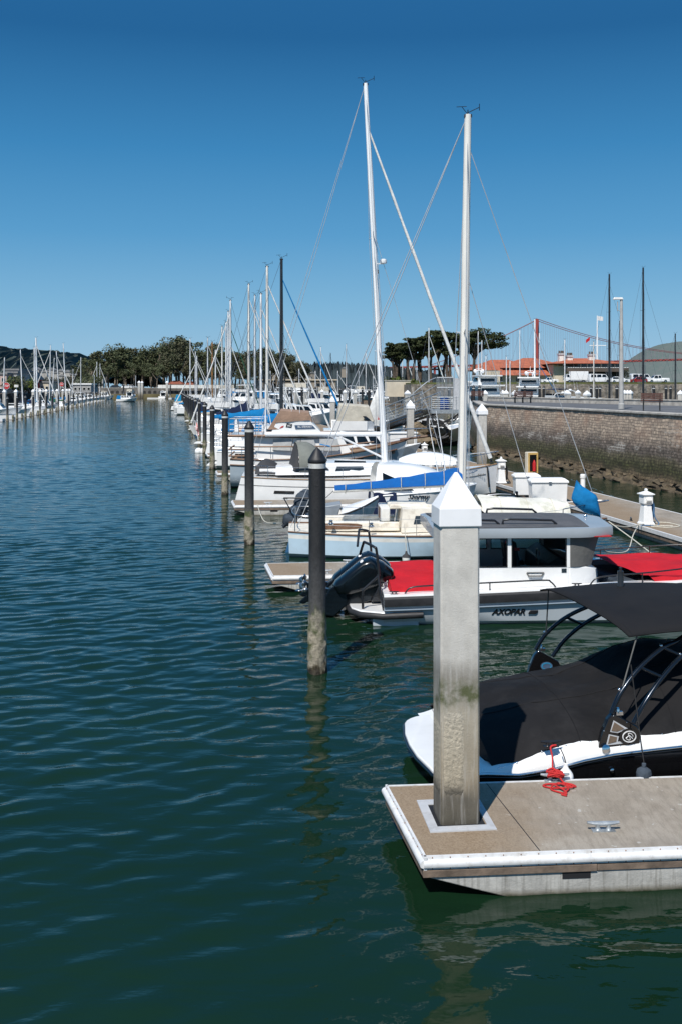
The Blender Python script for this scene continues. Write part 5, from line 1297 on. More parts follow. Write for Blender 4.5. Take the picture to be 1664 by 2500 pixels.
# ------------------------------------------------------------------ grey inflatable
t = thing('inflatable_dinghy', 'grey inflatable dinghy with black stern cones moored before the third dock', 'dinghy', (5.55,45.2,.42), .02)
b = MB()
for s in (-1,1): b.tube(spl([(.0,0,.36),(.25,s*.45,.30),(.9,s*.62,.2),(2.9,s*.66,.16)],5), [.16]+[.245]*15, 12)
b.build('tube', MT['inflatable_grey'], t, 60)
for s in (-1,1): MB().tube([(2.88,s*.66,.16),(3.0,s*.66,.16),(3.35,s*.66,.17),(3.48,s*.66,.17)], [.25,.252,.23,.03], 12).build('stern_cone', MT['rubber_black'], t, 50)
b = MB().box(2.75,2.85,-.5,.5,-.15,.36); b.build('transom', MT['black_metal'], t, 0); b = MB(); b.grid(lambda u,q: (.5+2.3*u, -.5+q, -.12), 2, 2); b.build('floor', MT['grey_canvas'], t, 0)
b = MB(); b.tube([(.4,-.66,.42),(1.5,-.88,.3),(2.8,-.9,.26)], .03, 5); b.tube([(.4,.66,.42),(1.5,.88,.3),(2.8,.9,.26)], .03, 5); b.build('rub_strip', MT['rubber_black'], t, 50)
b = MB(); b.tube(spl([(.75,-.5,.3),(.95,-.5,.62),(1.6,-.5,.72),(2.2,-.5,.70)],5), .022, 6); b.tube(spl([(.75,.5,.3),(.95,.5,.62),(1.6,.5,.72),(2.2,.5,.70)],5), .022, 6); b.build('grab_rail', MT['steel'], t, 50)
MB().box(2.3,2.4,-.1,.1,.3,.9).build('motor_bracket', MT['black_metal'], t, 0)

# ------------------------------------------------------------------ things on the main dock
def pedestal(label, x, d, h=1.4, rz=.15, hose=None):
    t = thing('power_pedestal', label, 'power pedestal', (x,d,.5), rz, 'white power pedestals on the main dock'); k = h/1.4; q = math.pi/4
    MB().lathe([(.36*k,0),(.36*k,.05*k),(.30*k,.12*k),(.22*k,.72*k),(.20*k,.78*k)], (0,0,0), 4, rot=q).build('base', MT['white_paint'], t, 0, .012)
    MB().lathe([(.20*k,.78*k),(.28*k,.84*k),(.28*k,1.17*k),(.27*k,1.19*k)], (0,0,0), 4, rot=q).build('head', MT['white_paint'], t, 0, .012)
    MB().lathe([(.36*k,1.19*k),(.36*k,1.22*k),(.10*k,1.31*k),(.06*k,1.33*k),(.07*k,1.36*k),(.07*k,1.40*k),(.02*k,1.43*k)], (0,0,0), 4, rot=q).build('lid', MT['white_paint'], t, 0)
    b = MB(); b.prism([(.2*k,.90*k),(.26*k,.90*k),(.30*k,.98*k),(.2*k,1.10*k)], 'x', -.1*k, .1*k); o = b.build('outlet_flap', MT['dull_white'], t, 0); o.rotation_euler = (0,0,math.pi)
    if hose:
        hp = [(.22,.0,.95)]
        for i in range(3): hp += [(.30,.03*i,.5),(.28,.03*i,.25),(.34,.05+.03*i,.22),(.36,.04*i,.6),(.30,.02*i,.9)]
        hp += [(.33,-.1,.3),(.45,-.2,.04),(.1,-.45,.02),(-.4,-.3,.02)]
        rope('hose', None, [(a*k,b_*k,c*k) for a,b_,c in hp], .022*k, hose, parent=t)
    return t
pedestal('white power pedestal with blue hose standing alone on the main dock', gx(1576,40.3), 40.3, 1.42, .2, 'rope_blue')
pedestal('white power pedestal with black cable beyond the two dock boxes', gx(1222,57.6), 57.6, 1.5, .1, 'rope_black')
pedestal('small white power pedestal left of the white-capped pile', gx(1035,76), 76, 1.35, .1)
pedestal('white power pedestal hidden furthest along the main dock', gx(885,100), 100, 1.4, .1)
def dock_box(label, x, d, w_, dp, h, rz=.02):
    t = thing('dock_box', label, 'dock box', (x,d,.5), rz, 'white dock boxes')
    MB().hexa([(-w_/2+.04,-dp/2+.03,0),(w_/2-.04,-dp/2+.03,0),(w_/2-.04,dp/2-.03,0),(-w_/2+.04,dp/2-.03,0),(-w_/2,-dp/2,h*.84),(w_/2,-dp/2,h*.84),(w_/2,dp/2,h*.84),(-w_/2,dp/2,h*.84)]).build('box', MT['white_paint'], t, 0, .03)
    b = MB(); e = .05
    b.loft([[(sx*(w_/2+e),sy*(dp/2+e),h*.82) for sx,sy in ((-1,-1),(1,-1),(1,1),(-1,1))],[(sx*(w_/2+e),sy*(dp/2+e),h*.90) for sx,sy in ((-1,-1),(1,-1),(1,1),(-1,1))],[(sx*(w_/2-.10),sy*(dp/2-.12),h) for sx,sy in ((-1,-1),(1,-1),(1,1),(-1,1))]]); b.build('lid', MT['white_paint'], t, 0, .02)
    b = MB().box(-.07,.07,-dp/2-.075,-dp/2-.05,h*.80,h*.88); b.build('latch', MT['steel'], t, 0)
    return t
dock_box('long white dock box with open view of its front, behind the grey inflatable', gx(1336,48.4), 48.4, 1.72, .95, 1.14)
dock_box('white dock box below the yellow fire extinguisher cabinet', gx(1283,51.6), 51.6, 1.25, .85, 1.1)
dock_box('square white dock box left of the pale mast, with tall lid', gx(1056,63.2), 63.2, 1.15, .9, 1.15)
dock_box('low rounded white dock box between the square box and the pale mast', gx(1097,63.6), 63.6, 1.1, .9, .98)
t = thing('extinguisher_cabinet', 'cream and yellow fire extinguisher cabinet on a post above a dock box', 'cabinet', (gx(1297,52.4),52.4,.5), .35)
MB().box(-.12,.12,-.1,.1,0,1.0).build('post', MT['white_paint'], t, 0)
b = MB(); b.box(-.31,.31,-.12,.2,.98,2.14); cbx = b.build('cabinet', MT['cream_wall'], t, 0, .05)
b = MB(); b.box(-.29,-.21,-.15,-.121,1.02,2.1); b.box(.21,.29,-.15,-.121,1.02,2.1); b.box(-.21,.21,-.15,-.121,1.02,1.12); b.box(-.21,.21,-.15,-.121,2.0,2.1); b.build('door_frame', MT['yellow_box'], cbx, 0)
MB().box(-.21,.21,-.128,-.122,1.12,2.0).build('door_pane', MT['dark_glass'], cbx, 0)
MB().lathe([(.0,0),(.09,0),(.09,.42),(.05,.5),(.03,.58)], (.03,-.20,1.15), 10).build('extinguisher', MT['ext_red'], cbx, 50)
t = thing('vent_pipe', 'short white vent pipe with ribbed cap at the far edge of the main dock', 'pipe', (gx(1422,53),53,.5))
MB().lathe([(.13,0),(.13,.72)], (0,0,0), 12).build('pipe', MT['white_paint'], t, 40)
MB().lathe([(.16,.72),(.16,.76),(.14,.765),(.14,.79),(.16,.795),(.16,.83),(.14,.835),(.14,.86),(.15,.865),(.12,.93),(.0,.94)], (0,0,0), 12).build('cap', MT['white_paint'], t, 30)
rope('mooring_line', 'slack white mooring line hanging from the main dock beside the lone pedestal', [(XM(40.6)+.3,40.6,.55),(gx(1545,38),38,.42),(gx(1530,35),35.0,.30),(gx(1490,33),33.2,.55),(gx(1474,32.8),32.8,.7)], .022, 'rope_white')
rope('mooring_line', 'taut white mooring line crossing below the slack one beside the main dock', [(gx(1475,37.6),37.0,1.05),(gx(1540,35),35,.75),(gx(1610,32),32,.5),(gx(1650,30.5),30.5,.45)], .022, 'rope_white')
rope('mooring_line', 'white mooring line from the pale blue bow to the lone pedestal', [(9.75,36.6,1.0),(10.8,38,.72),(XM(40.3)+.35,40.2,.55)], .02, 'rope_white')
rope('hose', 'coiled tan rope lying round the foot of the lone pedestal', [(XM(40)+.35,39.6,.52),(XM(40)+.9,39.3,.52),(XM(40)+1.5,39.7,.52),(XM(40)+1.3,40.7,.52),(XM(40)+.6,40.6,.52),(XM(40)+.5,39.9,.53),(XM(40)+1.2,39.6,.53)], .024, 'rope_white')
# ------------------------------------------------------------------ boats further along the near row
def XSt(d): return 4.0-.172*d
RG = 'boats moored in the near row of slips'
def sb(label, d, px, ytop, L, bow_px=None, lean_px=0, flip=False, **o):
    """sailing boat whose mast foot stands on bearing px and whose masthead reaches row ytop at distance d"""
    X = gx(px, d); top = gz(ytop, d)
    if flip: st = X+o.pop('mloc', L*.42); m = st-X
    else: st = X-o.pop('mloc', L*.5); m = X-st
    lean = lean_px*d/F*(-1 if flip else 1)
    o.setdefault('dodger', ['beige_canvas','navy_canvas','bright_blue','grey_canvas','tan_canvas'][int(px+d) % 5])
    o.setdefault('wr', .012 if d < 100 else .016); o.setdefault('fb', 1.15); o.setdefault('mr', .10 if d < 130 else .12)
    return sail_boat(label, 'sailboat', st, d, L, L*.32, m, top, o, rz=.04, flip=flip, group=RG)
mk = motor_boat
mk('motor cruiser with beige flybridge cover right of the trawler name board', 'motorboat', -5.0, 69.5, 10.5, 4.2, dict(fb=1.45, cab=1.75, cx=(4.8,8.7), fly=1, flycover='beige_canvas', fch=1.75, arch=0), rz=.03, group=RG)
mk('white motorboat with blue cabin stripe and bright blue cockpit canvas', 'motorboat', -9.2, 75.5, 9.5, 4.0, dict(fb=1.5, cab=1.8, cx=(3.2,8.2), stripe='navy_hull', canvas='bright_blue', c0=2.3), group=RG)
sb('sailboat with black mast and blue furled jib', 80.0, 687, 630, 11.6, mloc=5.6, lean_px=-5, mast='black_mast', mr=.14, jib='bright_blue', jr=.075, cover='bright_blue', spr=(.55,.3), boom=3.4, boomz=1.5, fb=1.4)
sb('sailboat with pale mast just left of the black mast and blue boom cover', 87.5, 652, 648, 11.4, mloc=5.4, lean_px=-12, mast='grey_mast', mr=.13, jib='sail_white', jr=.08, cover='bright_blue', spr=(.58,.32), boom=4.6, boomz=1.7, fb=1.35, dodger='bright_blue')
sb('sailboat with plain white mast leaning left and white furled jib', 97.5, 637, 715, 10.4, mloc=5.0, lean_px=-20, mast='white_mast', mr=.12, jib='sail_white', jr=.07, cover='bright_blue', spr=(.5,), boom=4, boomz=1.5, stripe='navy_hull')
mk('white motorboat with hanging bright blue side curtains', 'motorboat', -14.4, 104.5, 9.0, 3.8, dict(fb=1.5, cab=1.9, cx=(3.4,7.6), canvas='bright_blue', c0=2.0, stripe='navy_hull'), group=RG)
sb('sailboat with tall grey mast and dark navy boom tent', 114.5, 607, 692, 11, mloc=5.2, lean_px=-9, mast='grey_mast', mr=.125, jib='sail_white', jr=.07, cover='navy_canvas', ch=2.2, spr=(.6,.32), boom=3.6, boomz=1.2, dodger='bright_blue')
sb('bow-out sailboat with white mast raked to the right', 121.5, 563, 732, 9.6, flip=True, mloc=4.6, lean_px=19, mast='white_mast', mr=.12, jib='sail_white', jr=.085, cover='beige_canvas', spr=(.5,), boom=3.4)
sb('sailboat with twin spreaders close behind the tall grey mast', 131.5, 622, 719, 11, mloc=5.2, lean_px=-10, mast='alu_mast', jib='sail_white', cover='cyan_canvas', spr=(.6,.3), boom=4)
mk('white motor cruiser with radar arch beyond the navy boom tent', 'motorboat', -20.2, 139, 10.5, 4.2, dict(fb=1.7, cab=1.7, fly=1, arch=1, pole=2.5), group=RG)
sb('sailboat with green furled jib', 149, 557, 759, 10.5, mloc=5, lean_px=-5, mast='white_mast', jib='green_canvas', cover='beige_canvas', spr=(.55,), boom=4)
sb('white-masted sailboat directly beside the green furled jib', 156.5, 552, 786, 10, mloc=5, lean_px=-11, mast='white_mast', jib='sail_white', cover='bright_blue', spr=(.5,), boom=4)
sb('grey-masted sailboat left of the green furled jib', 166.5, 542, 796, 10, mloc=5, lean_px=-4, mast='grey_mast', cover='navy_canvas', spr=(.5,), boom=4)
mk('white motorboat with navy cockpit canvas near the orange mast', 'motorboat', -26, 173, 11, 4.3, dict(fb=1.8, cab=1.9, canvas='navy_canvas', fly=1), group=RG)
sb('sailboat with varnished orange wooden mast', 184, 518, 834, 10, mloc=4.5, lean_px=-6, mast='orange_mast', hull='dull_white', cover='tan_canvas', spr=(.6,), boom=4)
sb('sailboat with short mast right of the orange mast', 195, 526, 853, 9.5, mloc=4.5, lean_px=-2, mast='white_mast', jib='sail_white', cover='bright_blue', boom=4)
sb('sailboat with pale mast left of the orange mast', 203, 507, 824, 10.5, mloc=4.5, mast='alu_mast', jib='sail_white', cover='beige_canvas', spr=(.6,.3), boom=4)
mk('white motorboat three slips short of the row end', 'motorboat', -35.5, 219, 11, 4.4, dict(fb=1.9, cab=2, fly=1), group=RG)
sb('bow-out sailboat with long white furled jib near the row end', 228, 481, 868, 10.5, flip=True, mloc=5, mast='white_mast', jib='sail_white', jr=.11, cover='navy_canvas', boom=4)
sb('sailboat with thin mast second from the row end', 246, 477, 857, 10.5, mloc=4.5, mast='white_mast', jib='sail_white', cover='bright_blue', boom=4)
sb('sailboat with the tallest white mast at the far row end', 262, 464, 826, 11.5, mloc=5, mast='white_mast', mr=.14, jib='sail_white', jr=.1, cover='beige_canvas', spr=(.6,.3), boom=4)
mk('small white motorboat at the very end of the near row', 'motorboat', -49, 296, 11, 4.4, dict(fb=1.9, cab=2, canvas='cyan_canvas'), group=RG)
# extra craft on the wall side of the main dock
t, H = mk('white motorboat lying under the gangway beside the rocks', 'motorboat', 4.9, 101, 9.5, 4, dict(fb=1.6, cab=1.4, cx=(2.5,7)), rz=.5)
mk('white motorboat with tan hood left of the gangway', 'motorboat', -.6, 123, 9, 4, dict(fb=1.6, cab=1.6, canvas='tan_canvas'), rz=.2)
mk('white motorboat with navy hood left of the white-capped far pile', 'motorboat', -12.5, 128, 9, 4, dict(fb=1.6, cab=1.8, canvas='navy_canvas', fly=1), rz=.1)
mk('white sport cruiser with raked arch behind the black mast', 'motorboat', -10.5, 150, 10, 4.2, dict(fb=1.8, cab=1.8, arch=1), rz=.1)
mk('white flybridge cruiser left of the black mast in the second rank', 'motorboat', -17, 160, 11, 4.2, dict(fb=1.8, cab=1.9, fly=1, flytop='gel_white', arch=1), rz=.1)
mk('white hull cruiser with low blue covers behind the black mast', 'motorboat', -14, 178, 10, 4.2, dict(fb=1.7, cab=1.7, canvas='bright_blue'), rz=.1)
mk('white cruiser in the second rank right of the blue furled jib', 'motorboat', -7.5, 172, 10, 4.2, dict(fb=1.7, cab=1.9, fly=1), rz=-.2)
# green bins and loose sail near the gangway foot
for lb, px, w_ in (('large green dumpster left of the leaning white mast', 891, 1.75), ('small green bin just left of the leaning white mast', 916, .72)):
    d = 79.5; t = thing('dumpster', lb, 'bin', (gx(px,d),d,.55), .05)
    MB().hexa([(-w_/2+.05,-.6,0),(w_/2-.05,-.6,0),(w_/2-.05,.6,0),(-w_/2+.05,.6,0),(-w_/2,-.7,1.55),(w_/2,-.7,1.55),(w_/2,.7,1.55),(-w_/2,.7,1.55)]).build('bin_body', MT['dumpster_green'], t, 0, .03)
    MB().box(-w_/2-.04,w_/2+.04,-.74,.74,1.55,1.66).build('lid', MT['dumpster_green'], t, 0, .02)
t = thing('timber_stack', 'upright pale timber boards leaning between the green bins', 'timber', (gx(907,78.6),78.6,.5))
for i in range(3):
    MB().obox((i*.14-.14,0,.6+.05*i),(.11,.05,1.15),ry=.05*(i-1)).build('board', MT['cream_wall'], t, 0)
d = 76.0
t = thing('hoisted_sail', 'white triangular sail hanging beside the leaning white mast', 'sail', (gx(935,d),d,1.4))
b = MB(); A, B_, C_ = Vector((-.03,0,gz(915,d)-1.4)), Vector((-1.42,0,gz(1034,d)-1.4)), Vector((.02,0,gz(1042,d)-1.4))
b.grid(lambda u,q: tuple(A.lerp(B_.lerp(C_,q),u)+Vector((-.10*math.sin(math.pi*u)*(1-q),-.25*math.sin(math.pi*u)*math.sin(math.pi*q),0))), 10, 8); b.build('sailcloth', MT['sail_white'], t, 60)
MB().tube([(0,0,-1.0),(0,0,gz(880,d)-1.4)], .05, 6).build('mast', MT['black_mast'], t, 40)
MB().prism([(-.10,gz(1014,d)-1.4),(.0,gz(1022,d)-1.4),(.10,gz(1013,d)-1.4),(.06,gz(1021,d)-1.4),(.12,gz(1024,d)-1.4),(-.12,gz(1024,d)-1.4),(-.06,gz(1020,d)-1.4)],'y',-.33,-.32).build('sail_emblem', MT['ext_red'], t, 0).location.x = -.35
t = thing('dock_box', 'tall white deck cabin block right of the leaning mast, before the gangway', 'dock box', (gx(981,82),82,.5), .1, 'white dock boxes')
MB().box(-1.1,1.1,-.7,.7,0,1.75).build('box', MT['white_paint'], t, 0, .04); MB().box(-1.18,1.18,-.78,.78,1.75,1.87).build('lid', MT['white_paint'], t, 0, .03)
# flag on a stern
t = thing('flag', 'small striped red white and blue flag on a stern by the black piles', 'flag', (gx(484,98),98,.9), -.3)
MB().tube([(0,0,0),(-.35,0,1.9)], .03, 5).build('staff', MT['white_mast'], t, 40)
b = MB()
for i in range(9):
    b.grid(lambda u,q: (-.33+.05*u+.28*u+.1*q,.08*math.sin(7*u+i*.3),1.85-.85*u-.10*i*.7-.07*q+0*i), 6, 1, i % 2)
b.build('flag_cloth', [MT['ext_red'], MT['letter_white']], t, 40)
for px, d in ((485,92),(497,92)):
    t = thing('mooring_buoy', 'round white float by the third black pile, %s of a pair' % ('left' if px < 490 else 'right'), 'float', (gx(px,d),d,.12))
    MB().ball((0,0,0),.36,12,8).build('float', MT['plastic_white'], t, 60)

# ------------------------------------------------------------------ gangway and landing
t = thing('gangway', 'aluminium truss gangway sloping from the seawall landing down to the dock', 'gangway', (0,0,0))
A, Bp = Vector((gx(1052,93),93,4.05)), Vector((2.0,111,.75)); dv = (Bp-A); sd_ = Vector((dv.y,-dv.x,0)).normalized()*.95; n = 9
b = MB()
b.hexa([tuple(A-sd_-Vector((0,0,.1))),tuple(A+sd_-Vector((0,0,.1))),tuple(Bp+sd_-Vector((0,0,.1))),tuple(Bp-sd_-Vector((0,0,.1))),tuple(A-sd_),tuple(A+sd_),tuple(Bp+sd_),tuple(Bp-sd_)]); b.build('walkway', MT['galv'], t, 0)
b = MB()
for s in (-1,1):
    for h, r in ((0,.09),(1.55,.07),(.55,.035),(.9,.035),(1.2,.035)): b.tube([A+s*sd_+Vector((0,0,h)), Bp+s*sd_+Vector((0,0,h))], r, 6)
b.build('rails', MT['galv'], t, 40)
b = MB()
for s in (-1,1):
    for i in range(n+1):
        p = A.lerp(Bp,i/n)+s*sd_; b.tube([p, p+Vector((0,0,1.55))], .045, 5)
        if i < n: q = A.lerp(Bp,(i+1)/n)+s*sd_; b.tube([p, q+Vector((0,0,1.55))] if i % 2 else [p+Vector((0,0,1.55)), q], .04, 5)
for i in range(0,n+1,2):
    p = A.lerp(Bp,i/n)+Vector((0,0,1.55)); pass
b.build('truss_webs', MT['galv'], t, 40)
b = MB(); b.tube([A+sd_+Vector((0,0,-.35)), Bp+sd_+Vector((0,0,-.12))], .13, 6); b.tube([A-sd_+Vector((0,0,-.35)), Bp-sd_+Vector((0,0,-.12))], .13, 6); b.build('lower_chord', MT['black_metal'], t, 40)
d = 92.0; x0, x1 = gx(1050,d), gx(1124,d)
t = thing('gangway_landing', 'railed metal landing with tall barred gate at the top of the gangway', 'platform', (x0,d,4.0))
W_ = x1-x0; k = d/F
MB().box(0,W_,-1.2,1.6,-.35,0).build('platform', MT['galv'], t, 0)
b = MB()
for z in (.18,.36,.54,.72,.90,1.15): b.tube([(0,-1.15,z),(W_,-1.15,z)], .03, 5)
for i in range(6): b.tube([(W_*i/5,-1.15,-.3),(W_*i/5,-1.15,1.2)], .035, 5)
b.tube([(0,-1.15,1.15),(0,1.5,1.15)], .04, 5); b.tube([(0,1.5,0),(0,1.5,1.2)], .035, 5); b.build('guard_rail', MT['galv'], t, 40)
gt = MB(); xg0, xg1 = gx(1066,d)-x0, gx(1106,d)-x0
for z in (1.05,2.92,2.0): gt.tube([(xg0,.2,z),(xg1,.2,z)], .05, 5)
for i in range(13): gt.tube([(xg0+(xg1-xg0)*i/12,.2,.0),(xg0+(xg1-xg0)*i/12,.2,2.92)], .028, 5)
gt.build('gate_bars', MT['galv'], t, 40)
MB().box(xg1,W_+.4,.12,.2,.0,2.85).build('gate_panel', MT['collar_grey'], t, 0)
b = MB(); b.tube(spl([(xg0-.1,.2,2.9),(xg0-.8,-.2,2.6),(xg0-1.6,-.4,2.0),(xg0-2.6,-.3,1.1)],5), .05, 6); b.tube([(xg0-.1,.2,2.2),(xg0-1.6,-.3,1.3)], .035, 5); b.build('side_guard', MT['galv'], t, 50)
t = thing('barrel', 'blue plastic barrel standing on the gangway landing', 'barrel', (gx(1083,d),d-.3,4.0)); MB().lathe([(.36,0),(.42,.05),(.42,.5),(.44,.53),(.42,.56),(.42,.98),(.45,1.0),(.45,1.06),(.3,1.08)], (0,0,0), 16).build('barrel_body', MT['barrel_blue'], t, 40)
t = thing('hanging_hoses', 'black hoses looped below the gangway landing', 'hose', (gx(1085,91),91,3.4))
b = MB(); rr = random.Random(5)
for i in range(7): b.tube(spl([(-1.4+.3*rr.random(),0,.2),(-1.0+.8*rr.random(),-.2,-.3-.5*rr.random()),(.2+.6*rr.random(),-.3,-.2-.3*rr.random()),(1.3,0,.3)],6), .045, 6)
b.tube(spl([(-1.55,-.1,.1),(-1.55,-.2,-1.0),(-1.05,-.3,-1.75),(-.3,-.3,-2.0),(.3,-.3,-1.8)],6), .12, 8); b.build('hose_loops', MT['rubber_black'], t, 50)
t = thing('cable_spool', 'round dark cable reel hanging under the gangway landing', 'reel', (gx(1076,91.4),91.4,2.0)); MB().tube([(.55*math.cos(a),0,.55*math.sin(a)) for a in [2*math.pi*i/20 for i in range(20)]], .12, 8, closed=True).build('rim', MT['rubber_black'], t, 50)
# ------------------------------------------------------------------ stone pier with its seawall
def mk_stone():
    m, nt, bs = base('seawall_stone'); tc = nd(nt, 'ShaderNodeTexCoord'); v = tc.outputs['UV']
    wv = nd(nt, 'ShaderNodeTexNoise', Scale=.6, Detail=3); nt.links.new(v, wv.inputs['Vector'])
    sc = nd(nt, 'ShaderNodeVectorMath', operation='SCALE'); sc.inputs['Scale'].default_value = .34; nt.links.new(wv.outputs['Color'], sc.inputs[0])
    av = nd(nt, 'ShaderNodeVectorMath', operation='ADD'); nt.links.new(v, av.inputs[0]); nt.links.new(sc.outputs[0], av.inputs[1])
    br = nd(nt, 'ShaderNodeTexBrick'); br.offset = .5; br.squash_frequency = 3; br.squash = .7
    for k_, q in (('Scale',1.0),('Mortar Size',.022),('Mortar Smooth',.3),('Bias',-.1),('Brick Width',.43),('Row Height',.185)): br.inputs[k_].default_value = q
    br.inputs['Color1'].default_value = c4((.56,.435,.325)); br.inputs['Color2'].default_value = c4((.32,.25,.195)); br.inputs['Mortar'].default_value = c4((.16,.13,.105))
    nt.links.new(av.outputs[0], br.inputs['Vector'])
    n1 = noise(nt, v, .45, 6, .65); n2 = noise(nt, v, 3.6, 5, .75); n3 = noise(nt, v, .55, 5, .65, (.45,1.3,1)); n4 = noise(nt, v, 1.5, 6, .75, (.6,1.6,1))
    c = mix(nt, 1.0, br.outputs['Color'], ramp(nt, n2, [(.28,(.4,)*3),(.72,(1.5,)*3)]), 'MULTIPLY')
    c = mix(nt, ramp(nt, n4, [(.50,(0,0,0)),(.64,(.55,)*3)]), c, (.16,.13,.11))
    c = mix(nt, ramp(nt, noise(nt, v, .3, 3), [(.5,(0,0,0)),(.65,(.4,)*3)]), c, (.36,.20,.13))
    sx = nd(nt, 'ShaderNodeSeparateXYZ'); nt.links.new(v, sx.inputs[0])
    ma = nd(nt, 'ShaderNodeMath', operation='MULTIPLY_ADD'); ma.inputs[1].default_value = 1.5; ma.inputs[2].default_value = -.75; nt.links.new(n1, ma.inputs[0])
    ad = nd(nt, 'ShaderNodeMath', operation='ADD'); nt.links.new(sx.outputs[1], ad.inputs[0]); nt.links.new(ma.outputs[0], ad.inputs[1])
    mr = nd(nt, 'ShaderNodeMapRange'); mr.inputs[1].default_value = 0; mr.inputs[2].default_value = 4.6; nt.links.new(ad.outputs[0], mr.inputs[0])
    low = ramp(nt, mr.outputs[0], [(0,(.07,.05,.028)),(.10,(.17,.125,.07)),(.16,(.05,.045,.018)),(.24,(.045,.050,.014)),(.36,(.085,.078,.04)),(.42,(.085,.072,.062)),(.56,(.12,.10,.088)),(.66,(.2,.17,.14))])
    low = mix(nt, 1.0, low, ramp(nt, n2, [(.3,(.25,)*3),(.52,(.9,)*3),(.7,(2.6,)*3)]), 'MULTIPLY')
    low = mix(nt, 1.0, low, ramp(nt, br.outputs['Fac'], [(.0,(1,1,1)),(.6,(.45,)*3)]), 'MULTIPLY')
    lf = ramp(nt, mr.outputs[0], [(.3,(.95,)*3),(.5,(.80,)*3),(.60,(.35,)*3),(.70,(0,0,0))])
    c = mix(nt, lf, c, low)
    eff = mix(nt, 1.0, ramp(nt, n3, [(.58,(0,0,0)),(.64,(.8,)*3)]), ramp(nt, mr.outputs[0], [(.36,(0,0,0)),(.45,(1,1,1)),(.75,(1,1,1)),(.85,(.2,)*3)]), 'MULTIPLY')
    c = mix(nt, mix(nt, 1.0, eff, ramp(nt, br.outputs['Fac'], [(.1,(.12,)*3),(.5,(1,1,1))]), 'MULTIPLY'), c, (.66,.62,.56))
    nt.links.new(c, bs.inputs['Base Color']); bs.inputs['Roughness'].default_value = .9
    hh = mix(nt, .5, br.outputs['Fac'], n2); bumpn(nt, bs, hh, -1.0, .09); MT['seawall_stone'] = m
mk_stone()
mat('coping_stone', (.46,.43,.385), .85, var=.2, scale=1.5, bump=.4, bscale=8, dirt=(.15,.13,.11), damt=.5)
mat('pier_asphalt', (.13,.13,.135), .9, var=.2, scale=.6, bump=.3, bscale=60, dirt=(.13,.125,.12), damt=.5)
mat('grass', (.10,.115,.035), .95, var=.3, scale=.25, dirt=(.16,.13,.06), damt=.5, bump=.3, bscale=3); mat('dry_grass', (.15,.125,.06), .95, var=.3, scale=.15)
mat('road_asphalt', (.06,.06,.062), .9, var=.2, scale=.1)
def wall_uv(o, path, z0, z1):
    pass
def strip_wall(parent, name, path, z0, z1, m, batter=0.0, nz=18, rough=0.0, seed=1):
    """wall face along a ground path, UV = (run, height)"""
    rr = random.Random(seed); pts = [Vector((x,y,0)) for x,y in path]; seg = []; run = 0
    for a, b_ in zip(pts, pts[1:]):
        L = (b_-a).length; n = max(1, int(L/.7)); nrm = Vector((b_.y-a.y, -(b_.x-a.x), 0)).normalized()
        for i in range(n+1):
            seg.append((a.lerp(b_, i/n), nrm, run+L*i/n))
        run += L
    vs, fs, uv = [], [], []
    for p, nrm, r in seg:
        for j in range(nz+1):
            z = z0+(z1-z0)*j/nz; off = batter*(1-j/nz)+rough*(rr.random()-.5)*(1.6 if j < nz*.35 else .6)*(0 if j == nz else 1)
            q = p+nrm*off; vs.append((q.x,q.y,z)); uv.append((r, z))
    for i in range(len(seg)-1):
        for j in range(nz):
            a = i*(nz+1)+j; fs.append((a,a+nz+1,a+nz+2,a+1))
    me = bpy.data.meshes.new(name); me.from_pydata(vs, [], fs); me.materials.append(m)
    ul = me.uv_layers.new(name='u')
    for lp in me.loops: ul.data[lp.index].uv = uv[lp.vertex_index]
    me.shade_smooth(); me.set_sharp_from_angle(angle=R(50))
    o = bpy.data.objects.new(name, me); col.objects.link(o); o.parent = parent; return o
PZ = 4.45
front = [(15.4,117),(13.1,95),(19.9,58.6),(24.6,33),(28.0,15)]
pier = thing('stone_pier', 'long brick and stone pier with algae-stained seawall above the main dock', 'pier', (0,0,0))
strip_wall(pier, 'seawall', front, -.6, PZ-.12, MT['seawall_stone'], .55, 22, .07)
back = [(34,117),(34,60),(60,15)]
top_poly = [(15.4,117),(13.1,95),(19.9,58.6),(24.6,33),(28.0,15),(75,15),(48,45),(29.6,86),(17.5,117.5)]
b = MB(); b.prism(top_poly, 'z', PZ-.14, PZ-.02); b.build('paving', MT['pier_asphalt'], pier, 0)
def run_box(b, path, w0, w1, z0, z1):
    pts = [Vector((x,y,0)) for x,y in path]; L_, R_ = [], []
    for i, p in enumerate(pts):
        a = pts[max(0,i-1)]; c = pts[min(len(pts)-1,i+1)]; t_ = (c-a).normalized(); nr = Vector((t_.y,-t_.x,0)); L_.append(p+nr*w0); R_.append(p+nr*w1)
    b.loft([[(l.x,l.y,z0),(r.x,r.y,z0),(r.x,r.y,z1),(l.x,l.y,z1)] for l, r in zip(L_,R_)])
b = MB(); run_box(b, front, .12, -.75, PZ-.118, PZ+.03); b.build('coping', MT['coping_stone'], pier, 0, .03)
bk = [(17.4,117.3),(29.6,86),(48,45),(75,15)]
b = MB(); run_box(b, bk, .3, -.3, PZ-.3, PZ+.38); b.build('parapet', MT['coping_stone'], pier, 0, .02)
strip_wall(pier, 'parapet_face', [(17.7,117.15),(29.9,86.15),(48.3,45.15)][::-1], PZ-.02, PZ+.30, MT['seawall_stone'], 0, 4)
b = MB(); run_box(b, bk, .36, -.36, PZ+.382, PZ+.50); b.build('parapet_coping', MT['coping_stone'], pier, 0, .02)
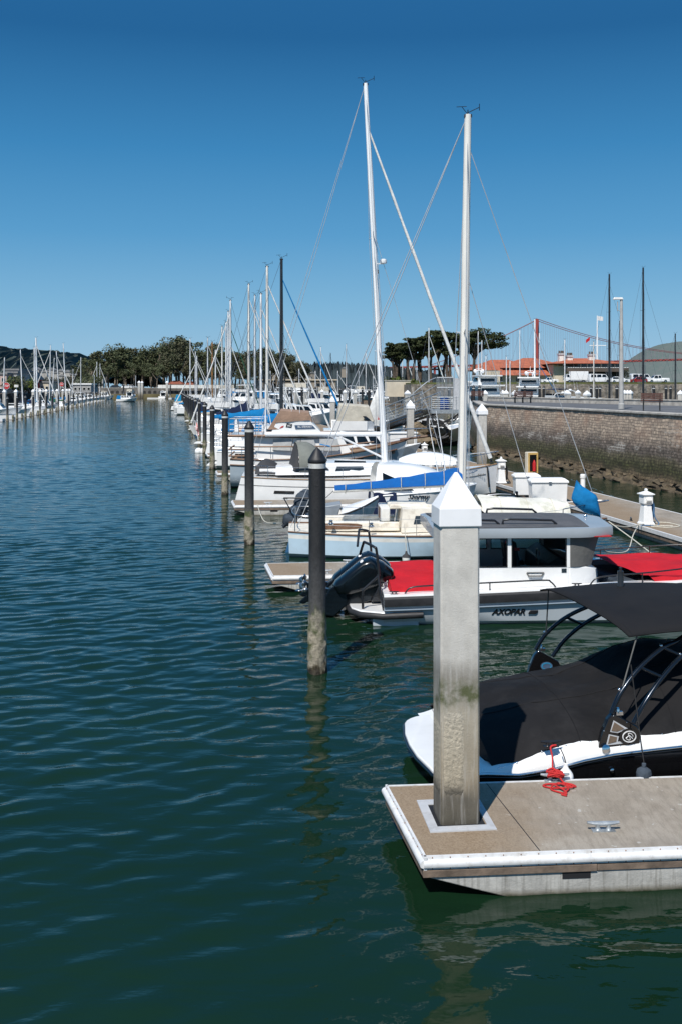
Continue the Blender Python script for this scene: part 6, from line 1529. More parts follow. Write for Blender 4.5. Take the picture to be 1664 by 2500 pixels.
# rocks at the wall foot
mr_ = random.Random(11)
def rock(label, x, y, z, s, group):
    b = MB(); b.ball((0,0,0),(s*mr_.uniform(.9,1.5),s*mr_.uniform(.7,1.1),s*mr_.uniform(.45,.75)),12,8)
    b.v = [(px*(1+.25*mr_.uniform(-1,1)),py*(1+.25*mr_.uniform(-1,1)),pz*(1+.25*mr_.uniform(-1,1))) for px,py,pz in b.v]
    o = b.build('rock', MT['rock'], None, 25); o.location = (x,y,z); o.rotation_euler = (0,0,mr_.uniform(0,6)); tag(o,label,'rock',group)
for i, (px,py,s) in enumerate(((1040,1062,1.1),(1062,1068,.9),(1022,1050,1.0),(1075,1060,.7),(1030,1078,.7),(1052,1082,.6),(1010,1064,.7),(1085,1075,.8))):
    d = 96+mr_.uniform(-3,2); rock('%s boulder of the rock heap under the gangway landing' % ['largest pale','flat','green-topped','small upper','small lower','lowest','leftmost','rightmost'][i], gx(px,d), d, max(.1,gz(py,d)+.1), s*1.1, 'boulders at the foot of the pier')
lr = random.Random(5)
b = MB()
def ledge(u, q):
    a = Vector((12.9,95.5,0)).lerp(Vector((24.2,33,0)), u); n_ = Vector((-.98,-.19,0)); off = .5+.8*(1-q)**1.2+lr.uniform(-.22,.22)
    p = a+n_*off; return (p.x,p.y,-.25+.75*q**.8+lr.uniform(-.10,.10)+.08*math.sin(a.y*1.7))
b.grid(ledge, 150, 7); b.build('foot_ledge', mat('wet_ledge',(.11,.082,.05),.85,var=.5,scale=1.6,bump=1,bscale=3,bdist=.15,dirt=(.04,.04,.015),damt=.8), pier, 30)
# bench, lamp
def bench(label, x, y, z, w_, rz):
    t = thing('park_bench', label, 'bench', (x,y,z), rz, 'wooden benches on the pier')
    k = w_/1.9
    for i in range(4): MB().box(-w_/2,w_/2,-.05+.13*i,.05+.13*i,.55,.59).build('seat_slat', MT['bench_wood'], t, 0)
    for i in range(4): MB().obox((0,-.10-.03*i,.70+.14*i),(w_,.035,.11),rx=.18).build('back_slat', MT['bench_wood'], t, 0)
    for s in (-1,0,1) if w_ > 1.6 else (-1,1):
        x_ = s*(w_/2-.18)
        b = MB(); b.box(x_-.035,x_+.035,-.02,.06,0,.56); b.box(x_-.035,x_+.035,.30,.38,0,.54); b.box(x_-.035,x_+.035,-.09,.42,.5,.55); b.obox((x_,-.12,.85),(.07,.05,.62),rx=.18); b.box(x_-.035,x_+.035,.1,.42,.72,.76); b.build('leg_frame', MT['cast_iron'], t, 0)
bench('dark wooden bench facing away on the pier, left of the lamp post', gx(1276,101), 101, PZ, 1.95, .05)
bench('dark wooden bench seen from behind on the pier, right of the lamp post', gx(1590,67.5), 67.5, PZ, 1.42, -.25)
bench('dark bench half hidden behind the pale mast at the pier corner', gx(1163,112), 112, PZ, 1.5, .1)
d = 73; t = thing('lamp_post', 'tall grey concrete lamp post standing on the pier', 'lamp post', (gx(1516,d),d,PZ)); hp = gz(729,d)-PZ
MB().lathe([(.24,0),(.24,.35),(.17,.4),(.155,3),(.10,hp)], (0,0,0), 12).build('pole', MT['lamp_concrete'], t, 40)
h = MB(); h.tube([(-.05,0,hp-.02),(-.55,0,hp+.04)], .05, 6); h.tube([(0,0,hp-.9),(-.28,0,hp-.86),(-.28,0,hp-.2)], .035, 6); arm = h.build('arm', MT['lamp_concrete'], t, 40)
MB().hexa([(-.62,-.16,hp-.06),(.12,-.16,hp-.06),(.12,.16,hp-.06),(-.62,.16,hp-.06),(-.54,-.12,hp+.1),(.05,-.12,hp+.1),(.05,.12,hp+.1),(-.54,.12,hp+.1)]).build('lamp_head', MT['lens_white'], t, 0, .02)

# ------------------------------------------------------------------ motor yachts and boats in the basin behind the pier
def yacht(label, px, d, w_, ztop, rz=math.pi/2, decks=2, domes=0, mast=0):
    """stern-on motor yacht, bow pointing away"""
    B = w_; L = B*3.0
    t = thing('motor_yacht', label, 'yacht', (gx(px,d),d,0), rz, 'motor yachts behind the pier')
    H = Hull(L,B,2.2,2.3,3.6,tw=.94,tm=.5,brake=L*.12,srake=0,draft=.5,n=12,bowv=1.2); H.build([MT['gel_white'],MT['antifoul_dark'],MT['navy_hull']], t, zone=lambda a,h: 1 if h < .2 else 0); H.deck(MT['gel_white'], t)
    z = 2.1; step = (ztop-2.1)/decks
    for k in range(decks):
        x0, x1 = B*(.45+.12*k), L*(.72-.10*k); hw = B*(.44-.035*k)
        b = MB(); box_cabin(b, x0, x1, hw, hw*.7, z, z+step*.86, fr=1.2, ar=.1, tum=.18); c = b.build('deckhouse', MT['gel_white'], t, 35)
        MB().add([(x0-.03,-hw*.74,z+step*.30),(x0-.03,hw*.74,z+step*.30),(x0+.06,hw*.70,z+step*.66),(x0+.06,-hw*.70,z+step*.66)],[(0,1,2,3)]).build('saloon_glass', MT['dark_glass'], c, 0)
        for s in (-1,1): MB().add([(x0+.5,s*(hw-.03),z+step*.42),(x1-1.4,s*(hw*.78),z+step*.40),(x1-1.8,s*(hw*.70),z+step*.72),(x0+.55,s*(hw-.11),z+step*.74)],[(0,1,2,3)]).build('side_window', MT['dark_glass'], c, 0)
        MB().hexa([(x0-B*.38,-hw*1.05,z+step*.86),(x1-.6,-hw*.75,z+step*.86),(x1-.6,hw*.75,z+step*.86),(x0-B*.38,hw*1.05,z+step*.86),(x0-B*.38,-hw*1.05,z+step),(x1-.6,-hw*.75,z+step),(x1-.6,hw*.75,z+step),(x0-B*.38,hw*1.05,z+step)]).build('roof', MT['gel_white'], c, 0, .04)
        b = MB()
        for i in range(7): yy = -hw+2*hw*i/6; b.tube([(x0-B*.34,yy,z+step),(x0-B*.34,yy,z+step+.8)], .03, 4)
        b.tube([(x0-B*.34,-hw,z+step+.8),(x0-B*.34,hw,z+step+.8)], .035, 4); b.build('aft_rail', MT['steel'], c, 0)
        z += step
    b = MB(); xm = L*.5; b.tube([(xm,-.7,z-.1),(xm-.3,-.4,z+1.2),(xm-.3,.4,z+1.2),(xm,.7,z-.1)], .12, 6); b.tube([(xm-.3,0,z+1.2),(xm-.3,0,z+2.6)], .06, 6); b.tube([(xm-.3,-.7,z+1.6),(xm-.3,.7,z+1.6)], .05, 5); am = b.build('radar_mast', MT['white_mast'], t, 40)
    for k in range(domes): MB().ball((xm-.3,(-.95 if k == 0 else .95),z+1.0),(.45,.45,.5),12,8).build('radar_dome', MT['plastic_white'], t, 60)
    MB().box(-1.1,0,-B*.42,B*.42,.3,.45).build('swim_platform', MT['dull_white'], t, 0, .03)
    return t
yacht('white motor yacht with two domes on its mast, left of the wooden bench', 1210, 228, 6.6, gz(915,228), math.pi/2+.28, decks=3, domes=2)
yacht('white motor yacht with two large domes right behind the wooden bench', 1287, 232, 6.4, gz(920,232), math.pi/2-.25, decks=3, domes=2)
yacht('small white motor yacht partly hidden by the right pale mast', 1140, 250, 6.5, gz(930,250), math.pi/2, decks=2)
mk('white sport boat with black bimini lying behind the parapet', 'motorboat', gx(1376,190), 186, 11, 4.6, dict(fb=2.0, cab=2.0, fly=1, flytop='navy_canvas', arch=1), rz=1.9)
mk('low white sport boat behind the parapet, right of the black bimini', 'motorboat', gx(1352,180), 178, 13, 4.6, dict(fb=2.3, cab=2.2, arch=1), rz=.2)
mk('small white runabout with low cabin behind the white-capped piles', 'motorboat', gx(1420,185), 188, 9, 4, dict(fb=1.7, cab=1.7), rz=.3)
mk('white launch at the far right end of the parapet', 'motorboat', gx(1585,200), 206, 9, 4, dict(fb=1.9, cab=1.8), rz=.2)
BG = 'sailboats behind the pier'
def far_sail(label, px, ytop, d, L, lean_px=0, **o):
    o.setdefault('fb',1.8); o.setdefault('mr',.16); o.setdefault('wr',.02)
    X = gx(px,d); rz = o.pop('rz',.1); fl = o.pop('flip',False)
    return sail_boat(label, 'sailboat', X-(L*.45 if not fl else -L*.45), d, L, L*.3, L*.45, gz(ytop,d), o, rz=rz, flip=fl, group=BG)
far_sail('sailboat with tall black mast close left of the lamp post', 1489, 668, 196, 14, lean_px=7, mast='black_mast', mr=.22, spr=(.72,.45), cover='navy_canvas', boom=4.5, fb=1.6)
far_sail('sailboat with tall black mast right of the lamp post', 1572, 652, 190, 14, lean_px=3, mast='black_mast', mr=.22, spr=(.7,.45), cover='bright_blue', boom=5.2, fb=1.6)
far_sail('sailboat with shorter dark mast just behind the lamp post', 1514, 783, 215, 12, lean_px=1, mast='black_mast', mr=.16, spr=(.6,), cover='skip')
far_sail('sailboat with dark mast at the right edge over the pier', 1650, 814, 205, 12, lean_px=2, mast='black_mast', mr=.16, spr=(.5,), cover='skip')
far_sail('sailboat with white mast and blue sail wrap before the bridge tower', 1306, 779, 240, 13, lean_px=-4, mast='white_mast', mr=.24, jib='bright_blue', jtop=.55, cover='bright_blue')
far_sail('sailboat with slim white mast just right of the bridge tower', 1317, 812, 244, 12, lean_px=2, mast='white_mast', mr=.18)
for px, yt, d, lb in ((1269,805,255,'slim white mast left of the bridge tower'),(1245,880,250,'short grey mast left of the domed yacht'),(1236,870,262,'very thin mast over the red roof edge'),(1379,828,258,'thin bare mast right of the bridge tower'),(1167,808,270,'thin pale mast before the cypress crown'),(1176,830,262,'short pale mast close right of the cypress crown'),(1186,868,250,'stub mast at the left roof end'),(1450,833,240,'brownish mast left of the flagpole')):
    far_sail('sailboat with '+lb, px, yt, d, 12, mast='white_mast' if 'brown' not in lb else 'grey_mast', mr=.14, spr=(.6,), cover='beige_canvas')
for i, (px, d) in enumerate(((1316,176),(1326,188),(1442,178),(1456,170),(1464,182),(1505,150),(1595,160),(1625,172),(1636,180),(1169,160),(1155,150),(1280,180))):
    o = dup(bp0, (gx(px,d),d,.0), i, '%s black pile from the left behind the pier parapet' % ORD[i], 'black piles behind the pier'); o.scale = (1.25,1.25,1.35)
cpf = square_pile('concrete_pile', 'first white-capped concrete pile from the left behind the pier parapet', gx(1183,150), 150, .3, 5.0, .1, MT['far_pile_concrete'], group='concrete piles behind the pier')
for i, (px, d) in enumerate(((1226,160),(1234,160),(1255,140),(1385,150),(1383,175),(1410,170),(1432,128),(1524,165),(1531,165),(1538,165),(1660,150))):
    dup(cpf, (gx(px,d),d,0), .1*i, '%s white-capped concrete pile from the left behind the pier parapet' % ORD[i+1])
# ------------------------------------------------------------------ land beyond the water
def land(name, poly, z0, z1, m, mside=None):
    b = MB(); n = len(poly)
    b.v = [(x,y,z1) for x,y in poly]+[(x,y,z0) for x,y in poly]
    b.f = [list(range(n))]+[[i,(i+1)%n,n+(i+1)%n,n+i] for i in range(n)]; b.m = [0]+[1]*n
    return tag(b.build(name, [MT[m], MT[mside or m]], None, 0), kind='structure')
mat('rubble', (.26,.225,.185), .95, var=.45, scale=.7, bump=.9, bscale=2.2, bdist=.25, dirt=(.06,.06,.03), damt=.6)
mat('quay_wall', (.16,.15,.14), .9, var=.3, scale=.3, dirt=(.06,.055,.05), damt=.6, bump=.4, bscale=2)
mat('quay_dark', (.03,.03,.03), .9, var=.3, scale=.5)
GZ = 7.55
land('ground', [(21,302),(32,286),(330,276),(330,420),(60,432),(19.5,412)], -.5, GZ-.55, 'dry_grass', 'rubble')
land('lawn', [(21.5,308),(33,294),(330,286),(330,415),(60,425),(20,405)], GZ-.6, GZ, 'grass', 'grass')
land('road', [(60,316),(330,313),(330,326),(60,330)], GZ-.1, GZ+.006, 'road_asphalt')
# far shore behind the marina and the forest
land('far_shore', [(-400,568),(-60,566),(12,640),(12,900),(-400,900)], -.5, 5.6, 'dry_grass', 'quay_wall')
land('beach', [(-200,552),(-62,550),(-58,567),(-200,569)], -.5, 2.4, 'dry_grass', 'dry_grass')
land('left_bank', [(-47-.168*60-20,60),(-47-.168*560-20,560),(-500,560),(-500,60)], -.5, 3.9, 'road_asphalt', 'quay_dark')
t = thing('harbour_wall', 'low pale stone wall with arches in front of the forest', 'wall', (-112,563,2.3))
b = MB(); b.box(-40,40,-.6,.6,0,3.3)
b.build('wall', MT['quay_wall'], t, 0); MB().box(-40,40,-.8,.8,3.3,3.6).build('coping', MT['coping_stone'], t, 0)
b = MB()
for i in range(26): b.prism([(-38+3*i,.3),(-36.2+3*i,.3),(-36.2+3*i,1.6),(-37.1+3*i,2.1),(-38+3*i,1.6)],'y',-.63,-.605)
b.build('arch_recess', MT['quay_dark'], t, 0)
t = thing('fence', 'white board fence on the far quay before the forest', 'fence', (-80,560,5.6))
b = MB()
for i in range(14): b.box(-22+2.6*i,-20+2.6*i+.5,-.1,.1,.0,1.9)
b.build('boards', MT['dull_white'], t, 0)

# ------------------------------------------------------------------ clubhouse on the green
mat('roof_tile', (.44,.13,.065), .85, var=.25, scale=.9, dirt=(.30,.10,.05), damt=.6, bump=.6, bscale=1.6, bdist=.12)
ch = thing('clubhouse', 'cream clubhouse with orange tiled roofs, chimneys and dark glazed upper storey', 'building', (0,0,0))
D = 372.0; X = lambda px, d=D: gx(px,d); Z = lambda py, d=D: gz(py,d)
def hip(b, x0, x1, y0, y1, z0, z1, ins, over=1.2):
    yc = (y0+y1)/2
    b.add([(x0-over,y0-over,z0),(x1+over,y0-over,z0),(x1+over,y1+over,z0),(x0-over,y1+over,z0),(x0+ins,yc,z1),(x1-ins,yc,z1)],[(0,1,5,4),(2,3,4,5),(1,2,5),(3,0,4),(0,3,2,1)])
b = MB(); b.box(X(1195),X(1372),D,D+26,GZ-.5,Z(914)); b.box(X(1178),X(1215),D-4,D+10,GZ-.5,Z(905)); b.box(X(1345),X(1513),D-4,D+16,GZ-.5,Z(889)); b.build('wall', MT['cream_wall'], ch, 0)
b = MB(); hip(b, X(1200),X(1372),D,D+26,Z(916),Z(893),8,2.0); hip(b, X(1165),X(1330),D+12,D+44,Z(902),Z(873),9,2); hip(b, X(1245),X(1405),D+8,D+50,Z(897),Z(868),10,2); b.build('roof', MT['roof_tile'], ch, 0)
b = MB(); hip(b, X(1350),X(1505),D-4,D+18,Z(888),Z(873),9,2.2); b.build('roof', MT['roof_tile'], ch, 0)
b = MB(); b.add([(X(1338),D-7,Z(889.5)),(X(1400),D-7,Z(889.5)),(X(1400),D-5,Z(894)),(X(1362),D-5,Z(894)),(X(1338),D+20,Z(889.5)),(X(1400),D+20,Z(889.5)),(X(1400),D+20,Z(894)),(X(1362),D+20,Z(894))],[(0,1,2,3),(4,7,6,5),(0,3,7,4),(1,5,6,2),(0,4,5,1),(3,2,6,7)]); b.build('eaves', MT['brown_slab'], ch, 0)
b = MB(); b.box(X(1372),X(1513),D-4.4,D-4.05,Z(897.5),Z(889.5)); b.build('upper_glazing', MT['dark_glass'], ch, 0)
for i in range(9): xx = X(1376+16.5*i); MB().box(xx-.22,xx+.22,D-4.75,D-4.41,Z(897.5),Z(889.5)).build('mullion', MT['cream_wall'], ch, 0)
MB().box(X(1370),X(1517),D-9,D-4.05,Z(908),Z(899)).build('balcony', MT['brown_slab'], ch, 0)
b = MB()
for i in range(26): xx = X(1374+5.6*i); b.box(xx-.3,xx+.3,D-9.1,D-8.7,Z(899),Z(897.6))
b.build('balcony_lamps', MT['letter_white'], ch, 0)
b = MB(); b.box(X(1385),X(1513),D-4.5,D-4.05,GZ,Z(908.5)); b.build('ground_glazing', MT['dark_void'], ch, 0)
for px, a, w_ in ((1373,861,12),(1394,866,13),(1448,863,14)):
    MB().box(X(px-w_/2),X(px+w_/2),D+2,D+5,Z(890),Z(a+2)).build('chimney', MT['dull_white'], ch, 0)
    MB().box(X(px-w_/2-1),X(px+w_/2+1),D+1.7,D+5.3,Z(a+2)-.4,Z(a+2)+.2).build('chimney_cap', MT['collar_grey'], ch, 0)
    b = MB()
    for q in (-.3,.1,.4): b.lathe([(.35,0),(.3,1.0)], (X(px+w_*q),D+3.5,Z(a+2)+.2), 8)
    b.build('chimney_pots', MT['brown_slab'], ch, 0)
for px in (1222,1243,1262,1300,1345,1352): MB().box(X(px-3),X(px+3),D-.35,D-.05,GZ+.8,Z(921)).build('window', MT['dark_glass'], ch, 0)
t = thing('flagpole', 'tall white flagpole with yardarm and flags behind the clubhouse', 'flagpole', (X(1457,D+40),D+40,GZ)); zt = gz(770,D+40)-GZ
MB().lathe([(.5,0),(.34,zt*.55),(.16,zt)], (0,0,0), 8).build('pole', MT['white_mast'], t, 40)
MB().tube([(-3.2,0,zt*.56),(3.6,0,zt*.56)], .18, 6).build('yard', MT['white_mast'], t, 40)
b = MB().grid(lambda u,q: (.2+2.2*u,.15*math.sin(6*u),zt-.2-1.7*q-.3*u), 5, 2, 0); b.build('white_flag', MT['letter_white'], t, 40)
b = MB().grid(lambda u,q: (-3.0-1.6*u,.1,zt*.56+3.6-1.4*q-1.2*u), 4, 2); b.build('red_flag', MT['ext_red'], t, 40)

# ------------------------------------------------------------------ vehicles
def vehicle(label, px, d, L, kind, paint, z=GZ, rz=0.0):
    t = thing('parked_'+kind, label, kind, (gx(px,d),d,z), rz, 'vehicles parked by the clubhouse')
    W_ = L*.38; h = {'car':L*.31,'van':L*.40,'pickup':L*.35,'truck':L*.40}[kind]; r = L*.068
    prof = {'car':[(-.5,.14),(.5,.14),(.5,.5),(.47,.56),(.26,.60),(.12,.97),(-.24,1),(-.44,.64),(-.5,.58)],
            'van':[(-.5,.12),(.5,.12),(.5,.45),(.46,.52),(.33,.58),(.23,.96),(-.46,1),(-.5,.9)],
            'pickup':[(-.5,.16),(.5,.16),(.5,.52),(.46,.60),(.24,.62),(.13,.98),(-.10,1),(-.16,.62),(-.49,.60)],
            'truck':[(-.5,.2),(.5,.2),(.5,.5),(.46,.55),(.42,.95),(.28,1),(.26,.3),(-.5,.3)]}[kind]
    b = MB(); P = [(x*L,zz*h) for x,zz in prof]
    b.loft([[(x,-W_/2,zz) if zz < h*.62 else (x,-W_/2*.86,zz) for x,zz in P],[(x,W_/2,zz) if zz < h*.62 else (x,W_/2*.86,zz) for x,zz in P]]); body = b.build('body', MT[paint], t, 0, .05)
    if kind == 'truck': MB().box(-L*.52,L*.25,-W_*.56,W_*.56,h*.32,h*1.28).build('cargo_box', MT['white_paint'], t, 0, .04)
    wins = {'car':[(.08,.11),(-.08,-.06),(-.33,-.20)],'van':[(.06,.2),(-.14,.04),(-.42,-.16)],'pickup':[(.02,.11),(-.10,0)],'truck':[(.30,.41)]}[kind]
    wins = {'car':[(-.06,.18),(-.38,-.08)],'van':[(.06,.27),(-.17,.03),(-.44,-.20)],'pickup':[(.02,.20),(-.12,0)],'truck':[(.30,.42)]}[kind]
    for s in (-1,1):
        for a, c in wins:
            e = .05*L if c > .15 and kind != 'truck' else 0
            MB().add([(a*L,s*(W_/2*.985+.02),h*.64),(c*L,s*(W_/2*.985+.02),h*.64),(c*L-e,s*(W_/2*.87+.03),h*.92),(a*L+.02*L,s*(W_/2*.87+.03),h*.92)],[(0,1,2,3)]).build('side_window', MT['dark_glass'], body, 0)
        for x_ in (-.31,.31):
            w = MB().tube([(x_*L,s*W_*.34,r),(x_*L,s*W_*.515,r)], r, 14).build('wheel', MT['tyre'], t, 40)
            MB().tube([(x_*L,s*W_*.51,r),(x_*L,s*W_*.522,r)], r*.55, 10).build('rim', MT['steel'], w, 40)
    MB().add([(.245*L,-W_*.40,h*.63),(.245*L,W_*.40,h*.63),(.145*L,W_*.36,h*.93),(.145*L,-W_*.36,h*.93)],[(0,1,2,3)]).build('windscreen', MT['dark_glass'], body, 0).location.x = {'car':.02*L,'van':.105*L,'pickup':.012*L,'truck':.3*L}[kind]
    for s in (-1,1): MB().box(L*.495,L*.507,s*W_*.38-.2,s*W_*.38+.2,h*.40,h*.50).build('headlight', MT['lens_white'], body, 0)
    return t
vehicle('white box truck parked before the brown balcony', 1404, 330, 7.4, 'truck', 'car_white', rz=math.pi)
vehicle('white passenger van parked right of the box truck', 1463, 324, 7.2, 'van', 'car_white')
vehicle('white pickup with low bed left of the lamp post, behind the passenger van', 1440, 338, 6.6, 'pickup', 'car_white')
vehicle('white estate car parked just right of the black mast by the lamp post', 1511, 318, 6.2, 'car', 'car_white')
vehicle('red car parked between the white cars', 1557, 318, 6.0, 'car', 'car_red', rz=math.pi)
vehicle('white van parked behind the red car', 1566, 332, 7.6, 'van', 'car_white')
vehicle('white pickup truck at the right end of the parked vehicles', 1604, 318, 7.0, 'pickup', 'car_white', rz=math.pi)
vehicle('white pickup parked left against the cream clubhouse wall', 1340, 345, 6.0, 'pickup', 'car_white', rz=math.pi)

# ------------------------------------------------------------------ foliage
def leafmat(name, dark, lite, sc=.18):
    m, nt, bs = base(name); v = coords(nt)
    n1 = noise(nt, v, sc, 3, .6); n2 = noise(nt, v, sc*9, 3, .7)
    c = mix(nt, .45, ramp(nt, n1, [(.35,dark),(.68,lite)]), ramp(nt, n2, [(.3,dark),(.75,lite)]))
    nt.links.new(c, bs.inputs['Base Color']); bs.inputs['Roughness'].default_value = .75; bs.inputs['Specular IOR Level'].default_value = .25
    MT[name] = m
leafmat('eucalyptus_leaf', (.034,.047,.024), (.15,.165,.082)); leafmat('eucalyptus_brown', (.042,.047,.028), (.16,.155,.088))
leafmat('cypress_leaf', (.012,.020,.009), (.068,.082,.028), .25); leafmat('shrub_leaf', (.035,.055,.012), (.16,.20,.04), .4); leafmat('dark_leaf', (.010,.014,.008), (.04,.05,.022), .3)
def leaves(b, c, r, n, size, rr, flat=1.0):
    for _ in range(n):
        while True:
            p = Vector((rr.uniform(-1,1),rr.uniform(-1,1),rr.uniform(-1,1)))
            if .25 < p.length < 1: break
        p = p*(.55+.45*rr.random()**.4)
        q = Vector((c[0]+p.x*r[0], c[1]+p.y*r[1], c[2]+p.z*r[2]))
        a = Vector((rr.gauss(0,1),rr.gauss(0,1),rr.gauss(0,.7)*flat)).normalized(); d_ = a.cross(Vector((rr.gauss(0,1),rr.gauss(0,1),rr.gauss(0,1)))).normalized()
        s = size*rr.uniform(.6,1.4); b.add([q-a*s, q+d_*s*.55, q+a*s, q-d_*s*.55], [(0,1,2,3)])
def eucalyptus(label, loc, seed, Ht, leaf, grp, W_=1.0):
    rr = random.Random(seed); t = thing('eucalyptus_tree', label, 'tree', loc, rr.uniform(0,6), grp)
    b = MB(); cr = MB(); clumps = []
    fork = Ht*rr.uniform(.3,.45); lean = Vector((rr.uniform(-.06,.06)*Ht, rr.uniform(-.06,.06)*Ht, 0))
    b.tube(spl([(0,0,-.5),tuple(lean*.3+Vector((0,0,fork*.5))),tuple(lean*.6+Vector((0,0,fork)))],4), [.75,.72,.7,.68,.66,.62,.6,.56,.5], 7)
    for i in range(rr.randint(4,6)):
        a = rr.uniform(0,6.28); e = Vector((math.cos(a)*rr.uniform(.08,.24)*Ht*W_, math.sin(a)*rr.uniform(.08,.24)*Ht*W_, rr.uniform(.62,.95)*Ht)); st = lean*.6+Vector((0,0,fork))
        mid = st.lerp(e,.5)+Vector((0,0,-.03*Ht)); P = spl([tuple(st),tuple(mid),tuple(e)],3); b.tube(P, [.42-.05*k for k in range(len(P))], 5)
        clumps.append((e,rr.uniform(.10,.15)*Ht))
        for _ in range(4): clumps.append((e+Vector((rr.uniform(-.13,.13)*Ht*W_,rr.uniform(-.13,.13)*Ht*W_,rr.uniform(-.32,.05)*Ht)), rr.uniform(.07,.12)*Ht))
    b.build('trunk', MT['bark_pale'], t, 60)
    for c, r in clumps: leaves(cr, c, (r*1.1,r*1.1,r*.9), int(105), Ht*.022, rr)
    cr.build('crown', MT[leaf], t, 0, recalc=False); return t
EG = 'eucalyptus trees of the far forest'
protos = [eucalyptus('x', (0,0,0), 20+i, 34, 'eucalyptus_leaf' if i % 3 else 'eucalyptus_brown', EG, .8+.12*i) for i in range(6)]
OUT = [(200,890),(222,872),(240,860),(262,846),(285,842),(305,852),(325,848),(345,845),(365,850),(382,850),(400,838),(420,824),(438,824),(455,830),(472,846),(488,860),(500,848),(516,838),(532,846),(550,854),(568,850),(588,858),(606,852),(625,850),(645,854),(662,862),(680,852),(698,858),(716,868),(733,882)]
ft = random.Random(9); cnt = 0
used = set()
for row, (dd, kz) in enumerate(((612,.0),(650,.0),(592,.52))):
    for i, (px, py) in enumerate(OUT):
        if row == 2 and px > 660: continue
        d = dd+ft.uniform(-12,12); p = px+ft.uniform(-6,6)
        zt = gz(py+(0 if row == 0 else ft.uniform(4,16))+kz*60, d); s = (zt-5.6)/34*ft.uniform(.97,1.03)
        pr = protos[(i*5+row*2+ft.randint(0,2)) % 6]
        lb = 'tall eucalyptus tree in the far forest, %s from the left in the %s rank' % (ORD[i], ['front','rear','low outer'][row])
        if pr.name not in used: used.add(pr.name); o = pr; o.location = (gx(p,d),d,5.6); o['label'] = lb
        else: o = dup(pr, (gx(p,d),d,5.6), ft.uniform(0,6), lb)
        o.scale = (s*1.15,s*1.15,s)
def cypress(label, px, d, top, spread, seed, leanx=0, zb=GZ):
    rr = random.Random(seed); Ht = gz(top,d)-zb; t = thing('cypress_tree', label, 'tree', (gx(px,d),d,zb), 0, 'cypress trees on the green')
    b, cr = MB(), MB(); k = d/F; clumps = []
    for j in range(rr.randint(2,3)):
        ox = rr.uniform(-.9,.9); st = Vector((ox,rr.uniform(-.8,.8),-.3)); fk = Vector((ox*2+leanx*.4*k,rr.uniform(-1,1),Ht*rr.uniform(.42,.55)))
        P = spl([tuple(st),tuple(st.lerp(fk,.5)+Vector((rr.uniform(-.4,.4),0,0))),tuple(fk)],4); b.tube(P, [.62-.035*i for i in range(len(P))], 7)
        for i in range(6):
            a = rr.uniform(0,6.28); rad = spread*k*rr.uniform(.35,1.0)
            e = Vector((math.cos(a)*rad+leanx*k, math.sin(a)*rad*.7, Ht*rr.uniform(.60,.93)-.10*Ht*(rad/(spread*k))**2)); P = spl([tuple(fk),tuple(fk.lerp(e,.55)+Vector((0,0,.03*Ht))),tuple(e)],3); b.tube(P, [.34-.04*q for q in range(len(P))], 5)
            clumps.append((e, spread*k*rr.uniform(.26,.42)))
    b.build('trunk', MT['bark'], t, 60)
    for i in range(11): clumps.append((Vector((leanx*k+rr.uniform(-1.0,1.0)*spread*k, rr.uniform(-.5,.5)*spread*k, Ht*rr.uniform(.66,.96))), spread*k*rr.uniform(.3,.45)))
    for c, r in clumps: leaves(cr, (c.x,c.y,c.z), (r*1.3,r*1.1,r*.46), 170, .42, rr, .5)
    cr.build('crown', MT['cypress_leaf'], t, 0, recalc=False)
for i, (px, top, sp, lx, d) in enumerate(((960,832,24,-2,345),(985,828,26,0,350),(1004,822,28,0,340),(1025,820,24,2,352),(1052,806,34,4,340),(1075,804,34,0,350),(1098,803,32,0,338),(1124,806,34,6,348),(1160,803,48,14,336))):
    cypress(['leftmost low cypress','second cypress from the left','third cypress from the left with twin trunks','fourth cypress from the left','large fifth cypress behind the furled jib','sixth cypress, near the middle of the group','seventh cypress, left of the grey mast','eighth cypress, directly behind the grey mast','rightmost wide spreading cypress'][i]+' of the flat-topped group', px, d, top, sp, 50+i, lx)
def shrub(label, px, d, w_, z0, ztop, seed, leaf='shrub_leaf', n=420, grp=None):
    rr = random.Random(seed); t = thing('shrub', label, 'shrub', (gx(px,d),d,z0), 0, grp); b = MB(); h = ztop-z0
    for i in range(7): b.tube([(rr.uniform(-.1,.1)*w_,0,-.2),(rr.uniform(-.4,.4)*w_,rr.uniform(-.3,.3)*w_,h*rr.uniform(.5,.9))], .07, 4)
    b.build('stem', MT['bark'], t, 0); b = MB()
    for i in range(9): leaves(b, (rr.uniform(-.45,.45)*w_,rr.uniform(-.3,.3)*w_,h*rr.uniform(.3,.85)), (w_*.28,w_*.28,h*.22), n//9, .03*w_+.12, rr)
    b.build('crown', MT[leaf], t, 0, recalc=False)
shrub('dark shrub at the right end of the clubhouse', 1523, 360, 4.2, GZ, gz(903,360), 3, 'dark_leaf')
shrub('green shrub below the leftmost cypress', 958, 338, 9, GZ-2, gz(917,338), 4)
shrub('low green shrub before the second cypress', 988, 336, 8, GZ-2, gz(920,336), 5)

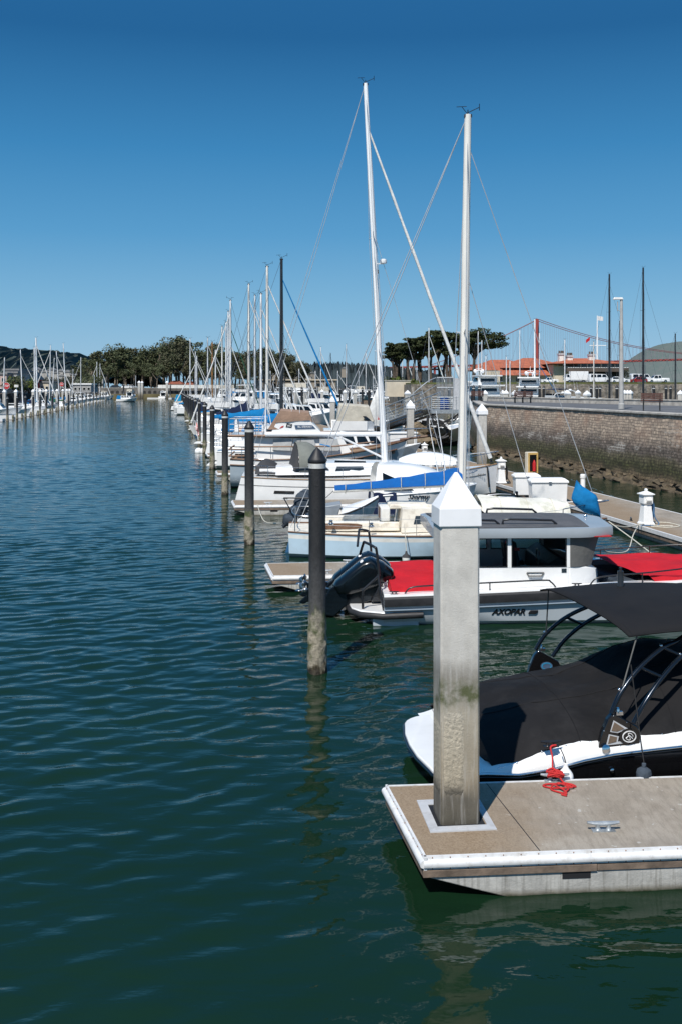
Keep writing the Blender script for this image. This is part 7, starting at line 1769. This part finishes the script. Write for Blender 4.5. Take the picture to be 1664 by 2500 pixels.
# ------------------------------------------------------------------ hills
def hill(name, prof, d, depth, m, seed, bump=2.0, zb=-2, nx=240, ny=14):
    rr = random.Random(seed)
    def top(px): return gz(interp([(a,-b_) for a,b_ in prof], px)*-1, d)
    x0, x1 = prof[0][0], prof[-1][0]
    rows = [[rr.uniform(-1,1) for _ in range(nx+1)] for _ in range(ny+1)]
    def fn(u, q):
        px = x0+(x1-x0)*u; i, j = round(u*nx), round(q*ny); f = math.sin(math.pi*min(1,q*.93))**.8
        z = zb+(top(px)-zb)*f*(1+(.05*math.sin(13*u+5*q)*math.sin(3.1*q) if zb == -2 and bump < 4 else 0)*(1-f))+rows[j][i]*bump*(f if q > .0 else 0)
        return (gx(px,d), d-depth*.5+depth*q, z)
    o = MB().grid(fn, nx, ny).build(name, MT[m], None, 60); return tag(o, kind='structure')
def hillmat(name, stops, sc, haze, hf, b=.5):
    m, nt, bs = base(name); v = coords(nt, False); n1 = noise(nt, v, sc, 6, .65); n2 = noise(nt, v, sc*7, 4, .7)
    c = mix(nt, .5, ramp(nt, n1, [(p,c_) for p,c_ in stops]), ramp(nt, n2, [(p,c_) for p,c_ in stops])); c = mix(nt, hf, c, haze)  # aerial haze is blended into the base colour
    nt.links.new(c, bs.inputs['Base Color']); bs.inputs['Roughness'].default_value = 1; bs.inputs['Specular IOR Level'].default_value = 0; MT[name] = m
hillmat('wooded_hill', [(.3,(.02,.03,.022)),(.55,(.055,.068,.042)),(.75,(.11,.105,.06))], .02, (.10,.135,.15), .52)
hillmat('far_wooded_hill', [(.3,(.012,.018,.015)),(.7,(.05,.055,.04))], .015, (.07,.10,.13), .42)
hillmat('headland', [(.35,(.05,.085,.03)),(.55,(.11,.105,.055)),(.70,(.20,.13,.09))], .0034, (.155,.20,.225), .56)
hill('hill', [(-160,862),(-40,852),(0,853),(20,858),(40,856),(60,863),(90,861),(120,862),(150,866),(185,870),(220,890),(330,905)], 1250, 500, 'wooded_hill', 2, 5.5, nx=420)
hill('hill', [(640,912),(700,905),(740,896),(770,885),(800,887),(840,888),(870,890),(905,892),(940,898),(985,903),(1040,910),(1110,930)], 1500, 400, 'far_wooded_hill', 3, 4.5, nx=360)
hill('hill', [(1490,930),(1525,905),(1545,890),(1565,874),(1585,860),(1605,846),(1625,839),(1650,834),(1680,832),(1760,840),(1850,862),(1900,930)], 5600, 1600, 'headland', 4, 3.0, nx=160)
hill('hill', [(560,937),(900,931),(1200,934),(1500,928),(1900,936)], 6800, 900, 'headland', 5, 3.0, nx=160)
# scattered pale houses on the wooded slopes
rr = random.Random(31)
mat('house_white', (.42,.40,.37), .8); mat('house_tan', (.30,.26,.21), .8)
HQ = [(150,912),(168,914),(140,919),(205,926),(221,921),(232,930),(245,926),(190,933),(128,911),(112,917),(155,925),(176,921),(840,905),(715,922),(745,912),(763,916),(688,925),(672,920),(90,908),(730,918),(752,924),(700,930)]
for i, (px, py) in enumerate(HQ):
    d = 1010 if px < 400 else 1310; w_ = rr.uniform(6,11); h = rr.uniform(4,7)
    t = thing('hillside_house', '%s small pale house scattered on the wooded slope, counted from the left' % ORD[sorted(HQ).index((px,py))], 'house', (gx(px,d),d,gz(py,d)-h/2), rr.uniform(-.3,.3), 'pale houses on the wooded slopes')
    MB().box(-w_/2,w_/2,-4,4,-6,h).build('wall', MT[rr.choice(['house_white','house_tan'])], t, 0)
    b = MB(); b.prism([(-w_/2-.6,h),(w_/2+.6,h),(0,h+2.4)],'y',-4.6,4.6); b.build('roof', MT['roof_grey'], t, 0)

# ------------------------------------------------------------------ suspension bridge
D = 3430.0; br = thing('suspension_bridge', 'red suspension bridge with one tower showing above the clubhouse roof', 'bridge', (0,0,0)); k = D/F
def BX(px): return (px-CX)*k
def BZ(py): return CH-(py-HZ)*k
tx = BX(1310); wy = 24.0
b = MB()
for s, o_ in ((-1,-6.4),(1,6.4)):
    lv = [(-20,12,9),(BZ(882),11.4,9),(BZ(850),10,8),(BZ(850),9.2,7.5),(BZ(818),8.8,7),(BZ(818),8,6.5),(BZ(779),7.6,6.5)]
    b.loft([[(tx+o_-w_/2,s*wy-q/2+D,z),(tx+o_+w_/2,s*wy-q/2+D,z),(tx+o_+w_/2,s*wy+q/2+D,z),(tx+o_-w_/2,s*wy+q/2+D,z)] for z,w_,q in lv])
b.build('tower', MT['bridge_red'], br, 0)
for py, h in ((782,9),(812,8),(846,9),(878,8)):
    z = BZ(py); MB().hexa([(tx-5.6-2,D-wy,z-h),(tx-5.6+2,D-wy,z-h),(tx+5.6+2,D+wy,z-h),(tx+5.6-2,D+wy,z-h),(tx-5.6-2,D-wy,z),(tx-5.6+2,D-wy,z),(tx+5.6+2,D+wy,z),(tx+5.6-2,D+wy,z)]).build('tower_strut', MT['bridge_red'], br, 0)
def deckz(px): return BZ(895+(877-895)*(px-1000)/640)
def cabz(px):
    if px >= 1310: xm = 1790; f = ((xm-px)/(xm-1310))**2; return deckz(xm)+6+(BZ(780)-deckz(xm)-6)*f
    f = (1310-px)/260; f = min(f,1.0); z0 = BZ(780); z1 = deckz(1050)+4; return z0+(z1-z0)*f-14*4*f*(1-f)*.6
for s in (-1,1):
    pts = [(BX(px),D+s*wy+0,cabz(px)) for px in list(range(1050,1310,10))+[1310]+list(range(1320,1900,10))]
    MB().tube(pts, 1.15, 6).build('main_cable', MT['bridge_cable'], br, 60)
    b = MB()
    for px in [1052+9*i for i in range(94)]:
        if abs(px-1310) > 8: x = BX(px+ (3 if s > 0 else 0)); b.tube([(x,D+s*wy,deckz(px)),(x,D+s*wy,cabz(px))], .30, 4)
    o = b.build('suspender_cables', MT['bridge_wire'], br, 0)
b = MB(); ps = [900,1000,1100,1200,1300,1400,1500,1600,1700,1900]
b.loft([[(BX(p),D-14,deckz(p)-5.5),(BX(p),D+14,deckz(p)-5.5),(BX(p),D+14,deckz(p)+1.5),(BX(p),D-14,deckz(p)+1.5)] for p in ps]); b.build('road_deck', MT['bridge_red'], br, 0)
b = MB()
for i in range(130):
    p = 905+7.4*i; a, c = (-5.3,1.2) if i % 2 else (1.2,-5.3); b.tube([(BX(p),D-14.6,deckz(p)+a),(BX(p+7.4),D-14.6,deckz(p+7.4)+c)], .9, 4)
b.build('deck_truss', MT['bridge_cable'], br, 0)
b = MB()
for px in (905,925,945,965,985,1005,1025,1060): b.box(BX(px)-3,BX(px)+3,D-10,D+10,-5,deckz(px)-5)
b.build('approach_pier', MT['bridge_red'], br, 0)
b = MB(); pts = [(BX(1020+4*i),D,BZ(918)+ (BZ(901)-BZ(918))*math.sin(math.pi*i/20)) for i in range(21)]; b.tube(pts, 3, 4)
for i in range(2,19,2): b.tube([pts[i],(pts[i][0],D,deckz(1060)-5)], 1, 4)
b.build('approach_arch', MT['bridge_red'], br, 0)
# ------------------------------------------------------------------ far centre marina
FM = 'boats in the far marina across the basin'
rr = random.Random(77)
mp_ = {}
def proto_motor(i):
    o = [dict(fb=2.0,cab=2.4,fly=1,flytop='gel_white',arch=1),dict(fb=1.9,cab=2.2,canvas='bright_blue'),dict(fb=2.0,cab=2.4,fly=1,arch=1),dict(fb=1.9,cab=2.0,canvas='navy_canvas',hull='slate_hull'),dict(fb=2.1,cab=2.6,fly=1,flycover='beige_canvas',fch=1.8)][i]
    return mk('x','motorboat',0,0,13,5.2,o,group=FM)[0]
PM = [proto_motor(i) for i in range(5)]
def proto_far_sail(i):
    o = [dict(fb=1.8,mast='white_mast',mr=.2,jib='sail_white',jr=.16,cover='bright_blue',wr=.03),dict(fb=1.8,mast='alu_mast',mr=.2,cover='navy_canvas',wr=.03),dict(fb=1.8,mast='black_mast',mr=.2,cover='beige_canvas',wr=.03)][i]
    return sail_boat('x','sailboat',0,0,13,4.2,5.8,22,o,group=FM)[0]
PS = [proto_far_sail(i) for i in range(3)]
kinds = ['white flybridge cruiser','white cruiser with blue canvas','white motor cruiser with arch','dark hulled cruiser','white cruiser with beige flybridge cover']
skind = ['white-masted sailboat with blue cover','grey-masted sailboat','black-masted sailboat']
FIRST = set()
def place(pr, loc, rz, label, s=1.0, sz=None):
    if pr.name not in FIRST: FIRST.add(pr.name); o = pr; o.location = loc; o.rotation_euler = (0,0,rz); o['label'] = label
    else: o = dup(pr, loc, rz, label)
    o.scale = (s,s,sz or s); return o
row = [(655,330),(672,350),(690,335),(706,360),(724,340),(742,352),(760,345),(778,362),(800,430),(815,420),(838,425),(858,440),(878,430),(900,450),(918,470),(936,480),(962,455),(985,440),(1010,430),(1030,420),(645,300),(668,300),(712,305),(733,300),(755,290),(565,380),(590,400),(615,380),(635,400)]
for i, (px, d) in enumerate(row):
    k = (i*3+i//4) % 5; place(PM[k], (gx(px,d),d,0), rr.choice([1.4,1.7,.2,3.3,-1.5]), '%s %s of the far marina, counted from the left' % (ORD[sorted(r[0] for r in row).index(px)], 'motorboat'), rr.uniform(.9,1.15))
srow = [(778,847,390,0),(802,862,420,2),(840,840,400,1),(820,905,450,0),(871,905,450,1),(888,860,430,0),(930,890,450,1),(977,838,410,0),(747,918,400,1),(790,915,480,0),(765,905,410,0),(906,918,470,1),(950,905,460,0),(1012,895,430,1),(1080,870,400,0),(1095,862,395,1),(655,905,390,1),(725,900,395,0),(1040,800,330,0)]
for i, (px, yt, d, k) in enumerate(srow):
    place(PS[k], (gx(px,d)-5,d,0), 0.0, '%s far marina sailboat counted from the left, %s' % (ORD[sorted(r[0] for r in srow).index(px)], ['mast white','mast grey','mast black'][k]), 1.0, gz(yt,d)/22)
# distant finger docks and their piles
for i, (px0, px1, d) in enumerate(((700,1000,330),(640,930,372),(780,1060,410))):
    t = thing('floating_dock', '%s low floating dock of the far marina' % ['nearest','middle','furthest'][i], 'floating dock', (gx((px0+px1)/2,d),d,0))
    w_ = (px1-px0)*d/F; MB().box(-w_/2,w_/2,-1.4,1.4,-.2,.7).build('deck', MT['dock_concrete'], t, 0)
    MB().box(-w_/2,w_/2,-1.48,-1.41,.1,.62).build('timber_waler', MT['waler_wood'], t, 0)
fpl = [(758,235),(775,240),(770,190),(805,230),(830,215),(852,200),(866,215),(703,190),(712,195),(737,170),(900,150),(1095,165),(640,205),(610,240),(884,205)]
for i, (px, d) in enumerate(fpl):
    o = dup(bp0, (gx(px,d),d,0), i, '%s black pile from the left in the middle basin' % ORD[sorted(q[0] for q in fpl).index(px)], 'black piles in the middle basin'); o.scale = (1.15,1.15,1.3)
fcp = [(786,225),(812,135),(841,195),(866,190),(994,150),(745,220),(722,205)]
for i, (px, d) in enumerate(fcp):
    dup(cpf, (gx(px,d),d,0), .1*i, '%s white-capped concrete pile from the left in the middle basin' % ORD[sorted(q[0] for q in fcp).index(px)], 'concrete piles in the middle basin')
t = thing('boathouse', 'long low tan building across the far marina behind the masts', 'building', (gx(735,640),640,5.4))
MB().box(-26,22,0,14,0,5.2).build('wall', MT['house_tan'], t, 0); MB().box(-27,23,-1,15,5.2,5.9).build('roof', MT['cream_wall'], t, 0)
for i in range(8): MB().box(-24+5.6*i,-21.6+5.6*i,-.12,-.02,1.4,3.4).build('window', MT['dark_glass'], t, 0)
t = thing('retaining_wall', 'pale wall along the green below the cypress trunks', 'wall', (gx(970,330),330,3)); MB().box(-4.2,4.2,0,1,0,5.2).build('wall', MT['cream_wall'], t, 0); MB().box(-4.4,4.4,-.2,1.2,5.2,5.45).build('coping', MT['coping_stone'], t, 0)

# ------------------------------------------------------------------ dock and boats along the left side of the channel
LX = lambda d: -58.8-.169*(d-177)
t = thing('floating_dock', 'long low floating dock along the left side of the channel', 'floating dock', (LX(300),300,0))
b = MB(); P = lambda d, o, z: (LX(d)-LX(300)+o, d-300, z); b.hexa([P(120,-20,-.1),P(120,-16.5,-.1),P(470,-16.5,-.1),P(470,-20,-.1),P(120,-20,.5),P(120,-16.5,.5),P(470,-16.5,.5),P(470,-20,.5)]); b.build('deck', MT['dock_concrete'], t, 0)
dl = [177,188,199,210,221,232,244,257,270,283,297,311,326,341,357,373,390,408,426,445]
for i, d in enumerate(dl):
    o = dup(bp0, (LX(d),d,0), i, '%s black pile from the left along the left-hand dock' % ORD[i], 'black piles along the left-hand dock'); o.scale = (1.1,1.1,.95)
    t = thing('finger_dock', '%s finger dock from the left across the channel' % ORD[i], 'floating dock', (LX(d)-.4,d-.9,0), .03, 'finger docks across the channel')
    MB().box(-15.8,.1,-.9,.9,.06,.55).build('deck', MT['vinyl_rail'], t, 0); MB().box(-15.6,.0,-.85,.85,-.3,.055).build('float', MT['dock_float'], t, 0)
for i, d in enumerate((182,193,205,216,227,238,251,263,277,290,304,318)):
    t = thing('stub_pile', '%s short dark stub pile from the left along the left-hand dock' % ORD[i], 'pile', (LX(d)+.2,d,0), 0, 'stub piles along the left-hand dock')
    MB().lathe([(.2,-.4),(.2,1.0),(.05,1.1)], (0,0,0), 10).build('shaft', MT['pile_sleeve'], t, 40)
LG = 'boats moored across the channel'
mk('white sport fisher with raked arch at the left frame edge', 'motorboat', -77, 198, 14, 4.8, dict(fb=1.5, cab=1.6, fly=1, arch=1, cx=(4,11)), rz=.05, group=LG)
mk('small white motorboat cut by the left frame edge', 'motorboat', -70, 179, 9, 3.6, dict(fb=1.2, cab=1.2, canvas='tan_canvas'), rz=.05, group=LG)
def ls(label, px, yt, d, lean=0, flip=False, L=12, **o):
    o.setdefault('fb',1.25); o.setdefault('mr',.16); o.setdefault('wr',.022); o.setdefault('mast','white_mast')
    d = 88500/(418-px); L = 11; X = gx(px,d); st = X-L*.46 if not flip else X+L*.46
    sail_boat(label,'sailboat',st,d,L,L*.3,L*.46,gz(yt,d),o,rz=.06,flip=flip,group=LG,lean=(lean if not flip else -lean)*d/F)
ls('sailboat with thin mast near the left frame edge', 6, 872, 205, 4, mr=.12)
ls('sailboat with mast raked left above the white sport fisher', 55, 853, 215, -6, mr=.14, jib='sail_white')
ls('sailboat with tall white mast, left of a close pair', 84, 848, 214, -1, mr=.2, cover='navy_canvas')
ls('sailboat with tallest white mast of the left side, right of a close pair', 90, 824, 199, -3, mr=.24, jib='sail_white', jr=.13, cover='cyan_canvas', L=14, dodger='navy_canvas')
ls('sailboat with white mast leaning right above the green covered boat', 121, 843, 236, 3, flip=True, jib='sail_white', jr=.13, cover='green_canvas', dodger='green_canvas')
ls('sailboat with short mast leaning right beside the green cover', 126, 873, 240, 6, mr=.13)
ls('sailboat with white mast raked left behind blue covers', 145, 856, 255, -8, jib='sail_white', jr=.12, cover='bright_blue')
ls('sailboat with tall mast raked left and bright blue cover', 161, 838, 268, -7, cover='bright_blue', mr=.18)
ls('sailboat with short thin mast in the middle of the left row', 175, 900, 290, 3, mr=.12, cover='beige_canvas')
ls('sailboat with single pale mast right of the stop sign', 197, 872, 310, 1, flip=True, jib='sail_white')
ls('sailboat with white mast third from the end of the left row', 237, 883, 350, 0, jib='sail_white', jr=.16, flip=True)
ls('sailboat with white mast second from the end of the left row', 243, 887, 362, 1, jib='sail_white', jr=.16)
ls('sailboat with short mast behind the end of the left row', 230, 915, 370, 0, mr=.14)
ls('red-hulled sailboat with single mast at the head of the channel', 331, 872, 520, 1, hull='red_hull', stripe='red_hull', mr=.24, wr=.03, L=13, cover='skip', spr=(.55,))
for i, (px, d, lb) in enumerate(((112,222,'white motorboat with navy hood beside the tall pair of masts'),(150,262,'white motorboat under the blue covers of the left row'),(185,300,'white runabout halfway along the left row'),(205,322,'white cruiser right of the stop sign'),(225,345,'white launch close to the end of the left row'),(262,385,'white cruiser beyond the end masts of the left row'),(285,420,'white motorboat near the head of the left row'),(395,530,'small white cabin boat at the head of the channel'),(312,525,'cream launch left of the red hull'))):
    dd_ = 84000/(418-px) if px < 280 else d
    place(PM[(1,3,1,0,2,4,1,2,4)[i]], (gx(px,dd_)-5 if px < 280 else gx(px,d),dd_,0), .05 if px < 300 else math.pi/2*.9, lb, .66 if px < 300 else .8)
t = thing('float_dock', 'low white floating pontoon at the head of the channel', 'floating dock', (gx(425,535),535,0)); MB().box(-14,10,-1.5,1.5,-.2,.6).build('deck', MT['vinyl_rail'], t, 0)
hp_ = [(340,522),(347,540),(408,528),(416,535),(302,515)]
for i, (px, d) in enumerate(hp_):
    o = dup(cpf if i < 3 else bp0, (gx(px,d),d,0), 0, '%s pile from the left at the head of the channel, %s' % (ORD[sorted(q[0] for q in hp_).index(px)], 'white-capped' if i < 3 else 'black'), 'piles at the head of the channel'); o.scale = (2,2,1.7)
lw = [(23,205),(45,215),(72,222),(111,245),(127,255),(141,262),(155,272),(165,285),(178,300),(187,312),(193,322)]
for i, (px, d) in enumerate(lw):
    dup(cpf, (gx(px,d)-3,d,0), 0, '%s white-capped pile from the left behind the left-hand boats' % ORD[i], 'white-capped piles behind the left-hand boats')
mat('tile_dull', (.27,.085,.05), .85, var=.2, scale=1)
# houses, stop signs and trees on the left bank
def house(label, px0, px1, d, ytop, wall, win=3, floors=2, roof='roof_grey', pitched=0):
    x0, x1 = gx(px0,d), gx(px1,d); t = thing('house', label, 'house', ((x0+x1)/2,d,3.9)); w_ = x1-x0; h = gz(ytop,d)-3.9
    MB().box(-w_/2,w_/2,0,14,-.2,h).build('wall', MT[wall], t, 0)
    if pitched: b = MB(); b.add([(-w_/2-.8,-1,h),(w_/2+.8,-1,h),(w_/2+.8,15,h),(-w_/2-.8,15,h),(-w_/2+w_*.25,7,h+pitched),(w_/2-w_*.25,7,h+pitched)],[(0,1,5,4),(2,3,4,5),(1,2,5),(3,0,4)]); b.build('roof', MT[roof], t, 0)
    else: MB().box(-w_/2-.4,w_/2+.4,-.4,14.4,h,h+.7).build('roof', MT[roof], t, 0)
    for f in range(floors):
        for i in range(win):
            xx = -w_/2+w_*(i+.5)/win; zz = h*(f+.45)/floors
            o = MB().box(xx-w_*.32/win,xx+w_*.32/win,-.12,-.03,zz-h*.14/floors*1.4,zz+h*.14/floors*1.4).build('window', MT['dull_white'], t, 0)
            MB().box(xx-w_*.26/win,xx+w_*.26/win,-.16,-.125,zz-h*.12/floors*1.3,zz+h*.12/floors*1.3).build('pane', MT['dark_glass'], o, 0)
    return t
house('pink stucco house with flat roof at the left frame edge', -30, 16, 372, 914, 'pink_wall', 3)
house('grey house with bay windows right of the pink house', 16, 42, 378, 911, 'grey_wall', 2)
house('tall grey house with chimneys behind the pink house', 8, 45, 400, 904, 'grey_wall', 3, 2)
house('tan house with roof terrace behind the green shrub', 44, 62, 410, 908, 'house_tan', 2)
house('small red gabled house behind the masts', 70, 80, 430, 926, 'ext_red', 1, 2, pitched=4)
house('cream low house with grey roof behind the tall masts', 76, 120, 440, 934, 'cream_wall', 4, 1, pitched=0)
house('long low pale building with white roof edge past the stop sign', 125, 222, 470, 939, 'grey_wall', 9, 1, roof='white_paint')
house('small cream house with red hip roof before the forest', 410, 443, 578, 938, 'cream_wall', 3, 1, roof='tile_dull', pitched=2.2)
house('second red hip roofed house partly behind the near row masts', 455, 470, 586, 939, 'cream_wall', 2, 1, roof='tile_dull', pitched=2)
for px, d, s_, lb in ((16,335,4.6,'large red stop sign on the left bank before the pink house'),(151,440,3.8,'smaller red stop sign further along the left bank')):
    t = thing('stop_sign', lb, 'sign', (gx(px,d),d,3.9), .0); zc = gz(942 if px < 50 else 938, d)-3.9; r = s_*.26
    MB().tube([(0,0,0),(0,0,zc)], .12, 6).build('post', MT['steel'], t, 40)
    oc = lambda q, y: [(q*math.cos(R(22.5+45*j)),y,zc+q*math.sin(R(22.5+45*j))) for j in range(8)]
    pl = MB().loft([oc(r,-.22),oc(r,-.16)]).build('plate', MT['sign_white'], t, 0); MB().loft([oc(r*.92,-.25),oc(r*.92,-.225)]).build('red_face', MT['sign_red'], pl, 0)
    text_mesh('lettering', 'STOP', r*.8, MT['sign_white'], pl, Matrix.Translation((0,-.258,zc)) @ Matrix.Rotation(R(90),4,'X'), bold=.02, width=r*1.3)
t = thing('street_sign', 'small pale street sign on a post right of the stop sign', 'sign', (gx(40,340),340,3.9)); MB().tube([(0,0,0),(0,0,gz(942,340)-3.9)], .1, 6).build('post', MT['steel'], t, 40); MB().box(-.7,.7,-.15,-.1,gz(945,340)-3.9,gz(939,340)-3.9).build('plate', MT['dull_white'], t, 0)
SG = 'shrubs on the left bank'
for i, (px, d, w_, yt, lf) in enumerate(((33,350,4,926,'shrub_leaf'),(46,352,7,916,'eucalyptus_leaf'),(60,356,8,918,'shrub_leaf'),(70,358,5,924,'dark_leaf'),(20,365,6,928,'dark_leaf'),(150,455,10,918,'dark_leaf'),(225,480,12,912,'eucalyptus_leaf'),(100,450,10,918,'dark_leaf'))):
    shrub(['bright green shrub behind the street sign','tall olive shrub left of the first pair of masts','round green tree behind the first masts','dark shrub left of the red gabled house','dark hedge below the grey house','dark tree behind the second stop sign','dark tree at the forest corner','dark tree behind the cream low house'][i], px, d, w_, 3.9, gz(yt,d), 60+i, lf, 900, SG)
for i, (px, d, p) in enumerate(((22,342,'car_dark'),(12,348,'car_silver'),(62,360,'car_silver'),(100,400,'car_white'),(210,480,'car_dark'))):
    vehicle(['dark car parked below the stop sign','silver car parked left of the stop sign','silver car parked below the round green tree','white car parked before the cream low house','dark car parked at the forest corner'][i], px, d, 6.0, 'car', p, 3.9)['group'] = 'cars on the left bank'
for i, (px, d) in enumerate(((310,585),(322,586),(283,584))):
    vehicle(['white car parked on the far quay behind the red hull','silver car parked on the far quay right of the white one','dark car parked on the far quay left of the white one'][i], px, d, 6.2, 'car', ['car_white','car_silver','car_dark'][i], 5.6)['group'] = 'cars on the far quay'
